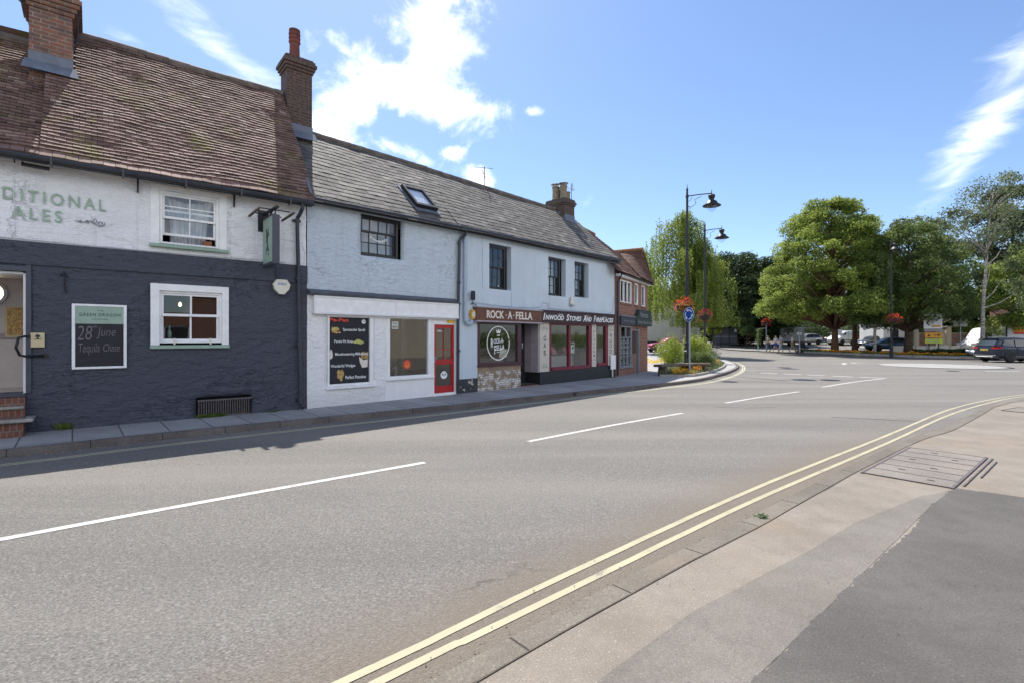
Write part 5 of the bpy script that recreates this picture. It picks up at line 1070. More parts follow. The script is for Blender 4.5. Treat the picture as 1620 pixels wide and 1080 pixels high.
# ============================================================ RED BRICK CORNER BUILDING
brk = thing('brick_building', 'small red brick corner shop with clay tile roof', 'building', (*E0, 0))
KO = [(.54, 2.0, 3.14, 4.09, .1), (2.47, 2.95, 3.14, 4.1, .1), (3.5, 4.02, 3.12, 4.1, .1), (.52, 2.03, .45, 2.16, .1), (2.62, 3.12, .1, 2.1, .25)]
m = MB(); wall(m, .0, 4.45, 0, 4.3, KO); m.quad((4.45, 0, 0), (4.45, 5, 0), (4.45, 5, 4.3), (4.45, 0, 4.3)); m.quad((0, 0, 0), (0, 5, 0), (0, 5, 4.3), (0, 0, 4.3)); m.add([(4.45, 0, 4.3), (4.45, 1.5, 5.9), (4.45, 3.4, 5.9), (4.45, 5, 4.3)], [(0, 1, 2, 3)])
m.build('wall', 'red_brick', brk, FK, recalc=False)
m = MB(); m.quad((0, 2, 0), (4.4, 2, 0), (4.4, 2, 4.3), (0, 2, 4.3)); m.quad((0, .1, 2.7), (4.4, .1, 2.7), (4.4, 2, 2.7), (0, 2, 2.7)); m.quad((0, .1, .2), (4.4, .1, .2), (4.4, 2, .2), (0, 2, .2)); m.quad((.02, .05, .2), (.02, 2, .2), (.02, 2, 4.3), (.02, .05, 4.3)); m.build('interior_walls', 'interior', brk, FK, recalc=False)
def casement(x0, x1, z0, z1, n, parent=brk):
    b = [(x0, x0+.05, -.01, .06, z0, z1), (x1-.05, x1, -.01, .06, z0, z1), (x0+.05, x1-.05, -.01, .06, z1-.05, z1), (x0+.05, x1-.05, -.01, .06, z0, z0+.05)]+[(x0+(x1-x0)*i/n-.03, x0+(x1-x0)*i/n+.03, -.012, .06, z0+.05, z1-.05) for i in range(1, n)]
    w = BX('window', 'white_wood', parent, FK, *b, b=.004); m = MB(); m.quad((x0+.03, .03, z0+.03), (x1-.03, .03, z0+.03), (x1-.03, .03, z1-.03), (x0+.03, .03, z1-.03)); m.build('pane', 'glass', w, FK); BX('sill', 'red_brick', w, FK, (x0-.04, x1+.04, -.05, .0, z0-.07, z0)); return w
casement(.54, 2.0, 3.14, 4.09, 3); casement(2.47, 2.95, 3.14, 4.1, 1); casement(3.5, 4.02, 3.12, 4.1, 1)
m = MB()
for i in range(12): xa = .6+i*.11; m.quad((xa, .25, 3.2), (xa+.06, .27, 3.2), (xa+.06, .27, 4.05), (xa, .25, 4.05))
m.build('curtain', 'curtain', brk, FK, recalc=False)
b = [(.52, .57, -.03, .06, .45, 2.16), (1.98, 2.03, -.03, .06, .45, 2.16), (.57, 1.98, -.03, .06, 2.11, 2.16), (.57, 1.98, -.03, .06, .45, .50), (.57, 1.98, -.02, .05, 1.66, 1.7), (.48, 2.07, -.07, .0, .40, .45)]
b += [(.57+1.41*i/3-.015, .57+1.41*i/3+.015, -.02, .05, .5, 1.66) for i in (1, 2)]+[(.57, 1.98, -.018, .048, .5+1.16*j/3-.012, .5+1.16*j/3+.012) for j in (1, 2)]+[(1.26, 1.29, -.02, .05, 1.7, 2.11)]
w = BX('shop_window', 'galv', brk, FK, *b, b=.003); m = MB(); m.quad((.55, .02, .48), (2.0, .02, .48), (2.0, .02, 2.13), (.55, .02, 2.13)); m.build('pane', 'glass', w, FK)
m = MB()
for i in range(5):
    for j in range(5):
        x, z = .64+i*.27, .56+j*.215; m.box(x, x+.19, .09, .095, z, z+.14)
pc = m.build('property_cards', 'white_letter', w, FK)
m = MB()
for i in range(5):
    for j in range(5):
        x, z = .64+i*.27, .56+j*.215; m.box(x+.02, x+.17, .085, .0895, z+.05, z+.125)
m.build('card_photos', 'lead', pc, FK)
BX('entrance_door', 'board_black', brk, FK, (2.66, 3.0, .12, .16, .12, 1.98), b=.004); BX('door_frame', 'galv', brk, FK, (2.62, 2.66, -.01, .16, .1, 2.1), (3.04, 3.12, -.01, .16, .1, 2.1), (2.66, 3.04, -.01, .16, 1.98, 2.04), b=.004)
BX('wall_board', 'plum', brk, FK, (2.1, 2.55, -.04, .0, 1.0, 1.95), b=.004)
s1 = thing('shop_sign', 'low dark shop sign over the window of the brick corner building', 'sign', FK.W((1.25, -.05, 2.2)))
BX('sign_board', 'navy_gloss', s1, FK, (.31, 2.2, -.14, -.002, 2.2, 2.55), b=.006); BX('trim', 'galv', s1, FK, (.28, 2.2, -.17, -.002, 2.552, 2.585)); m = MB(); text(m, 'Estate Agents', .6, 2.1, 2.31, 2.42, -.144, off=.01); m.build('letters', 'galv', s1, FK)
s2 = thing('shop_sign', 'tall dark shop sign with scrolled ends at the corner of the brick building', 'sign', FK.W((3.35, -.05, 2.2)))
m = MB(); m.prism([(2.2, 2.2), (4.55, 2.2), (4.55, 2.62), (4.48, 2.66), (4.42, 2.92), (2.62, 2.92), (2.52, 2.72), (2.36, 2.6), (2.2, 2.56)], -.18, -.002); m.build('sign_board', 'dark_green', s2, FK)
m = MB(); text(m, 'Nortons', 2.75, 3.9, 2.58, 2.84, -.184, off=.015); text(m, 'Estate Sales & Lets', 2.4, 4.45, 2.3, 2.46, -.184, off=.01); m.build('letters', 'galv', s2, FK)
m = MB(); m.tube([(.3, -.25, 4.28), (4.6, -.25, 4.2)], .05, 8); m.build('gutter', 'gutter', brk, FK); BX('eaves_board', 'white_wood', brk, FK, (.0, 4.6, -.2, -.0, 4.16, 4.26))
m = MB(); m.tube([(.1, -.25, 4.3), (.08, -.15, 4.1), (.1, -.07, 3.9), (.1, -.07, .15)], .045, 10); m.build('downpipe', 'pipe_dark', brk, FK)
rt = MB()
tiles(rt, (-.7, -.3, 4.34), (4.42, -.3, 4.27), (3.1, 2.2, 6.62), (-.35, 2.2, 6.66), .13, .17, sag=.03)
tiles(rt, (2.3, -.32, 4.36), (4.42, -.32, 4.28), (4.22, .25, 5.85), (4.22, 1.35, 5.85), .12, .17, sag=.02)
m_ = rt.build('roof', 'red_tile', brk, FK, recalc=False)
m = MB(); m.quad((-.3, 2.2, 6.6), (3.1, 2.2, 6.55), (4.4, 5, 4.2), (-.7, 5, 4.2)); m.add([(4.22, .1, 5.8), (4.42, -.32, 4.25), (4.42, 3.4, 4.25), (4.22, 3.0, 5.8)], [(0, 1, 2, 3)]); m.build('rear_slope', 'red_tile', m_, FK)
m = MB()
for i in range(12): x0 = -.1+3.1*i/12; m.tube([(x0, 2.2, 6.68-.005*i), (x0+.38, 2.2, 6.685-.005*i)], [.09, .085], 8)
m.build('ridge', 'ridge_orange', m_, FK)
m = MB()
for i in range(7): y0 = .15+i*.42; m.tube([(4.24, y0, 5.9), (4.24, y0+.43, 5.9)], [.09, .085], 8)
m.build('ridge', 'ridge_orange', m_, FK)
# ============================================================ foliage helpers (numpy leaf clouds)
def leaf_mesh(name, mat, parent, C, size, tint, up=.25, aspect=.55, loc=None, droop=0.):
    n = len(C); C = np.asarray(C, float); nrm = RNG.normal(size=(n, 3)); nrm[:, 2] = np.abs(nrm[:, 2])+up; nrm /= np.linalg.norm(nrm, axis=1)[:, None]
    a = RNG.normal(size=(n, 3)); a[:, 2] -= droop; t = a-(a*nrm).sum(1)[:, None]*nrm; t /= np.linalg.norm(t, axis=1)[:, None]; b = np.cross(nrm, t)
    s = size*RNG.uniform(.6, 1.35, n)[:, None]; V = np.empty((n, 4, 3)); bend = nrm*s*.12
    V[:, 0] = C-t*s*.5; V[:, 1] = C+b*s*.5*aspect+bend; V[:, 2] = C+t*s*.5; V[:, 3] = C-b*s*.5*aspect+bend
    me = bpy.data.meshes.new(name); me.vertices.add(4*n); me.vertices.foreach_set('co', V.astype(np.float32).ravel())
    me.loops.add(4*n); me.loops.foreach_set('vertex_index', np.arange(4*n, dtype=np.int32)); me.polygons.add(n)
    me.polygons.foreach_set('loop_start', np.arange(0, 4*n, 4, dtype=np.int32)); me.update(calc_edges=True)
    me.materials.append(MATS[mat]); at = me.attributes.new('tint', 'FLOAT', 'FACE'); at.data.foreach_set('value', np.clip(tint, 0, 1).astype(np.float32))
    o = bpy.data.objects.new(name, me); COL.objects.link(o)
    if parent: o.parent = parent
    elif loc: o.location = loc
    return o
def clump_points(clumps, n, shell=.45):
    """clumps: (x,y,z,rx,ry,rz); uneven shells of leaf positions"""
    vol = np.array([c[3]*c[4]+c[4]*c[5]+c[3]*c[5] for c in clumps]); cnt = np.maximum(8, (n*vol/vol.sum()).astype(int)); P = []; T = []
    for c, k in zip(clumps, cnt):
        d = RNG.normal(size=(k, 3)); d /= np.linalg.norm(d, axis=1)[:, None]; r = 1-shell*RNG.random(k)**1.6; r *= 1+.2*np.sin(d[:, 0]*6+c[0]*3)*np.cos(d[:, 1]*5+c[2])+.16*np.sin(d[:, 2]*9+c[1])+RNG.exponential(.1, k)
        P.append(np.array(c[:3])+d*r[:, None]*np.array(c[3:6])); T.append(np.full(k, RNG.uniform(.1, .85))+RNG.normal(0, .22, k))
    return np.concatenate(P), np.concatenate(T)
def branch_tree(name, label, loc, H, clear, R, leafmat, bark, nleaf, lsize, group=None, trunk_r=.25, seed=0, shape='round', lean=(0, 0), clumps=None, cl_r=(.8, 1.5), ncl=45, droop=0., upw=.25, cat='tree', levels=9):
    rg = random.Random(seed); t = thing(name, label, cat, loc, 0, group); m = MB()
    top = H*.93; pts = []; n = 9
    for i in range(n):
        a = i/(n-1); pts.append((lean[0]*a*a+rg.uniform(-.08, .08)*R*.2*a, lean[1]*a*a+rg.uniform(-.08, .08)*R*.2*a, top*a))
    m.tube(pts, [trunk_r*(1.25 if i == 0 else 1)*(1-.88*i/(n-1)) for i in range(n)], 9); CL = []
    for k in range(ncl):
        if shape == 'round': u = (k+.5)/ncl; zf = rg.random()**.8
        else: zf = rg.random()
        z = clear+(H-clear)*zf
        e = {'round': math.sqrt(max(.02, 1-(abs(zf-.38)/.66)**2.2)), 'cone': 1-zf*.86, 'column': math.sqrt(max(.05, 1-(abs(zf-.45)/.6)**3)), 'dome': math.sqrt(max(.03, 1-zf**2.2)), 'pyramid': min(1, .8+zf*1.6)*max(.05, 1-zf)**.42}[shape]
        az = k*2.39996+rg.uniform(-.3, .3); rr = R*e*(rg.uniform(.35, 1)**.6); q = z/H; cx, cy = lean[0]*q*q+rr*math.cos(az), lean[1]*q*q+rr*math.sin(az)
        r = rg.uniform(*cl_r)*(1-.3*zf); CL.append((cx, cy, z, r*rg.uniform(.9, 1.3), r*rg.uniform(.9, 1.3), r*rg.uniform(.6, .85)))
        if k % 2 == 0:
            zb = max(clear*.7, z-rr*.7-.5); zb = min(zb, top*.93); qb = zb/H; b0 = (lean[0]*qb*qb, lean[1]*qb*qb, zb); mid = ((b0[0]+cx)/2+rg.uniform(-.3, .3), (b0[1]+cy)/2+rg.uniform(-.3, .3), (zb+z)/2+.25*rr*.3)
            rb = trunk_r*(1-zb/top)*.45+.02; m.tube([b0, mid, (cx, cy, z)], [rb, rb*.6, .015], 6)
    m.build('trunk', bark, t, smooth=True, recalc=False)
    if clumps: CL = clumps
    P, T = clump_points(CL, nleaf); leaf_mesh('crown', leafmat, t, P, lsize, T, upw, droop=droop); return t
def weeping(name, label, loc, H, R, nstr, leafmat='leaf_birch', group=None, seed=0, trunk_r=.2, zlow=2.0, lsize=.13, squash=1., dens=20):
    """birch whose thin twigs hang down in curtains"""
    rg = np.random.default_rng(seed); rr = random.Random(seed); t = thing(name, label, 'tree', loc, 0, group); m = MB()
    tp = [(rr.uniform(-.1, .1)*i*.3, rr.uniform(-.1, .1)*i*.3, H*.95*i/8) for i in range(9)]; m.tube(tp, [trunk_r*(1-.9*i/8)+.01 for i in range(9)], 9)
    P = []; T = []
    nl = 30
    for k in range(nl):
        zb = H*(.25+.68*k/nl); a = k*2.4+rr.uniform(-.4, .4); L = R*(1.05-.55*(k/nl)**2)*rr.uniform(.45, 1.15); i = min(7, int(zb/(H*.95)*8)); bx, by = tp[i][0], tp[i][1]
        br = [(bx, by, zb), (bx+.5*L*math.cos(a), by+squash*.5*L*math.sin(a), zb+.9+.25*L), (bx+L*math.cos(a), by+squash*L*math.sin(a), zb+.6+.05*L)]
        m.tube(br, [trunk_r*.3*(1-k/nl)+.02, .025, .01], 5)
        base_t = rr.uniform(.25, .7)
        for s in range(nstr):
            f = rr.uniform(.2, 1.05); x = bx+f*L*math.cos(a)+rr.gauss(0, .28); y = by+squash*f*L*math.sin(a)+rr.gauss(0, .28); z = zb+.4+.9*math.sin(min(1, f)*2.2)+rr.uniform(-.2, .4)
            ln = rr.uniform(.5, 2.7)*(.6+.5*f); ln = min(ln, max(.3, z-zlow)); kk = int(dens*ln)+2; q = np.linspace(0, 1, kk)
            P.append(np.stack([x+rg.normal(0, .06, kk)+q*rr.uniform(-.15, .15), y+rg.normal(0, .06, kk)+q*rr.uniform(-.15, .15), z-q*ln+rg.normal(0, .04, kk)], 1)); T.append(np.full(kk, base_t+rr.uniform(-.2, .2))+rg.normal(0, .12, kk))
    m.build('trunk', 'bark_birch', t, smooth=True, recalc=False)
    leaf_mesh('crown', leafmat, t, np.concatenate(P), lsize, np.concatenate(T), .1, droop=1.2, aspect=.6); return t
def shrub(label, loc, rx, ry, rz, mat, n=1500, ls=.07, name='shrub', cat='shrub', seed=1, ncl=14, group=None):
    rg = random.Random(seed); t = thing(name, label, cat, loc, 0, group); cl = []
    for k in range(ncl):
        a = rg.uniform(0, 6.28); f = rg.uniform(0, .75); cl.append((rx*f*math.cos(a), ry*f*math.sin(a), rz*rg.uniform(.25, .85)*(1-.4*f), rx*.42, ry*.42, rz*.3))
    m = MB()
    for c in cl[:8]: m.tube([(0, 0, -.05), (c[0]*.6, c[1]*.6, c[2]*.6), (c[0], c[1], c[2])], [.03, .02, .008], 5)
    m.build('stems', 'bark', t, recalc=False); P, T = clump_points(cl, n, .8); P[:, 2] = np.abs(P[:, 2]); leaf_mesh('foliage', mat, t, P, ls, T, .2); return t
def cover_patch(name, label, cat, poly_pts, n, h, ls, mat, z0=.1, kind='stuff'):
    """low leafy cover over a polygon of (x,y)"""
    A = np.array(poly_pts, float); lo, hi = A.min(0), A.max(0); P = []
    def inside(x, y):
        c = False; j = len(A)-1
        for i in range(len(A)):
            if (A[i, 1] > y) != (A[j, 1] > y) and x < (A[j, 0]-A[i, 0])*(y-A[i, 1])/(A[j, 1]-A[i, 1])+A[i, 0]: c = not c
            j = i
        return c
    while len(P) < n:
        x, y = random.uniform(lo[0], hi[0]), random.uniform(lo[1], hi[1])
        if inside(x, y):
            k = .45+.55*noise.noise(Vector((x*1.3, y*1.3, 3))); P.append((x, y, g_(y)+z0+random.random()*h*max(.15, k)))
    P = np.array(P); T = np.array([.5+.5*noise.noise(Vector((p[0]*.9, p[1]*.9, 9))) for p in P])+RNG.normal(0, .15, len(P))
    return tag(leaf_mesh(name, mat, None, P, ls, T, .3), label, cat, None, kind)

# ============================================================ grit and leaf litter, road seams
def litter(label, line, n, w, z0, mat='joint_dirt', ls=.02):
    P = []; S_ = spline(line, 1.0)
    for i in range(n):
        k = random.randrange(len(S_)-1); p = S_[k].lerp(S_[k+1], random.random()); P.append((p.x+random.gauss(0, w), p.y+random.gauss(0, w), g_(p.y)+z0+.004))
    return tag(leaf_mesh('gutter_litter', mat, None, np.array(P), ls, RNG.random(n), 2.5), label, 'litter', None, 'stuff')
litter('dark grit and dry bits scattered along the near kerb', [(-.5, 2.2), (.53, 3.1), (2.12, 4.5), (4.3, 6.4), (7.0, 8.6), (10.1, 11)], 700, .13, .006, ls=.016)
litter('dry leaf litter in the gutter along the far kerb', [(-7, 6.9), (-3.85, 9.75), (.68, 13.5), (5.2, 17.4), (8.7, 21.4)], 500, .07, .006, 'food_tan', ls=.03)
litter('small dark bits scattered over the near pavement', [(.8, 2.2), (2.6, 3.4), (5.5, 5.2), (9, 8.2)], 260, .7, .022, ls=.012)
for a in ([(6.7, 10.6), (7.4, 10.35), (8.1, 10.05)], [(7.2, 20.9), (9.8, 19.0), (12.8, 17.1)], [(4.9, 12.2), (5.6, 12.05), (6.3, 12.15)]):
    tag(strip('road_seam', a, .05, .003, 'joint_asphalt', jitter=.02), kind='structure')

# ============================================================ planter at the corner
PL = [(6.0, 20.5), (7.1, 20.45), (8.2, 21.7), (9.5, 23.7), (11.3, 27.0), (12.9, 30.7), (14.0, 34.2), (14.9, 38), (15.6, 42), (15.2, 47), (13.2, 46), (11.3, 38), (9.4, 30), (8.0, 26.0), (6.6, 22.6)]
pln = tag(sheet('planting_bed', PL, .17, 'soil', skirt=.1), kind='structure')
tag(strip('bed_edging', PL[:9], .09, .2, 'stone', h=.12), kind='structure')
def bed(name, label, pts, n, h, ls, mat): return cover_patch(name, label, 'ground cover', pts, n, h, ls, mat, z0=.17)
bed('low_planting', 'low green and silver ground cover in the corner planting bed', [(p[0]*.99, p[1]*1.004) for p in PL], 9000, .28, .07, 'leaf_grey')
bed('bedding_leaves', 'green leaves of the bedding plants in the corner bed', PL, 8000, .2, .07, 'leaf_olive')
bed('orange_flowers', 'orange and yellow bedding flowers at the front of the corner bed', [(7.0, 20.8), (8.0, 22.0), (9.1, 23.6), (9.0, 24.2), (7.6, 22.8), (6.7, 21.6)], 900, .42, .075, 'flower_orange')
bed('yellow_flowers', 'yellow bedding flowers around the sign post in the corner bed', [(6.7, 20.9), (7.6, 21.3), (8.2, 22.4), (7.4, 22.4), (6.7, 21.5)], 420, .42, .075, 'flower_yellow')
bed('orange_flowers', 'orange flowers by the road edge farther along the corner bed', [(11.0, 27.2), (12.6, 30.5), (12.1, 30.9), (10.7, 28.0)], 500, .5, .09, 'flower_orange')
bed('yellow_flowers', 'yellow flowers behind the timber bench', [(7.9, 29.5), (9.6, 31.5), (9.9, 33), (8.2, 31)], 350, .5, .09, 'flower_yellow')
shrub('bright yellow-green shrub left of the round blue sign post', (8.35, 26.6, .15), .85, .9, 1.55, 'leaf_yellow', 5200, .075, seed=3)
shrub('bright yellow-green shrub between the two corner lamp posts', (10.2, 28.7, .15), .95, .9, 1.75, 'leaf_yellow', 5200, .08, seed=4)
shrub('dark green rounded shrub at the centre of the corner bed', (9.15, 24.9, .15), .85, .8, 1.0, 'leaf_olive', 5200, .065, seed=5)
shrub('small silvery shrub beside the dark rounded shrub', (10.4, 26.9, .15), .7, .8, .7, 'leaf_grey', 3200, .06, seed=6)
shrub('low dark shrub at the foot of the second lamp post', (12.0, 30.9, .15), .8, .9, .95, 'leaf_olive', 3200, .075, seed=8)
shrub('loose green shrub near the far tip of the corner bed', (13.4, 35.5, .15), 1.0, 1.2, 1.1, 'leaf_olive', 3200, .09, seed=9)
# bench of heavy timber
bn = thing('timber_bench', 'low heavy timber bench in front of the corner bed', 'bench', (7.1, 21.9, .1), R_(36))
BX('seat', 'timber_old', bn, None, (-1.25, 1.3, -.22, .22, .36, .46), b=.015)
BX('leg', 'timber_old', bn, None, (-.98, -.82, -.18, .18, 0, .36), b=.01); BX('leg', 'timber_old', bn, None, (.80, .96, -.18, .18, 0, .36), b=.01)
BX('backrest', 'timber_old', bn, None, (-1.1, 1.3, .2, .26, .5, .56), b=.01) if False else None
bn = thing('timber_bench', 'second short timber bench touching the stems of the corner bed', 'bench', (8.15, 22.75, .1), R_(4))
BX('seat', 'timber_old', bn, None, (-.75, .75, -.2, .2, .36, .45), b=.015); BX('leg', 'timber_old', bn, None, (-.6, -.46, -.16, .16, 0, .36), b=.01); BX('leg', 'timber_old', bn, None, (.46, .6, -.16, .16, 0, .36), b=.01)
# mini roundabout sign
sg = thing('roundabout_sign', 'round blue sign with three white circling arrows on a grey post', 'road sign', (7.48, 21.4, .12), math.atan2(-.43, -.90)+math.pi/2)
MB().tube([(0, 0.04, 0), (0, 0.04, 2.8)], .038, 12).build('post', 'galv', sg)
MB().ring((0, 2.52), 0, .30, -.005, .005, 40).build('disc', 'blue_sign', sg)
m = MB(); m.ring((0, 2.52), .285, .30, -.008, -.0052, 40)
for k in range(3):
    a0 = R_(100+120*k); m.ring((0, 2.52), .165, .215, -.009, -.0055, 14, a0=a0-R_(70), a1=a0)
    ex, ez = .19*math.cos(a0), .19*math.sin(a0); tx, tz = -math.sin(a0), math.cos(a0); nx, nz = math.cos(a0), math.sin(a0)
    m.add([(ex+nx*.075, -.009, 2.52+ez+nz*.075), (ex+tx*.12, -.009, 2.52+ez+tz*.12), (ex-nx*.075, -.009, 2.52+ez-nz*.075)], [(0, 1, 2)])
m.build('arrows', 'white_letter', sg, recalc=False)
# black bollard with a white band beside the sign
def bollard(label, loc, h=1.0, band=True, group=None):
    t = thing('bollard', label, 'bollard', loc, 0, group); MB().lathe([(.07, 0), (.075, .05), (.055, .1), (.05, h-.12), (.07, h-.1), (.06, h-.05), (.03, h), (0, h+.01)], seg=12).build('post', 'black_gloss', t)
    if band: MB().lathe([(.054, h-.2), (.054, h-.14)], seg=12).build('reflective_band', 'white_letter', t, recalc=False)
    return t
bollard('black bollard with white band just behind the round blue sign', (7.95, 23.2, .1), 1.15)
bollard('black bollard nearest the brick building corner', (14.9, 54.5, .28), 1.0, False); bollard('black bollard farther off in front of the pale shed wall', (18.0, 62, .55), 1.1, False)
# ------------------------------------------------------------ lamp posts
def lamp_post(loc, H, arm, ang, label, group='black lamp posts with swan arms', baskets=True, bz=2.75, double=False):
    t = thing('lamp_post', label, 'lamp post', loc, ang, group)
    MB().lathe([(.17, 0), (.17, .06), (.13, .12), (.12, 1.25), (.14, 1.3), (.085, 1.4), (.075, 1.5), (.07, H*.5), (.085, H*.5+.03), (.065, H*.5+.08), (.055, H-.55), (.075, H-.5), (.075, H-.42), (.05, H-.36), (.045, H-.15), (.06, H-.12), (.02, H-.04), (.008, H+.12), (0, H+.14)], seg=14).build('pole', 'black_gloss', t)
    m = MB(); m.tube([(0, 0, H-.45), (arm*.5, 0, H-.36), (arm, 0, H-.3)], .026, 8)
    m.tube([(.05, 0, H-.95), (arm*.18, 0, H-.98), (arm*.36, 0, H-.8), (arm*.3, 0, H-.62), (arm*.42, 0, H-.55), (arm*.58, 0, H-.44)], .014, 6); m.tube([(.05, 0, H-.7), (arm*.12, 0, H-.68), (arm*.2, 0, H-.5)], .012, 6)
    m.tube([(arm, 0, H-.32), (arm, 0, H-.12)], [.03, .01], 8); m.build('bracket_arm', 'black_gloss', t)
    z = H-.34; MB().lathe([(.03, 0), (.15, -.03), (.17, -.12), (.12, -.22), (.10, -.28), (.24, -.36), (.28, -.45), (.44, -.56), (.43, -.58), (.26, -.55), (.2, -.5), (0, -.48)], (arm, 0, z), 20).build('lamp_hood', 'black_gloss', t, smooth=True)
    MB().lathe([(.25, -.56), (.24, -.66), (.16, -.78), (.05, -.85), (0, -.86)], (arm, 0, z), 18).build('lamp_glass', 'lamp_glass', t, smooth=True)
    return t
def basket(label, loc, r=.5, cols=('flower_red', 'flower_orange', 'flower_crimson'), n=700, s=1, pole=0):
    t = thing('flower_basket', label, 'flower basket', loc, 0, 'flower baskets on the street posts')
    MB().lathe([(.1, -.2), (r*.7, -.12), (r*.85, .1), (r*.8, .1), (.08, -.1)], seg=16).build('bowl', 'board_black', t)
    m = MB(); m.tube([(-r*.8, 0, .05), (r*.8, 0, .05)], .015, 6); m.build('support_bar', 'iron', t)
    a = RNG.uniform(0, 6.28, n); q = RNG.random(n)**.5*r*1.05; P = np.stack([q*np.cos(a), q*np.sin(a), .12+.28*(1-(q/r)**2)*RNG.random(n)-.34*RNG.random(n)*(q > r*.65)], 1)
    leaf_mesh('leaves', 'leaf_olive', t, P[:n//3], .09*s, RNG.random(n//3))
    leaf_mesh('trailing_flowers', cols[2], t, P[n//3:n*2//3]-np.array([0, 0, .12]), .08*s, RNG.random(n))[:] if False else leaf_mesh('trailing_flowers', cols[2], t, P[n//3:n*2//3]-np.array([0, 0, .12]), .08*s, RNG.random(len(P[n//3:n*2//3])))
    k = P[n*2//3:]+np.array([0, 0, .16]); leaf_mesh('flowers', cols[0], t, k, .1*s, RNG.random(len(k))); return t
lamp_post((8.59, 24.8, .1), 8.95, 1.22, R_(2), 'tallest and nearest black lamp post with round lamp on a scroll arm')
lamp_post((12.2, 32, .1), 8.8, 1.12, R_(5), 'second black lamp post, rising from the shrubs behind the blue sign')
lamp_post((31.5, 42, .1), 9.7, .35, R_(-80), 'black lamp post standing in the far flower bed before the large trees')
basket('wide basket of bright red and orange flowers behind the blue round sign', (8.42, 24.75, 3.12), .46, ('flower_red', 'flower_crimson', 'flower_orange'), 480)
basket('dark crimson flower basket around the second lamp post', (12.15, 31.9, 2.98), .46, ('flower_crimson', 'flower_red', 'flower_crimson'), 420)
basket('red and purple flower basket on the far lamp post before the trees', (31.4, 41.6, 3.15), .58, ('flower_red', 'flower_crimson', 'flower_crimson'), 520, 1.2)
fp = thing('flower_post', 'slim post topped by red flowers beside the ivy column', 'post', (26.3, 52.3, .25)); MB().tube([(0, 0, 0), (0, 0, 3.0)], .05, 8).build('pole', 'galv', fp)
basket('small red flower basket on the slim post by the walkers', (26.3, 52.3, 3.2), .48, ('flower_red', 'flower_crimson', 'flower_crimson'), 420, 1.4)
pr = thing('garden_arch', 'narrow pale arch overgrown with ivy beside the walking people', 'arch', (25.6, 52.6, .25))
m = MB(); m.tube([(0, 0, 0), (0, 0, 2.2), (.15, 0, 2.35), (.8, 0, 2.45)], .05, 6); m.build('frame', 'sage', pr)
P = np.stack([RNG.normal(0.05, .12, 500), RNG.normal(0, .15, 500), RNG.uniform(.7, 2.4, 500)], 1); leaf_mesh('ivy', 'leaf_olive', pr, P, .13, RNG.random(500))

# ============================================================ trees
weeping('weeping_birch', 'tall weeping birch with pale trunk behind the first lamp post', (15.0, 44.5, g_(44.5)), 12.5, 4.0, 38, seed=11, lsize=.16, zlow=3.0, dens=17)
weeping('weeping_birch', 'second weeping birch right of the first, behind the second lamp post', (15.9, 43.0, g_(43)), 9.4, 3.0, 38, seed=12, lsize=.16, zlow=2.6, dens=17, trunk_r=.16)
weeping('weeping_birch', 'smaller weeping birch rising behind the brick building corner', (12.6, 49.5, g_(49.5)), 9.6, 2.5, 26, seed=13, lsize=.17, zlow=4.0, dens=14, trunk_r=.14)
branch_tree('evergreen_tree', 'dense dark evergreen tree beside the bus shelter', (28.9, 66, g_(66)), 11.4, .8, 3.9, 'leaf_dark', 'bark', 42000, .27, seed=21, shape='column', cl_r=(.9, 1.6), ncl=70)
branch_tree('evergreen_tree', 'second dark evergreen between the bus shelter and the big green tree', (33.5, 68, g_(68)), 11.2, .8, 4.0, 'leaf_dark', 'bark', 34000, .28, seed=22, shape='round', cl_r=(1, 1.7), ncl=55)
branch_tree('broadleaf_tree', 'largest bright green broadleaf tree with a reddish trunk', (31.9, 50, g_(50)), 14.6, 3.5, 7.6, 'leaf_big', 'bark_red', 150000, .19, seed=23, shape='pyramid', cl_r=(.5, 1.1), ncl=330, trunk_r=.32, lean=(-.6, 0))
branch_tree('broadleaf_tree', 'broadleaf tree with low dark crown right of the largest tree', (36.6, 54, g_(54)), 12.8, 4.0, 5.0, 'leaf_big', 'bark_red', 48000, .22, seed=24, shape='pyramid', cl_r=(.7, 1.3), ncl=80, trunk_r=.26)
weeping('hanging_birch', 'dark drooping birch with slim pale trunk left of the far lamp post', (32.5, 45.3, g_(45.3)), 8.6, 2.5, 46, 'leaf_olive', seed=14, lsize=.19, zlow=2.9, dens=12, trunk_r=.13)
branch_tree('round_tree', 'dark thick-trunked tree right of the far lamp post', (36.2, 46.2, g_(46.2)), 11.6, 3.1, 4.3, 'leaf_olive', 'bark', 36000, .2, seed=25, shape='round', cl_r=(.6, 1.1), ncl=85, trunk_r=.34)
branch_tree('loose_tree', 'airy grey-green tree with open crown behind the traffic signs', (41.5, 52, g_(52)), 13.6, 2.6, 4.9, 'leaf_wisp', 'bark', 21000, .24, seed=26, shape='round', cl_r=(.5, 1.2), ncl=60, trunk_r=.2)
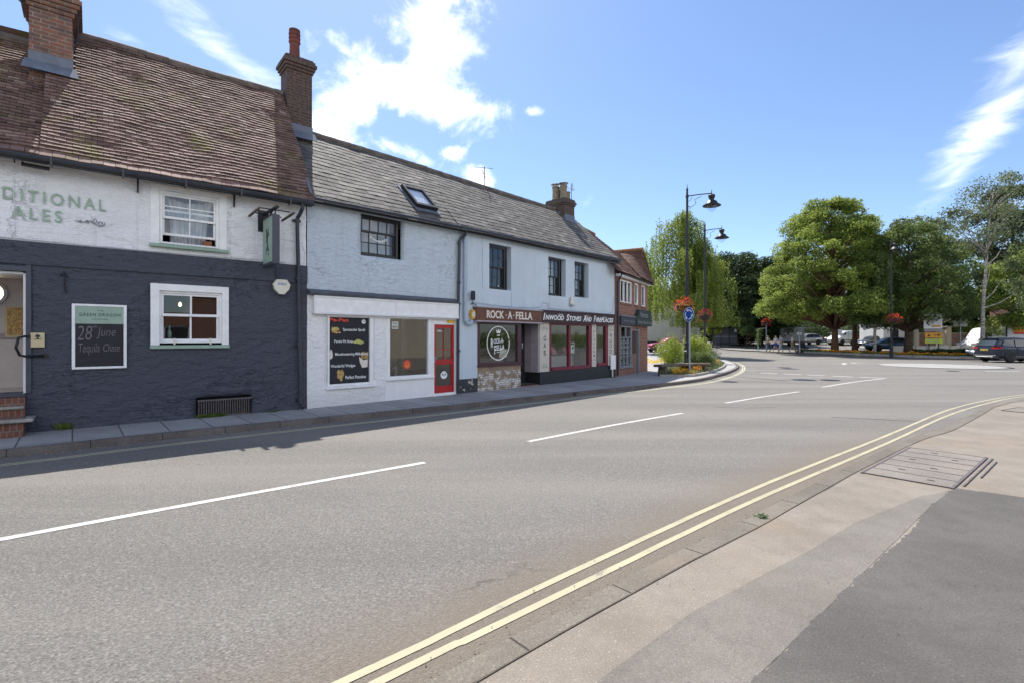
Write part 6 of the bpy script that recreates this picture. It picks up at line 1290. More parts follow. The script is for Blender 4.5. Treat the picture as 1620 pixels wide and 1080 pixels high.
# tall wispy birch at right
bt = branch_tree('tall_birch', 'tall slender birch with bare lower trunk and wispy crown above the dark car', (37.2, 40.0, g_(40)+.1), 14.3, 8.6, 2.5, 'leaf_wisp', 'bark_birch', 6000, .16, seed=27, shape='round', cl_r=(.5, 1.0), ncl=60, trunk_r=.16, lean=(.9, 0), droop=.6)
m = MB()
for a, z, L, up in ((0, 3.9, 2.7, 1.3), (.3, 4.5, 2.2, 1.8), (3.0, 9.4, 2.9, 2.2), (.2, 7.2, 2.2, 2.2), (3.4, 8.3, 2.0, 1.6), (.5, 5.4, 1.4, 2.2)):
    lx = .9*(z/14.3)**2; m.tube([(lx, 0, z), (lx+L*.5*math.cos(a), L*.5*math.sin(a), z+up*.35), (lx+L*math.cos(a), L*math.sin(a), z+up)], [.055, .04, .012], 6)
m.build('bare_branch', 'bark_birch', bt, recalc=False)
P, T = clump_points([(2.9, 0, 5.8, .8, .9, .8), (2.6, .3, 7.5, .9, .9, .8), (-2.4, 0, 11.4, .8, .7, .5), (3.2, .2, 9.0, .8, .8, .6), (-3.0, 0, 10.6, .5, .5, .35), (3.6, 0, 4.4, .9, .9, .8)], 2600, .9); leaf_mesh('side_foliage', 'leaf_wisp', bt, P, .17, T, .2)
branch_tree('ivy_clad_conifer', 'massive dark conifer behind the tall birch at the right edge', (57.5, 58, g_(58)), 18.4, 1.0, 4.6, 'leaf_conifer', 'bark', 52000, .3, seed=28, shape='column', cl_r=(1, 1.8), ncl=80, trunk_r=.4)
branch_tree('ivy_clad_conifer', 'lower dark conifer filling the gap left of the massive one', (51.5, 62, g_(62)), 12.6, 1, 4.2, 'leaf_conifer', 'bark', 34000, .3, seed=29, shape='cone', cl_r=(1, 1.7), ncl=60, trunk_r=.3)
branch_tree('green_tree', 'fresh green tree at the right edge of the view', (47.5, 46, g_(46)), 10.2, 2.2, 3.6, 'leaf_big', 'bark', 26000, .23, seed=30, shape='round', cl_r=(.7, 1.4), ncl=50, trunk_r=.2)
branch_tree('green_tree', 'mid green tree behind the white van', (49.5, 61, g_(61)), 9.8, 1.2, 4.4, 'leaf_big', 'bark', 30000, .25, seed=31, shape='round', cl_r=(.9, 1.5), ncl=50, trunk_r=.2)
branch_tree('green_tree', 'mid green tree behind the diversion signs', (43.0, 84, g_(84)), 12.5, 1.2, 5.6, 'leaf_big', 'bark', 28000, .27, seed=32, shape='round', cl_r=(.9, 1.6), ncl=50, trunk_r=.2)
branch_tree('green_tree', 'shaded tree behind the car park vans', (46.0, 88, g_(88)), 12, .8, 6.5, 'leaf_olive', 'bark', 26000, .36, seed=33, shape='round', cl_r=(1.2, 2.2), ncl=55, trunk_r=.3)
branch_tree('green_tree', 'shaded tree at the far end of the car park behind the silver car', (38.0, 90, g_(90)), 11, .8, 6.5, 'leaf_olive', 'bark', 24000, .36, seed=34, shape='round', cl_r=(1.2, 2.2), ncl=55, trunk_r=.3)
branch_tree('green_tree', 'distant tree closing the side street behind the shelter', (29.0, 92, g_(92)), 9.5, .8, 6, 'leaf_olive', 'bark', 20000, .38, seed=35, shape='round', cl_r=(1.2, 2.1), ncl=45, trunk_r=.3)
branch_tree('green_tree', 'distant tree beyond the pale shed left of the birches', (21.5, 84, g_(84)), 8.6, 1.5, 4, 'leaf_big', 'bark', 15000, .36, seed=36, shape='round', cl_r=(1.0, 1.8), ncl=36, trunk_r=.25)
branch_tree('street_tree', 'young tree with low pale green leaves in front of the bus shelter', (25.2, 63.5, g_(63.5)), 4.4, 1.5, 1.1, 'leaf_yellow', 'bark', 3000, .17, seed=37, shape='round', cl_r=(.35, .6), ncl=16, trunk_r=.06)
branch_tree('street_tree', 'small dark tree right of the bus shelter', (28.1, 60.5, g_(60.5)), 3.6, 1.2, 1.1, 'leaf_olive', 'bark', 3000, .17, seed=38, shape='round', cl_r=(.35, .6), ncl=16, trunk_r=.07)
tag(cover_patch('distant_wood', 'distant wood closing the view behind the car park', 'wood', [(34, 96), (110, 72), (140, 90), (60, 130), (20, 120)], 60000, 12, .7, 'leaf_olive', z0=0))
def hedge(label, a, b, w, h, mat, n, ls=.1, z=.1, name='hedge'):
    a, b = Vector(a), Vector(b); d = b-a; L = d.length; nn = Vector((-d.y, d.x)).normalized(); P = []
    for i in range(n):
        s, u = random.random(), random.uniform(-1, 1); p = a+d*s+nn*u*w/2; top = h*(.75+.3*noise.noise(Vector((p.x*.8, p.y*.8, 1)))); zz = top*random.random()**.5
        P.append((p.x, p.y, g_(p.y)+z+zz))
    P = np.array(P); return tag(leaf_mesh(name, mat, None, P, ls, np.array([.4+.5*noise.noise(Vector(p*.8)) for p in P])+RNG.normal(0, .15, n), .3), label, 'hedge')
hedge('low dark green hedge in the far bed in front of the road signs', (34.8, 43.6), (44, 41.5), 1.4, .75, 'leaf_dark', 9000, .14)
hedge('tall dark hedge beneath the trees behind the white van', (40, 70), (75, 60), 2.5, 3.4, 'leaf_dark', 16000, .25)
hedge('long hedge beyond the opposite houses, outside the right edge of the view', (32, 16), (56, 38), 2, 2.6, 'leaf_big', 7000, .25)
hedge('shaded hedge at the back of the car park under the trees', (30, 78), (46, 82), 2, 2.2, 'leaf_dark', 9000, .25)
# far flower bed along the kerb
FB = [(28.9, 51.2), (30.6, 47.6), (31.9, 43.9), (33.3, 41.0), (35.2, 39.0), (40, 38.3), (44, 38.3), (44, 41), (38, 43), (34.5, 46.5), (32.2, 51), (29.6, 53)]
tag(sheet('planting_bed', FB, .18, 'soil', skirt=.12), kind='structure')
cover_patch('low_planting', 'low green planting covering the long far flower bed', 'ground cover', FB, 14000, .35, .12, 'leaf_olive', z0=.2)
cover_patch('orange_flowers', 'long row of orange bedding flowers in the far flower bed', 'flowers', [(30.2, 50), (32, 45.6), (33.2, 42.8), (35, 40.6), (37.5, 40.0), (37.5, 40.8), (35.4, 41.6), (33.6, 44), (32.4, 47), (31, 51)], 3200, .42, .12, 'flower_orange', z0=.25)
tag(strip('bed_edging', [(p[0]+.25, p[1]+.25) for p in BEDL[5:11]], .2, .28, 'stone', h=.2), kind='structure')
# car park surface and low wall
tag(sheet('car_park', [(30.5, 56), (36, 51), (48, 47), (70, 46), (70, 78), (32, 78)], .106, 'asphalt'), kind='structure')
lw = thing('garden_wall', 'low pale stone wall behind the hedge and the yellow signs', 'wall', (41, 48.5, g_(48)))
m = MB()
for i in range(9): x = -4.6+i*1.1; m.box(x, x+1.06, -.2, .2, .0, .85, b=.05)
m.build('stone_blocks', 'cream_paint', lw)
for i, (x, y, l_) in enumerate(((35.6, 43.2, 'first'),)): pass
def gatepost(label, x, y, w=.5, h=2.4): 
    t = thing('gate_pillar', label, 'pillar', (x, y, g_(y))); BX('shaft', 'cream_wall', t, None, (-w/2, w/2, -w/2, w/2, 0, h), b=.03); BX('cap', 'stone', t, None, (-w/2-.06, w/2+.06, -w/2-.06, w/2+.06, h, h+.1), b=.03)
gatepost('pale square pillar left of the yellow signs', 40.6, 51.0); gatepost('pale square pillar right of the yellow signs', 42.7, 50.4, .5, 2.3); gatepost('pale square pillar nearest the white van', 43.7, 50.8, .5, 2.6)
fw = thing('brick_wall', 'weathered brick garden wall behind the pale pillars', 'wall', (48, 56, g_(56))); BX('wall', 'chimney_brick_left', fw, None, (-3, 14, -.15, .15, 0, 1.9)); BX('coping', 'stone', fw, None, (-3, 14, -.2, .2, 1.9, 1.98), b=.02)
sp = thing('brick_pillar', 'tall brick pillar rising behind the white lorry', 'pillar', (51.4, 53.4, g_(53))); BX('shaft', 'chimney_brick_left', sp, None, (-.5, .5, -.5, .5, 0, 4.6), b=.02); BX('cap', 'stone', sp, None, (-.6, .6, -.6, .6, 4.6, 4.75), b=.03)
wl = thing('string_lights', 'string of small white bulbs hanging above the white van', 'lights', (43, 52, 3.7)); m = MB(); m.tube([(-4+i*.6, 0, .05*math.cos(i)) for i in range(18)], .01, 4); m.build('cord', 'iron', wl)
for i in range(17): MB().lathe([(0, -.06), (.06, 0), (0, .06)], (-4+i*.6, 0, -.06+.05*math.cos(i)), 6).build('bulb', 'white_letter', wl)

# ============================================================ traffic signs on the right
def sign_board(parent, name, mat, x0, x1, z0, z1, y=-.03, back=True, border=None):
    o = BX(name, mat, parent, None, (x0, x1, y, y+.02, z0, z1)); return o
SX, SY, SA = 36.62, 44.0, R_(-39)
ts = thing('direction_sign', 'white direction sign with black chevron above the yellow signs', 'road sign', (SX, SY, g_(SY)+.1), SA)
for x in (-.4, .4): MB().tube([(x, 0.02, 0), (x, 0.02, 3.7)], .04, 8).build('post', 'galv', ts)
sign_board(ts, 'white_panel', 'white_letter', -.62, .62, 2.34, 3.62)
m = MB(); m.add([(-.48, -.036, 2.82), (-.25, -.036, 3.06), (-.17, -.036, 3.0), (-.34, -.036, 2.82), (-.17, -.036, 2.64), (-.25, -.036, 2.58)], [(0, 1, 2, 3, 4, 5)]); m.build('chevron', 'black_letter', ts, recalc=False)
m = MB(); m.box(-.12, .42, -.037, -.031, 3.32, 3.38); m.box(-.14, .46, -.037, -.031, 3.12, 3.18); m.build('lettering_rows', 'black_letter', ts, recalc=False)
m = MB(); m.box(-.1, .54, -.037, -.031, 2.48, 2.63); m.build('orange_patch', 'orange', ts)
m = MB(); m.prism([(-.62, 2.17), (-.58, 2.08), (.58, 2.08), (.7, 2.19), (.58, 2.3), (-.58, 2.3)], -.03, -.01); m.build('brown_flag_panel', 'mauve_paint', ts)
ys = thing('diversion_sign', 'amber diversion sign with black triangle and arrow', 'road sign', (SX-.05, SY-.12, g_(SY)+.1), SA)
sign_board(ys, 'amber_panel', 'orange', -.58, .58, 1.54, 2.03, -.05); m = MB(); m.add([(-.42, -.057, 1.67), (-.2, -.057, 1.67), (-.31, -.057, 1.89)], [(0, 1, 2)]); m.build('triangle', 'black_letter', ys, recalc=False)
m = MB(); m.box(.0, .34, -.058, -.051, 1.76, 1.82); m.add([(.30, -.058, 1.67), (.48, -.058, 1.79), (.30, -.058, 1.91)], [(0, 1, 2)]); m.build('arrow', 'black_letter', ys, recalc=False)
BX('border', 'black_letter', ys, None, (-.58, .58, -.056, -.051, 1.54, 1.56), (-.58, .58, -.056, -.051, 2.01, 2.03))
for x in (-.34, .34): BX('leg', 'iron', ys, None, (x-.02, x+.02, -.03, .0, 0, 2.0))
ls_ = thing('event_sign', 'lime yellow notice below the amber diversion sign', 'road sign', (SX-.08, SY-.2, g_(SY)+.1), SA)
sign_board(ls_, 'lime_panel', 'lime', -.6, .57, 1.08, 1.48, -.06); m = MB(); text(m, 'EVENT', -.46, .42, 1.31, 1.43, -.067, off=.02); text(m, 'PARKING', -.46, .42, 1.13, 1.25, -.067, off=.02); m.build('letters', 'sage_letter', ls_)
for x in (-.3, .28): BX('leg', 'iron', ls_, None, (x-.02, x+.02, -.04, -.02, 0, 1.2))
bs = thing('rear_facing_sign', 'grey back of a square sign on a post left of the white van', 'road sign', (40.6, 45.8, g_(46)+.1), R_(-38)); MB().tube([(0, -.04, 0), (0, -.04, 4.0)], .05, 8).build('post', 'galv', bs); BX('panel', 'cream_paint', bs, None, (-.48, .48, .0, .02, 2.55, 3.45)); BX('stiffener', 'galv', bs, None, (-.44, .44, -.02, .0, 2.75, 2.8), (-.44, .44, -.02, .0, 3.2, 3.25))
sp_ = thing('short_post', 'slim white post at the left end of the far flower bed', 'post', (28.6, 50.3, g_(50)+.1)); MB().tube([(0, 0, 0), (0, 0, 1.9)], .06, 8).build('post', 'galv', sp_); BX('cap', 'white_letter', sp_, None, (-.22, .22, -.03, .03, 1.75, 2.0), b=.02)
# ------------------------------------------------------------ bus shelter
bsh = thing('bus_shelter', 'dark glazed bus shelter with flat black roof under the evergreen tree', 'bus shelter', (26.3, 62.6, g_(62.6)+.1), R_(-14))
BX('roof', 'black_gloss', bsh, None, (-2.1, 2.1, -1.0, .9, 2.5, 2.62), b=.03); BX('back_panel', 'navy_gloss', bsh, None, (-1.2, 1.6, .6, .64, .25, 2.3)); BX('rail', 'galv', bsh, None, (-1.2, 1.6, .56, .6, 1.25, 1.3))
for x in (-1.25, -.3, .65, 1.6): BX('post', 'black_gloss', bsh, None, (x-.04, x+.04, .56, .66, 0, 2.5))
BX('bench_seat', 'iron', bsh, None, (-.8, 1.2, .25, .5, .45, .5)); BX('timetable', 'white_letter', bsh, None, (-1.0, -.62, .54, .56, 1.75, 2.15), (-.45, -.2, .54, .56, 1.75, 2.15), (1.25, 1.5, .54, .56, 1.8, 2.2))
# ============================================================ distant buildings
sh = thing('pale_shed', 'long pale ribbed shed wall behind the parked red car', 'building', (20.5, 71, g_(71)))
m = MB(); m.box(-6, 5.5, 0, 8, 0, 5.6); m.build('wall', 'shed_wall', sh); m = MB(); [m.box(-6+i*.3, -5.96+i*.3, -.03, 0.0, .5, 5.6) for i in range(38)]; m.build('ribs', 'cream_paint', sh)
BX('dark_base', 'board_black', sh, None, (-6.02, 5.52, -.06, -.032, 0, .45)); BX('roof', 'lead', sh, None, (-6.2, 5.7, -.2, 8.2, 5.6, 5.75))
hb = thing('brick_house', 'low brick building seen between the lamp posts', 'building', (26.2, 78, g_(78))); BX('wall', 'red_brick', hb, None, (-3, 2.2, 0, 6, 0, 3.2)); m = MB(); m.add([(-3.3, -.3, 3.1), (2.5, -.3, 3.1), (2.5, 3, 5.2), (-3.3, 3, 5.2)], [(0, 1, 2, 3)]); m.build('roof', 'ridge_tile', hb)
w = BX('window', 'white_wood', hb, None, (-.4, .8, -.04, .0, 1.1, 2.3)); BX('pane', 'board_black', w, None, (-.32, .16, -.05, -.041, 1.2, 2.2), (.24, .72, -.05, -.041, 1.2, 2.2))
ch = thing('cream_house', 'cream rendered house behind the bus shelter', 'building', (31.2, 79, g_(79))); BX('wall', 'cream_wall', ch, None, (-2.6, 2.4, 0, 6, 0, 5.6)); m = MB(); m.add([(-2.9, -.4, 5.5), (2.7, -.4, 5.5), (2.7, 3, 7.6), (-2.9, 3, 7.6)], [(0, 1, 2, 3)]); m.build('roof', 'ridge_tile', ch)
for x in (-1.6, .7): w = BX('window', 'white_wood', ch, None, (x, x+1, -.05, .0, 3.4, 4.6)); BX('pane', 'board_black', w, None, (x+.08, x+.92, -.06, -.051, 3.5, 4.5))
wh = thing('white_building', 'white building glimpsed between tree trunks behind the far lamp post', 'building', (45.4, 58, g_(58))); BX('wall', 'white_smooth', wh, None, (-2.8, .6, 0, 4, 0, 3.4)); BX('roof', 'lead', wh, None, (-3, .8, -.2, 4.2, 3.4, 3.55)); w = BX('window', 'white_wood', wh, None, (-2, -1, -.05, .0, 1.2, 2.4)); BX('pane', 'board_black', w, None, (-1.9, -1.1, -.06, -.051, 1.3, 2.3))
# ============================================================ opposite side of the street, behind the camera (seen in the shop window reflections)
OP = Fr((11.5, -2.0), R_(42))
op = thing('opposite_house', 'brick house with clay tile roof on the opposite side of the street', 'building', OP.W((6, 0, 0)))
m = MB(); wall(m, -6, 5, 0, 4.6, [(-4.6, -3.4, 1, 2.3, .1), (-1.8, -.6, 1, 2.3, .1), (1.2, 2.4, 1, 2.3, .1), (-4.6, -3.4, 3, 4.1, .1), (1.2, 2.4, 3, 4.1, .1)]); m.quad((-6, 0, 0), (-6, -5, 0), (-6, -5, 4.6), (-6, 0, 4.6)); m.quad((5, 0, 0), (5, -5, 0), (5, -5, 4.6), (5, 0, 4.6))
m.v = [(p[0], -p[1] if abs(p[1]) < .5 else p[1], p[2]) for p in m.v]; m.build('wall', 'red_brick', op, OP, recalc=False)
m = MB(); m.quad((-6.3, .4, 4.5), (5.3, .4, 4.5), (5.3, -2.6, 7.2), (-6.3, -2.6, 7.2)); m.quad((-6.3, -5.4, 4.5), (5.3, -5.4, 4.5), (5.3, -2.6, 7.2), (-6.3, -2.6, 7.2)); m.build('roof', 'ridge_tile', op, OP, recalc=False)
for x in (-4.6, -1.8, 1.2): w = BX('window', 'white_wood', op, OP, (x, x+1.2, -.09, -.05, 1, 2.3)); BX('pane', 'board_black', w, OP, (x+.08, x+1.12, -.049, -.04, 1.08, 2.22))
of = thing('picket_fence', 'dark fence on the opposite side of the street', 'fence', OP.W((7.5, 0, 0)))
m = MB(); [m.box(5.2+i*.14, 5.29+i*.14, .2, .23, 0, 1.3) for i in range(34)]; m.box(5.2, 10, .17, .2, .3, .38); m.box(5.2, 10, .17, .2, 1.0, 1.08); m.build('pickets', 'timber_old', of, OP)
t_ = thing('opposite_house', 'second tiled house farther along the opposite side of the street', 'building', OP.W((20, -3, 0)))
m = MB(); m.box(15, 26, -9, -3, 0, 4.4); m.build('wall', 'cream_wall', t_, OP); m = MB(); m.quad((14.7, -2.6, 4.3), (26.3, -2.6, 4.3), (26.3, -6, 7), (14.7, -6, 7)); m.quad((14.7, -9.4, 4.3), (26.3, -9.4, 4.3), (26.3, -6, 7), (14.7, -6, 7)); m.build('roof', 'ridge_tile', t_, OP, recalc=False)
# ============================================================ vehicles
plain('paint_navy', (.025, .03, .05), .16, .2, .05); plain('paint_white', (.72, .73, .74), .25, 0, .03); plain('paint_silver', (.42, .43, .45), .25, .6, .05)
plain('paint_red', (.32, .03, .06), .22, 0, .1); plain('paint_dark', (.03, .035, .045), .2, .2, .1); plain('tyre', (.02, .02, .021), .85, 0, .2); plain('rim', (.4, .41, .43), .35, .7, .1)
plain('dark_trim', (.022, .022, .024), .55, 0, .1); plain('car_glass', (.03, .04, .045), .06, 0, .05, spec=.8); plain('tail_light', (.55, .01, .015), .2, 0, .1); plain('head_light', (.75, .77, .8), .15, 0, .05)
plain('plate_yellow', (.75, .55, .05), .5, 0, .05); plain('paint_grey', (.36, .38, .41), .35, .1, .05); plain('paint_blue', (.03, .08, .16), .25, 0, .1)
def vehicle(label, cat, loc, ang, L, W, stations, paint, wheels, wr=.33, glass=(), rear_glass=True, lights=True, name='parked_car', group=None, extras=None, plate='plate_yellow'):
    """stations along x (rear to front): (x, z_bottom, half_width, z_belt, half_cabin, z_roof)"""
    t = thing(name, label, cat, loc, ang, group); m = MB(); rings = []
    def ring(s):
        x, zb, w, zl, wc, zr = s; h = [(0, zb), (w*.8, zb), (w*.96, zb+.08), (w, zb+(zl-zb)*.45), (w*.985, zl-.06), (w*.95, zl)]
        h += [(min(wc+.03, w*.95), zl+.01+(zr-zl)*.1), (wc, zl+(zr-zl)*.5) , (wc*.93, zr-.05 if zr-zl > .1 else zl+(zr-zl)*.8), (wc*.78, zr), (0, zr+.012)]
        return [(x, -p[0], p[1]) for p in h]+[(x, p[0], p[1]) for p in h[-2:0:-1]]
    for s in stations: rings.append(ring(s))
    n = len(rings[0]); b = 0
    for r in rings: m.v += r
    for i in range(len(rings)-1):
        for k in range(n): m.face((i*n+k, i*n+(k+1) % n, (i+1)*n+(k+1) % n, (i+1)*n+k))
    m.face(list(range(n))[::-1]); m.face([(len(rings)-1)*n+k for k in range(n)])
    body = m.build('body', paint, t, smooth=True)
    sm = body.modifiers.new('s', 'SUBSURF'); sm.levels = 1; sm.render_levels = 2
    def sidepoly(pts, off=.012):
        for sgn in (-1, 1):
            g = MB(); vv = []
            for x, z, y in pts: vv.append((x, sgn*(y+off), z))
            g.add(vv, [tuple(range(len(vv)))]); g.build('side_window', 'car_glass', t, recalc=False)
    for p in glass: sidepoly(p)
    for i, (x, sgn) in enumerate([(x, s) for x in wheels for s in (-1, 1)]):
        y = sgn*(W/2-.10); wh = MB(); wh.lathe([(wr*.62, -.11), (wr*.9, -.11), (wr, -.07), (wr, .07), (wr*.9, .11), (wr*.62, .11)], (x, y, wr), 24, axis='y'); o = wh.build('wheel', 'tyre', t, smooth=True)
        r = MB(); yo = y+sgn*.085; r.lathe([(wr*.66, -.02), (wr*.6, .02), (wr*.55, 0)], (x, yo, wr), 20, axis='y'); r.lathe([(wr*.16, 0), (0, .0)], (x, yo+sgn*.01, wr), 12, axis='y')
        for k in range(5):
            a = k*1.2566+.3; c, s = math.cos(a), math.sin(a); w1, w2 = wr*.11, wr*.15; r.add([(x-s*w1, yo, wr+c*w1), (x+s*w1, yo, wr-c*w1), (x+c*wr*.6+s*w2, yo+sgn*.012, wr+s*wr*.6-c*w2), (x+c*wr*.6-s*w2, yo+sgn*.012, wr+s*wr*.6+c*w2)], [(0, 1, 2, 3)])
        r.build('rim', 'rim', o, recalc=False); d = MB(); d.lathe([(wr*.62, 0), (0, 0)], (x, y+sgn*.02, wr), 16, axis='y'); d.build('brake_disc', 'dark_trim', o, recalc=False)
        a_ = MB(); a_.ring((x, wr+.02), wr*1.05, wr*1.24, min(sgn*(W/2-.16), sgn*(W/2+.012)), max(sgn*(W/2-.16), sgn*(W/2+.012)), 20, a0=-.15, a1=math.pi+.15); a_.build('wheel_arch', 'dark_trim', t)
        a_ = MB(); yy = sgn*(W/2+.004); a_.add([(x+wr*1.08*math.cos(q*math.pi/10-.0), yy, wr+.02+wr*1.08*math.sin(q*math.pi/10)) for q in range(11)], [tuple(range(11))]); a_.build('arch_lining', 'tyre', t, recalc=False)
    if extras: extras(t)
    return t
def suv_extras(t):
    BX('sill_trim', 'dark_trim', t, None, (.95, 3.5, -.97, -.93, .26, .38), (.95, 3.5, .93, .97, .26, .38), b=.01)
    BX('chrome_strip', 'rim', t, None, (1.2, 3.3, -.975, -.965, .40, .425)); BX('roof_rail', 'rim', t, None, (.9, 3.2, -.70, -.66, 1.70, 1.73)); BX('roof_rail', 'rim', t, None, (.9, 3.2, .66, .70, 1.70, 1.73))
    BX('rear_bumper', 'dark_trim', t, None, (-.06, .25, -.80, .80, .28, .5), b=.03); BX('bumper_strip', 'rim', t, None, (-.075, .05, -.6, .6, .36, .41), b=.01)
    for s in (-1, 1):
        m = MB(); m.add([(.0, s*.50, .94), (.0, s*.50, 1.08), (.05, s*.86, 1.10), (.28, s*.955, 1.06), (.30, s*.962, .98), (.06, s*.88, .93)], [(0, 1, 2, 3, 4, 5)]); m.v = [(p[0]-.03, p[1]+s*.012, p[2]) for p in m.v]; m.build('tail_light', 'tail_light', t, recalc=False)
        BX('door_handle', 'rim', t, None, (1.55, 1.72, min(s*.955, s*.985), max(s*.955, s*.985), .93, .96)); BX('door_handle', 'rim', t, None, (2.5, 2.67, min(s*.955, s*.985), max(s*.955, s*.985), .93, .96)); BX('wing_mirror', 'paint_navy', t, None, (3.0, 3.14, min(s*.93, s*1.1), max(s*.93, s*1.1), 1.02, 1.14), b=.03)
        for x in (1.35, 2.3, 3.15): BX('door_gap', 'dark_trim', t, None, (x, x+.012, min(s*.93, s*.968), max(s*.93, s*.968), .42, 1.0))
    m = MB(); m.add([(.06, -.64, 1.13), (.06, .64, 1.13), (.36, .58, 1.56), (.36, -.58, 1.56)], [(0, 1, 2, 3)]); m.v = [(p[0]-.06, p[1], p[2]) for p in m.v]; m.build('rear_window', 'car_glass', t, recalc=False)
    p = BX('number_plate', 'plate_yellow', t, None, (-.075, -.05, -.27, .27, .80, .92)); m = MB(); text(m, 'LX17 KDE', -.24, .24, .82, .90, 0, off=.02); m.v = [(-.078, -q[0], q[2]) for q in m.v]; m.build('plate_characters', 'black_letter', p, recalc=False)
    BX('spoiler', 'paint_navy', t, None, (.22, .5, -.55, .55, 1.60, 1.64), b=.01)
vehicle('dark navy estate car at the right edge seen from its rear corner', 'car', (33.1, 35.4, .01), R_(3), 4.5, 1.9,
    [(.0, .42, .78, .98, .70, 1.02), (.05, .32, .86, 1.06, .74, 1.14), (.28, .27, .93, 1.10, .70, 1.56), (.6, .25, .95, 1.07, .72, 1.66), (1.6, .24, .96, 1.03, .73, 1.70), (2.6, .24, .96, 1.0, .72, 1.66), (3.3, .24, .95, .98, .66, 1.28), (3.6, .25, .94, .97, .6, 1.05), (4.2, .28, .90, .86, .5, .93), (4.45, .35, .8, .7, .4, .76)],
    'paint_navy', (.92, 3.6), .35, [[(.50, 1.10, .80), (1.28, 1.08, .83), (1.30, 1.50, .735), (.66, 1.50, .735), (.45, 1.22, .78)], [(1.36, 1.08, .83), (2.24, 1.06, .83), (2.24, 1.52, .735), (1.38, 1.52, .735)], [(2.32, 1.06, .83), (3.2, 1.04, .82), (2.7, 1.50, .735), (2.32, 1.52, .735)]], extras=suv_extras)
def van_extras(side_text=None, L=5.2, zr=2.5, W=1.95):
    def f(t):
        for s in (-1, 1):
            BX('wing_mirror', 'dark_trim', t, None, (L-1.45, L-1.35, min(s*W/2, s*(W/2+.2)), max(s*W/2, s*(W/2+.2)), 1.3, 1.6), b=.02); BX('door_gap', 'galv', t, None, (L-2.2, L-2.185, min(s*(W/2-.02), s*(W/2+.008)), max(s*(W/2-.02), s*(W/2+.008)), .5, 2.0)); BX('rubbing_strip', 'dark_trim', t, None, (.9, L-1.4, min(s*(W/2-.02), s*(W/2+.015)), max(s*(W/2-.02), s*(W/2+.015)), .62, .7))
            BX('tail_light', 'tail_light', t, None, (-.02, .02, s*.86-.06, s*.86+.06, .8, 1.3)); BX('head_light', 'head_light', t, None, (L-.45, L-.1, min(s*.7, s*.93), max(s*.7, s*.93), .78, .95), b=.03)
        m = MB(); m.add([(L-.95, -.72, 1.25), (L-.95, .72, 1.25), (L-1.55, .66, 1.95), (L-1.55, -.66, 1.95)], [(0, 1, 2, 3)]); m.v = [(p[0]+.06, p[1], p[2]+.02) for p in m.v]; m.build('windscreen', 'car_glass', t, recalc=False)
        if side_text:
            m = MB(); text(m, side_text, 0, 1.7, 1.78, 2.0, 0, off=.02); m.v = [(2.7-q[0], W/2-.07, q[2]) for q in m.v]; m.build('side_lettering', 'blue_sign', t, recalc=False)
    return f
def van(label, loc, ang, L, W, zr, paint='paint_white', side=None, wr=.34, name='van', group=None, gx=None):
    st = [(.0, .35, W/2-.04, 1.2, W/2-.14, zr-.06), (.06, .3, W/2, 1.2, W/2-.1, zr), (1.0, .3, W/2, 1.2, W/2-.1, zr), (L-2.3, .3, W/2, 1.2, W/2-.1, zr), (L-1.75, .3, W/2, 1.2, W/2-.13, zr-.08), (L-1.45, .3, W/2, 1.2, W/2-.16, zr-.35), (L-.95, .3, W/2, 1.15, W/2-.2, 1.3), (L-.35, .3, W/2-.06, .95, W/2-.3, 1.02), (L-.02, .38, W/2-.2, .72, W/2-.45, .78)]
    return vehicle(label, 'van', loc, ang, L, W, st, paint, (.95, L-1.0), wr, [[(L-2.1, 1.25, W/2-.09), (L-1.08, 1.2, W/2-.13), (L-1.6, zr-.5, W/2-.14), (L-2.1, zr-.48, W/2-.12)]], name=name, group=group, extras=van_extras(side, L, zr, W))
van('white panel van facing left behind the dark car', (50.8, 50.6, g_(51)+.1), R_(182), 5.9, 2.0, 2.5, side='Get Moo')
van('small white van parked nose left beside the largest tree trunk', (45.2, 67.5, g_(67.5)+.1), R_(205), 4.1, 1.75, 1.85)
def silver_x(t):
    for s in (-1, 1): BX('tail_light', 'tail_light', t, None, (-.02, .06, s*.75-.08, s*.75+.08, .75, .95)); BX('head_light', 'head_light', t, None, (4.1, 4.3, s*.65-.12, s*.65+.12, .6, .75), b=.02)
CAR = [(.0, .4, .74, .9, .6, .95), (.08, .3, .84, .95, .66, 1.1), (.6, .26, .88, .94, .66, 1.42), (1.5, .25, .89, .92, .67, 1.48), (2.3, .25, .89, .9, .65, 1.44), (2.95, .25, .88, .9, .6, 1.0), (3.7, .28, .84, .82, .5, .86), (4.3, .36, .74, .66, .4, .7)]
CG = [[(.45, .98, .79), (1.35, .96, .80), (1.36, 1.34, .70), (.7, 1.33, .70)], [(1.42, .96, .80), (2.75, .94, .78), (2.25, 1.34, .69), (1.44, 1.35, .70)]]
vehicle('silver car parked nose left beside the small white van', 'car', (41.6, 68.5, g_(68.5)+.1), R_(190), 4.3, 1.78, CAR, 'paint_silver', (.85, 3.5), .31, CG, extras=silver_x)
vehicle('dark car half hidden by the pale birch trunk in the car park', 'car', (44.2, 60, g_(60)+.1), R_(200), 4.3, 1.78, CAR, 'paint_dark', (.85, 3.5), .31, CG, extras=silver_x)
vehicle('dark blue car parked behind the far lamp post', 'car', (42.0, 53.5, g_(53.5)+.1), R_(175), 4.3, 1.78, CAR, 'paint_blue', (.85, 3.5), .31, CG, extras=silver_x)
vehicle('light silver car parked between the small white van and the dark car', 'car', (50.5, 66.5, g_(66.5)+.1), R_(195), 4.3, 1.78, CAR, 'paint_grey', (.85, 3.5), .31, CG, extras=silver_x)
vehicle('reddish hatchback passing behind the hedge left of the dark estate car', 'car', (39.4, 39.9, g_(40)+.02), R_(200), 4.2, 1.75, CAR, 'paint_silver', (.85, 3.5), .31, CG, extras=silver_x)
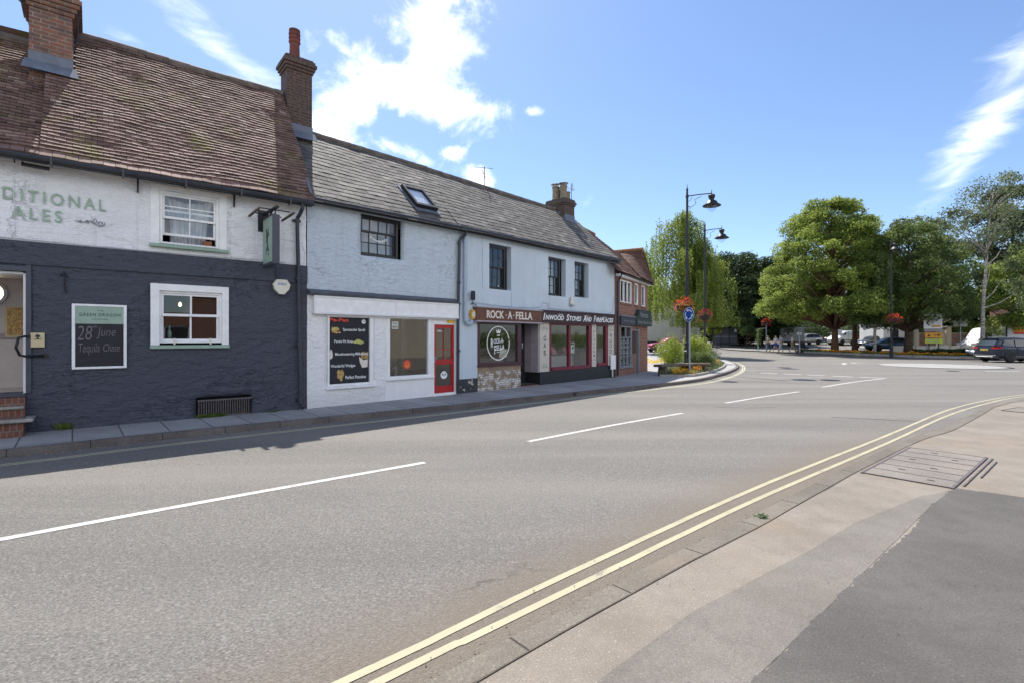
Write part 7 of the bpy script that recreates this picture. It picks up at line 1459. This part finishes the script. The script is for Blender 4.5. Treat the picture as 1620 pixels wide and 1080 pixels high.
# old red car on the side square: long bonnet, rounded cabin
OLD = [(.0, .45, .5, .85, .4, .9), (.15, .32, .68, .92, .52, 1.15), (.6, .26, .76, .95, .58, 1.42), (1.2, .25, .78, .93, .58, 1.48), (1.7, .25, .78, .92, .55, 1.36), (2.0, .25, .78, .92, .5, .98), (2.7, .28, .74, .9, .4, .93), (3.4, .32, .66, .82, .32, .86), (3.6, .4, .5, .68, .25, .7)]
vehicle('old maroon car with rounded cabin parked on the square by the birches', 'car', (17.3, 52.0, g_(52)+.1), R_(190), 3.6, 1.56, OLD, 'paint_red', (.75, 2.9), .3, [[(.5, .98, .70), (1.1, .97, .72), (1.1, 1.32, .6), (.65, 1.3, .6)], [(1.16, .97, .72), (1.85, .96, .68), (1.6, 1.28, .59), (1.16, 1.32, .6)]], extras=lambda t: [BX('front_bumper', 'rim', t, None, (3.56, 3.68, -.6, .6, .38, .46), b=.02), BX('head_light', 'head_light', t, None, (3.4, 3.55, -.6, -.42, .6, .78), b=.04)])
# wooden flower cart
ct = thing('flower_cart', 'old timber cart with spoked wheels planted with flowers', 'cart', (13.5, 46.5, g_(46.5)+.12), R_(8))
BX('flatbed', 'timber_old', ct, None, (-.2, 3.0, -.55, .55, .62, .82), b=.02)
for x, y in ((.1, -.62), (.1, .62), (2.6, -.62)):
    m = MB(); m.ring((x, .5), .44, .5, y-.03, y+.03, 24)
    for k in range(8): a = k*.785; m.tube([(x, y, .5), (x+.46*math.cos(a), y, .5+.46*math.sin(a))], .02, 5)
    m.lathe([(.08, -.06), (.08, .06), (0, .06)], (x, y, .5), 10, axis='y'); m.build('wheel', 'white_wood' if y < 0 else 'timber_old', ct)
P = np.stack([RNG.uniform(-.2, 3, 900), RNG.uniform(-.5, .5, 900), .8+.22*RNG.random(900)], 1); leaf_mesh('leaves', 'leaf_olive', ct, P[:400], .12, RNG.random(400)); leaf_mesh('flowers', 'flower_pink', ct, P[400:]+np.array([0, 0, .1]), .11, RNG.random(500))
# white box trailer and lorry
tr = thing('box_trailer', 'grey-white box trailer parked behind the walking people', 'trailer', (35.6, 64.5, g_(64.5)+.1), R_(-20))
BX('box', 'paint_grey', tr, None, (-1.3, 1.3, -.9, .9, .55, 2.35), b=.08); BX('chassis', 'dark_trim', tr, None, (-1.2, 1.5, -.7, .7, .4, .55)); BX('frame_trim', 'galv', tr, None, (-1.33, -1.27, -.93, -.87, .5, 2.38), (1.27, 1.33, -.93, -.87, .5, 2.38), b=.01)
for s in (-1, 1): MB().lathe([(.18, -.09), (.3, -.08), (.3, .08), (.18, .09), (0, .09)], (0, s*.95, .3), 18, axis='y').build('wheel', 'tyre', tr)
lr = thing('box_lorry', 'white box lorry body with an amber panel at the right edge', 'lorry', (45.0, 46.0, g_(46)+.1), R_(-38))
BX('box', 'paint_white', lr, None, (0, 5.6, 0, 2.3, .9, 3.3), b=.05); BX('corner_post', 'dark_trim', lr, None, (-.06, .03, -.03, .08, .8, 3.32)); BX('chassis', 'dark_trim', lr, None, (.1, 6.6, .3, 2.0, .55, .88))
BX('cab', 'paint_white', lr, None, (5.75, 7.4, .1, 2.2, .6, 2.6), b=.15); BX('amber_panel', 'orange', lr, None, (.38, 2.2, -.03, -.005, 2.05, 2.92)); BX('red_band', 'red_letter', lr, None, (.45, 2.2, -.035, -.004, 1.86, 2.04)); m = MB(); text(m, 'HIRE', .6, 1.9, 2.3, 2.7, -.036, off=.03); m.build('panel_lettering', 'gold', lr)
for x in (1.2, 6.4):
    for y in (.25, 2.1): MB().lathe([(.2, -.12), (.45, -.12), (.45, .12), (.2, .12), (0, .12)], (x, y, .45), 20, axis='y').build('wheel', 'tyre', lr)

# ============================================================ people (skin-modifier figures)
plain('skin', (.55, .34, .25), .6, 0, .08); plain('hair_brown', (.08, .05, .03), .7, 0, .2); plain('hair_fair', (.3, .2, .1), .7, 0, .2)
plain('cloth_white', (.6, .58, .58), .85, 0, .1); plain('cloth_blue', (.06, .12, .45), .85, 0, .15); plain('cloth_pale', (.42, .45, .55), .85, 0, .1); plain('cloth_tan', (.36, .28, .16), .85, 0, .12); plain('cloth_black', (.03, .03, .035), .85, 0, .2); plain('cloth_teal', (.05, .12, .16), .85, 0, .15)
def skin_mesh(name, mat, parent, J, E, root=0, sub=1):
    me = bpy.data.meshes.new(name); me.from_pydata([j[:3] for j in J], E, []); o = bpy.data.objects.new(name, me); COL.objects.link(o)
    o.modifiers.new('skin', 'SKIN'); sk = me.skin_vertices[0].data if me.skin_vertices else None
    if sk is None:
        bm = bmesh.new(); bm.from_mesh(me); bm.verts.layers.skin.verify(); bm.to_mesh(me); bm.free(); sk = me.skin_vertices[0].data
    for i, j in enumerate(J): r = j[3]; sk[i].radius = r if isinstance(r, tuple) else (r, r); sk[i].use_root = (i == root)
    s = o.modifiers.new('sub', 'SUBSURF'); s.levels = sub; s.render_levels = sub
    dg = bpy.context.evaluated_depsgraph_get(); dg.update(); nm = bpy.data.meshes.new_from_object(o.evaluated_get(dg)); bpy.data.objects.remove(o)
    nm.name = name; nm.materials.clear(); nm.materials.append(MATS[mat]); nm.polygons.foreach_set('use_smooth', [True]*len(nm.polygons))
    q = bpy.data.objects.new(name, nm); COL.objects.link(q); q.parent = parent; return q
def person(label, loc, ang, h=1.7, stride=.25, arm=.3, top='cloth_white', bottom='cloth_blue', hair='hair_brown', shorts=True, push=False, bend=0, long_hair=False):
    """walks along +x; y is left"""
    t = thing('person', label, 'person', loc, ang, 'people walking on the far pavement'); k = h/1.7
    def V(x, y, z, r): return (x*k, y*k, z*k, r*k if not isinstance(r, tuple) else (r[0]*k, r[1]*k))
    J = [V(0, 0, .93, (.15, .11)), V(.01, 0, 1.12, (.13, .095)), V(.02, 0, 1.32, (.165, .105)), V(.01, 0, 1.42, (.10, .07)), V(.02, 0, 1.50, .052), V(.035, 0, 1.58, (.075, .088)), V(.03, 0, 1.66, (.073, .085)), V(.115, 0, 1.59, .018)]
    E = [(0, 1), (1, 2), (2, 3), (3, 4), (4, 5), (5, 6), (5, 7)]
    for s, f in ((1, 1), (-1, -1)):
        fx = stride*f; b = len(J); kn = (fx*.55+.06, s*.095, .50); an = (fx*1.15-(.06 if f < 0 else 0), s*.09, .09+(.05 if f < 0 else 0))
        J += [V(fx*.1, s*.095, .86, .085), V(*kn, .056), V(*an, .038), V(an[0]+.06, s*.095, an[2]-.055, .036), V(an[0]+.17, s*.10, an[2]-.065, .028)]; E += [(0, b), (b, b+1), (b+1, b+2), (b+2, b+3), (b+3, b+4)]
        a = len(J); ax = -arm*f*.8
        if push: el, wr_ = (.18, s*.24, 1.16), (.42, s*.2, 1.05)
        else: el, wr_ = (ax*.5-.02, s*.25, 1.12), (ax+.08, s*.26, .90)
        J += [V(.01, s*.17, 1.385, .058), V(*el, .038), V(*wr_, .026), V(wr_[0]+.03, wr_[1], wr_[2]-.06, (.03, .018))]; E += [(2, a), (a, a+1), (a+1, a+2), (a+2, a+3)]
        for q, (dx, dl) in enumerate(((-.024, .055), (-.009, .07), (.006, .075), (.02, .065))): J.append(V(wr_[0]+.035+dx, wr_[1], wr_[2]-.06-dl, .008)); E.append((a+3, len(J)-1))
        J.append(V(wr_[0]+.07, wr_[1]-s*.012, wr_[2]-.085, .009)); E.append((a+3, len(J)-1))
    body = skin_mesh('body', 'skin', t, J, E)
    c = lambda j, r: (j[0], j[1], j[2], tuple(x+r*k for x in (j[3] if isinstance(j[3], tuple) else (j[3], j[3]))))
    # legs index: 8..12 left, arms 13..16(+5), etc.
    la, ra = 8, 8+5+9; aa, ab = 13, 13+14
    sh = [c(J[0], .012), c(J[1], .02), c(J[2], .018), c(J[3], .01)]; se = [(0, 1), (1, 2), (2, 3)]
    for a in (aa, ab):
        b = len(sh); p, q = J[a], J[a+1]; sh += [c(p, .014), (p[0]*.4+q[0]*.6, p[1]*.4+q[1]*.6, p[2]*.4+q[2]*.6, .055*k)]; se += [(2, b), (b, b+1)]
    skin_mesh('shirt', top, t, sh, se)
    tr_ = [c(J[0], .022)]; te = []
    for a in (la, ra):
        b = len(tr_); p, q, r = J[a], J[a+1], J[a+2]; tr_ += [c(p, .016), c(q, .018) if not shorts else (q[0]*.85+p[0]*.15, q[1], q[2]*.85+p[2]*.15, .078*k)]; te += [(0, b), (b, b+1)]
        if not shorts: tr_.append((r[0], r[1], r[2]+.03*k, .055*k)); te.append((b+1, b+2))
    skin_mesh('shorts' if shorts else 'trousers', bottom, t, tr_, te)
    hr_ = [V(.0, 0, 1.655, (.088, .1)), V(-.03, 0, 1.60, (.078, .085))]; he = [(0, 1)]
    if long_hair: hr_.append(V(-.07, 0, 1.45, (.06, .04))); he.append((1, 2))
    skin_mesh('hair', hair, t, hr_, he)
    for a in (la, ra):
        p, q = J[a+3], J[a+4]; skin_mesh('shoe', 'cloth_black', t, [(p[0]-.04*k, p[1], p[2], .045*k), (q[0], q[1], q[2]+.002, .036*k)], [(0, 1)])
    return t
zz = lambda y: g_(y)+.1
person('person in a white top and blue shorts striding at the front of the group', (26.9, 51.6, zz(51.6)), R_(188), 1.68, .34, .3, 'cloth_white', 'cloth_blue', 'hair_fair', long_hair=True)
person('person in dark clothes half hidden behind the white top walker', (26.6, 52.5, zz(52.5)), R_(182), 1.68, .2, .2, 'cloth_tan', 'cloth_teal', 'hair_brown', shorts=False)
person('person in a pale blue top with dark strap in the middle of the group', (27.6, 51.9, zz(51.9)), R_(186), 1.70, .22, .2, 'cloth_pale', 'cloth_pale', 'hair_fair', shorts=False)
person('person in a light top and tan trousers pushing the pushchair', (28.6, 51.6, zz(51.6)), R_(-8), 1.74, .26, .2, 'cloth_white', 'cloth_tan', 'hair_brown', shorts=True, push=True)
pc = thing('pushchair', 'dark pushchair with pale wheel in front of the last walker', 'pushchair', (29.5, 51.2, zz(51.2)), R_(-8))
m = MB(); m.tube([(-.45, -.22, 1.02), (.1, -.22, .45), (.5, -.22, .2)], .018, 6); m.tube([(-.45, .22, 1.02), (.1, .22, .45), (.5, .22, .2)], .018, 6); m.tube([(-.45, -.22, 1.02), (-.45, .22, 1.02)], .02, 6); m.tube([(-.15, -.22, .2), (.15, -.22, .6)], .015, 6); m.tube([(-.15, .22, .2), (.15, .22, .6)], .015, 6); m.build('frame', 'dark_trim', pc)
m = MB(); m.prism([(-.15, .95), (-.25, .5), (.05, .42), (.45, .4), (.45, .52), (.1, .56), (.05, .98), (-.05, 1.05)], -.2, .2); m.build('seat', 'cloth_black', pc)
for x in (-.15, .5):
    for y in (-.24, .24): MB().ring((x, .14), .09, .14, y-.02, y+.02, 16).build('wheel', 'tyre', pc)
MB().lathe([(0, -.09), (.12, -.05), (.14, .03), (.08, .11), (0, .13)], (.25, 0, .72), 12).build('cushion', 'cloth_pale', pc)
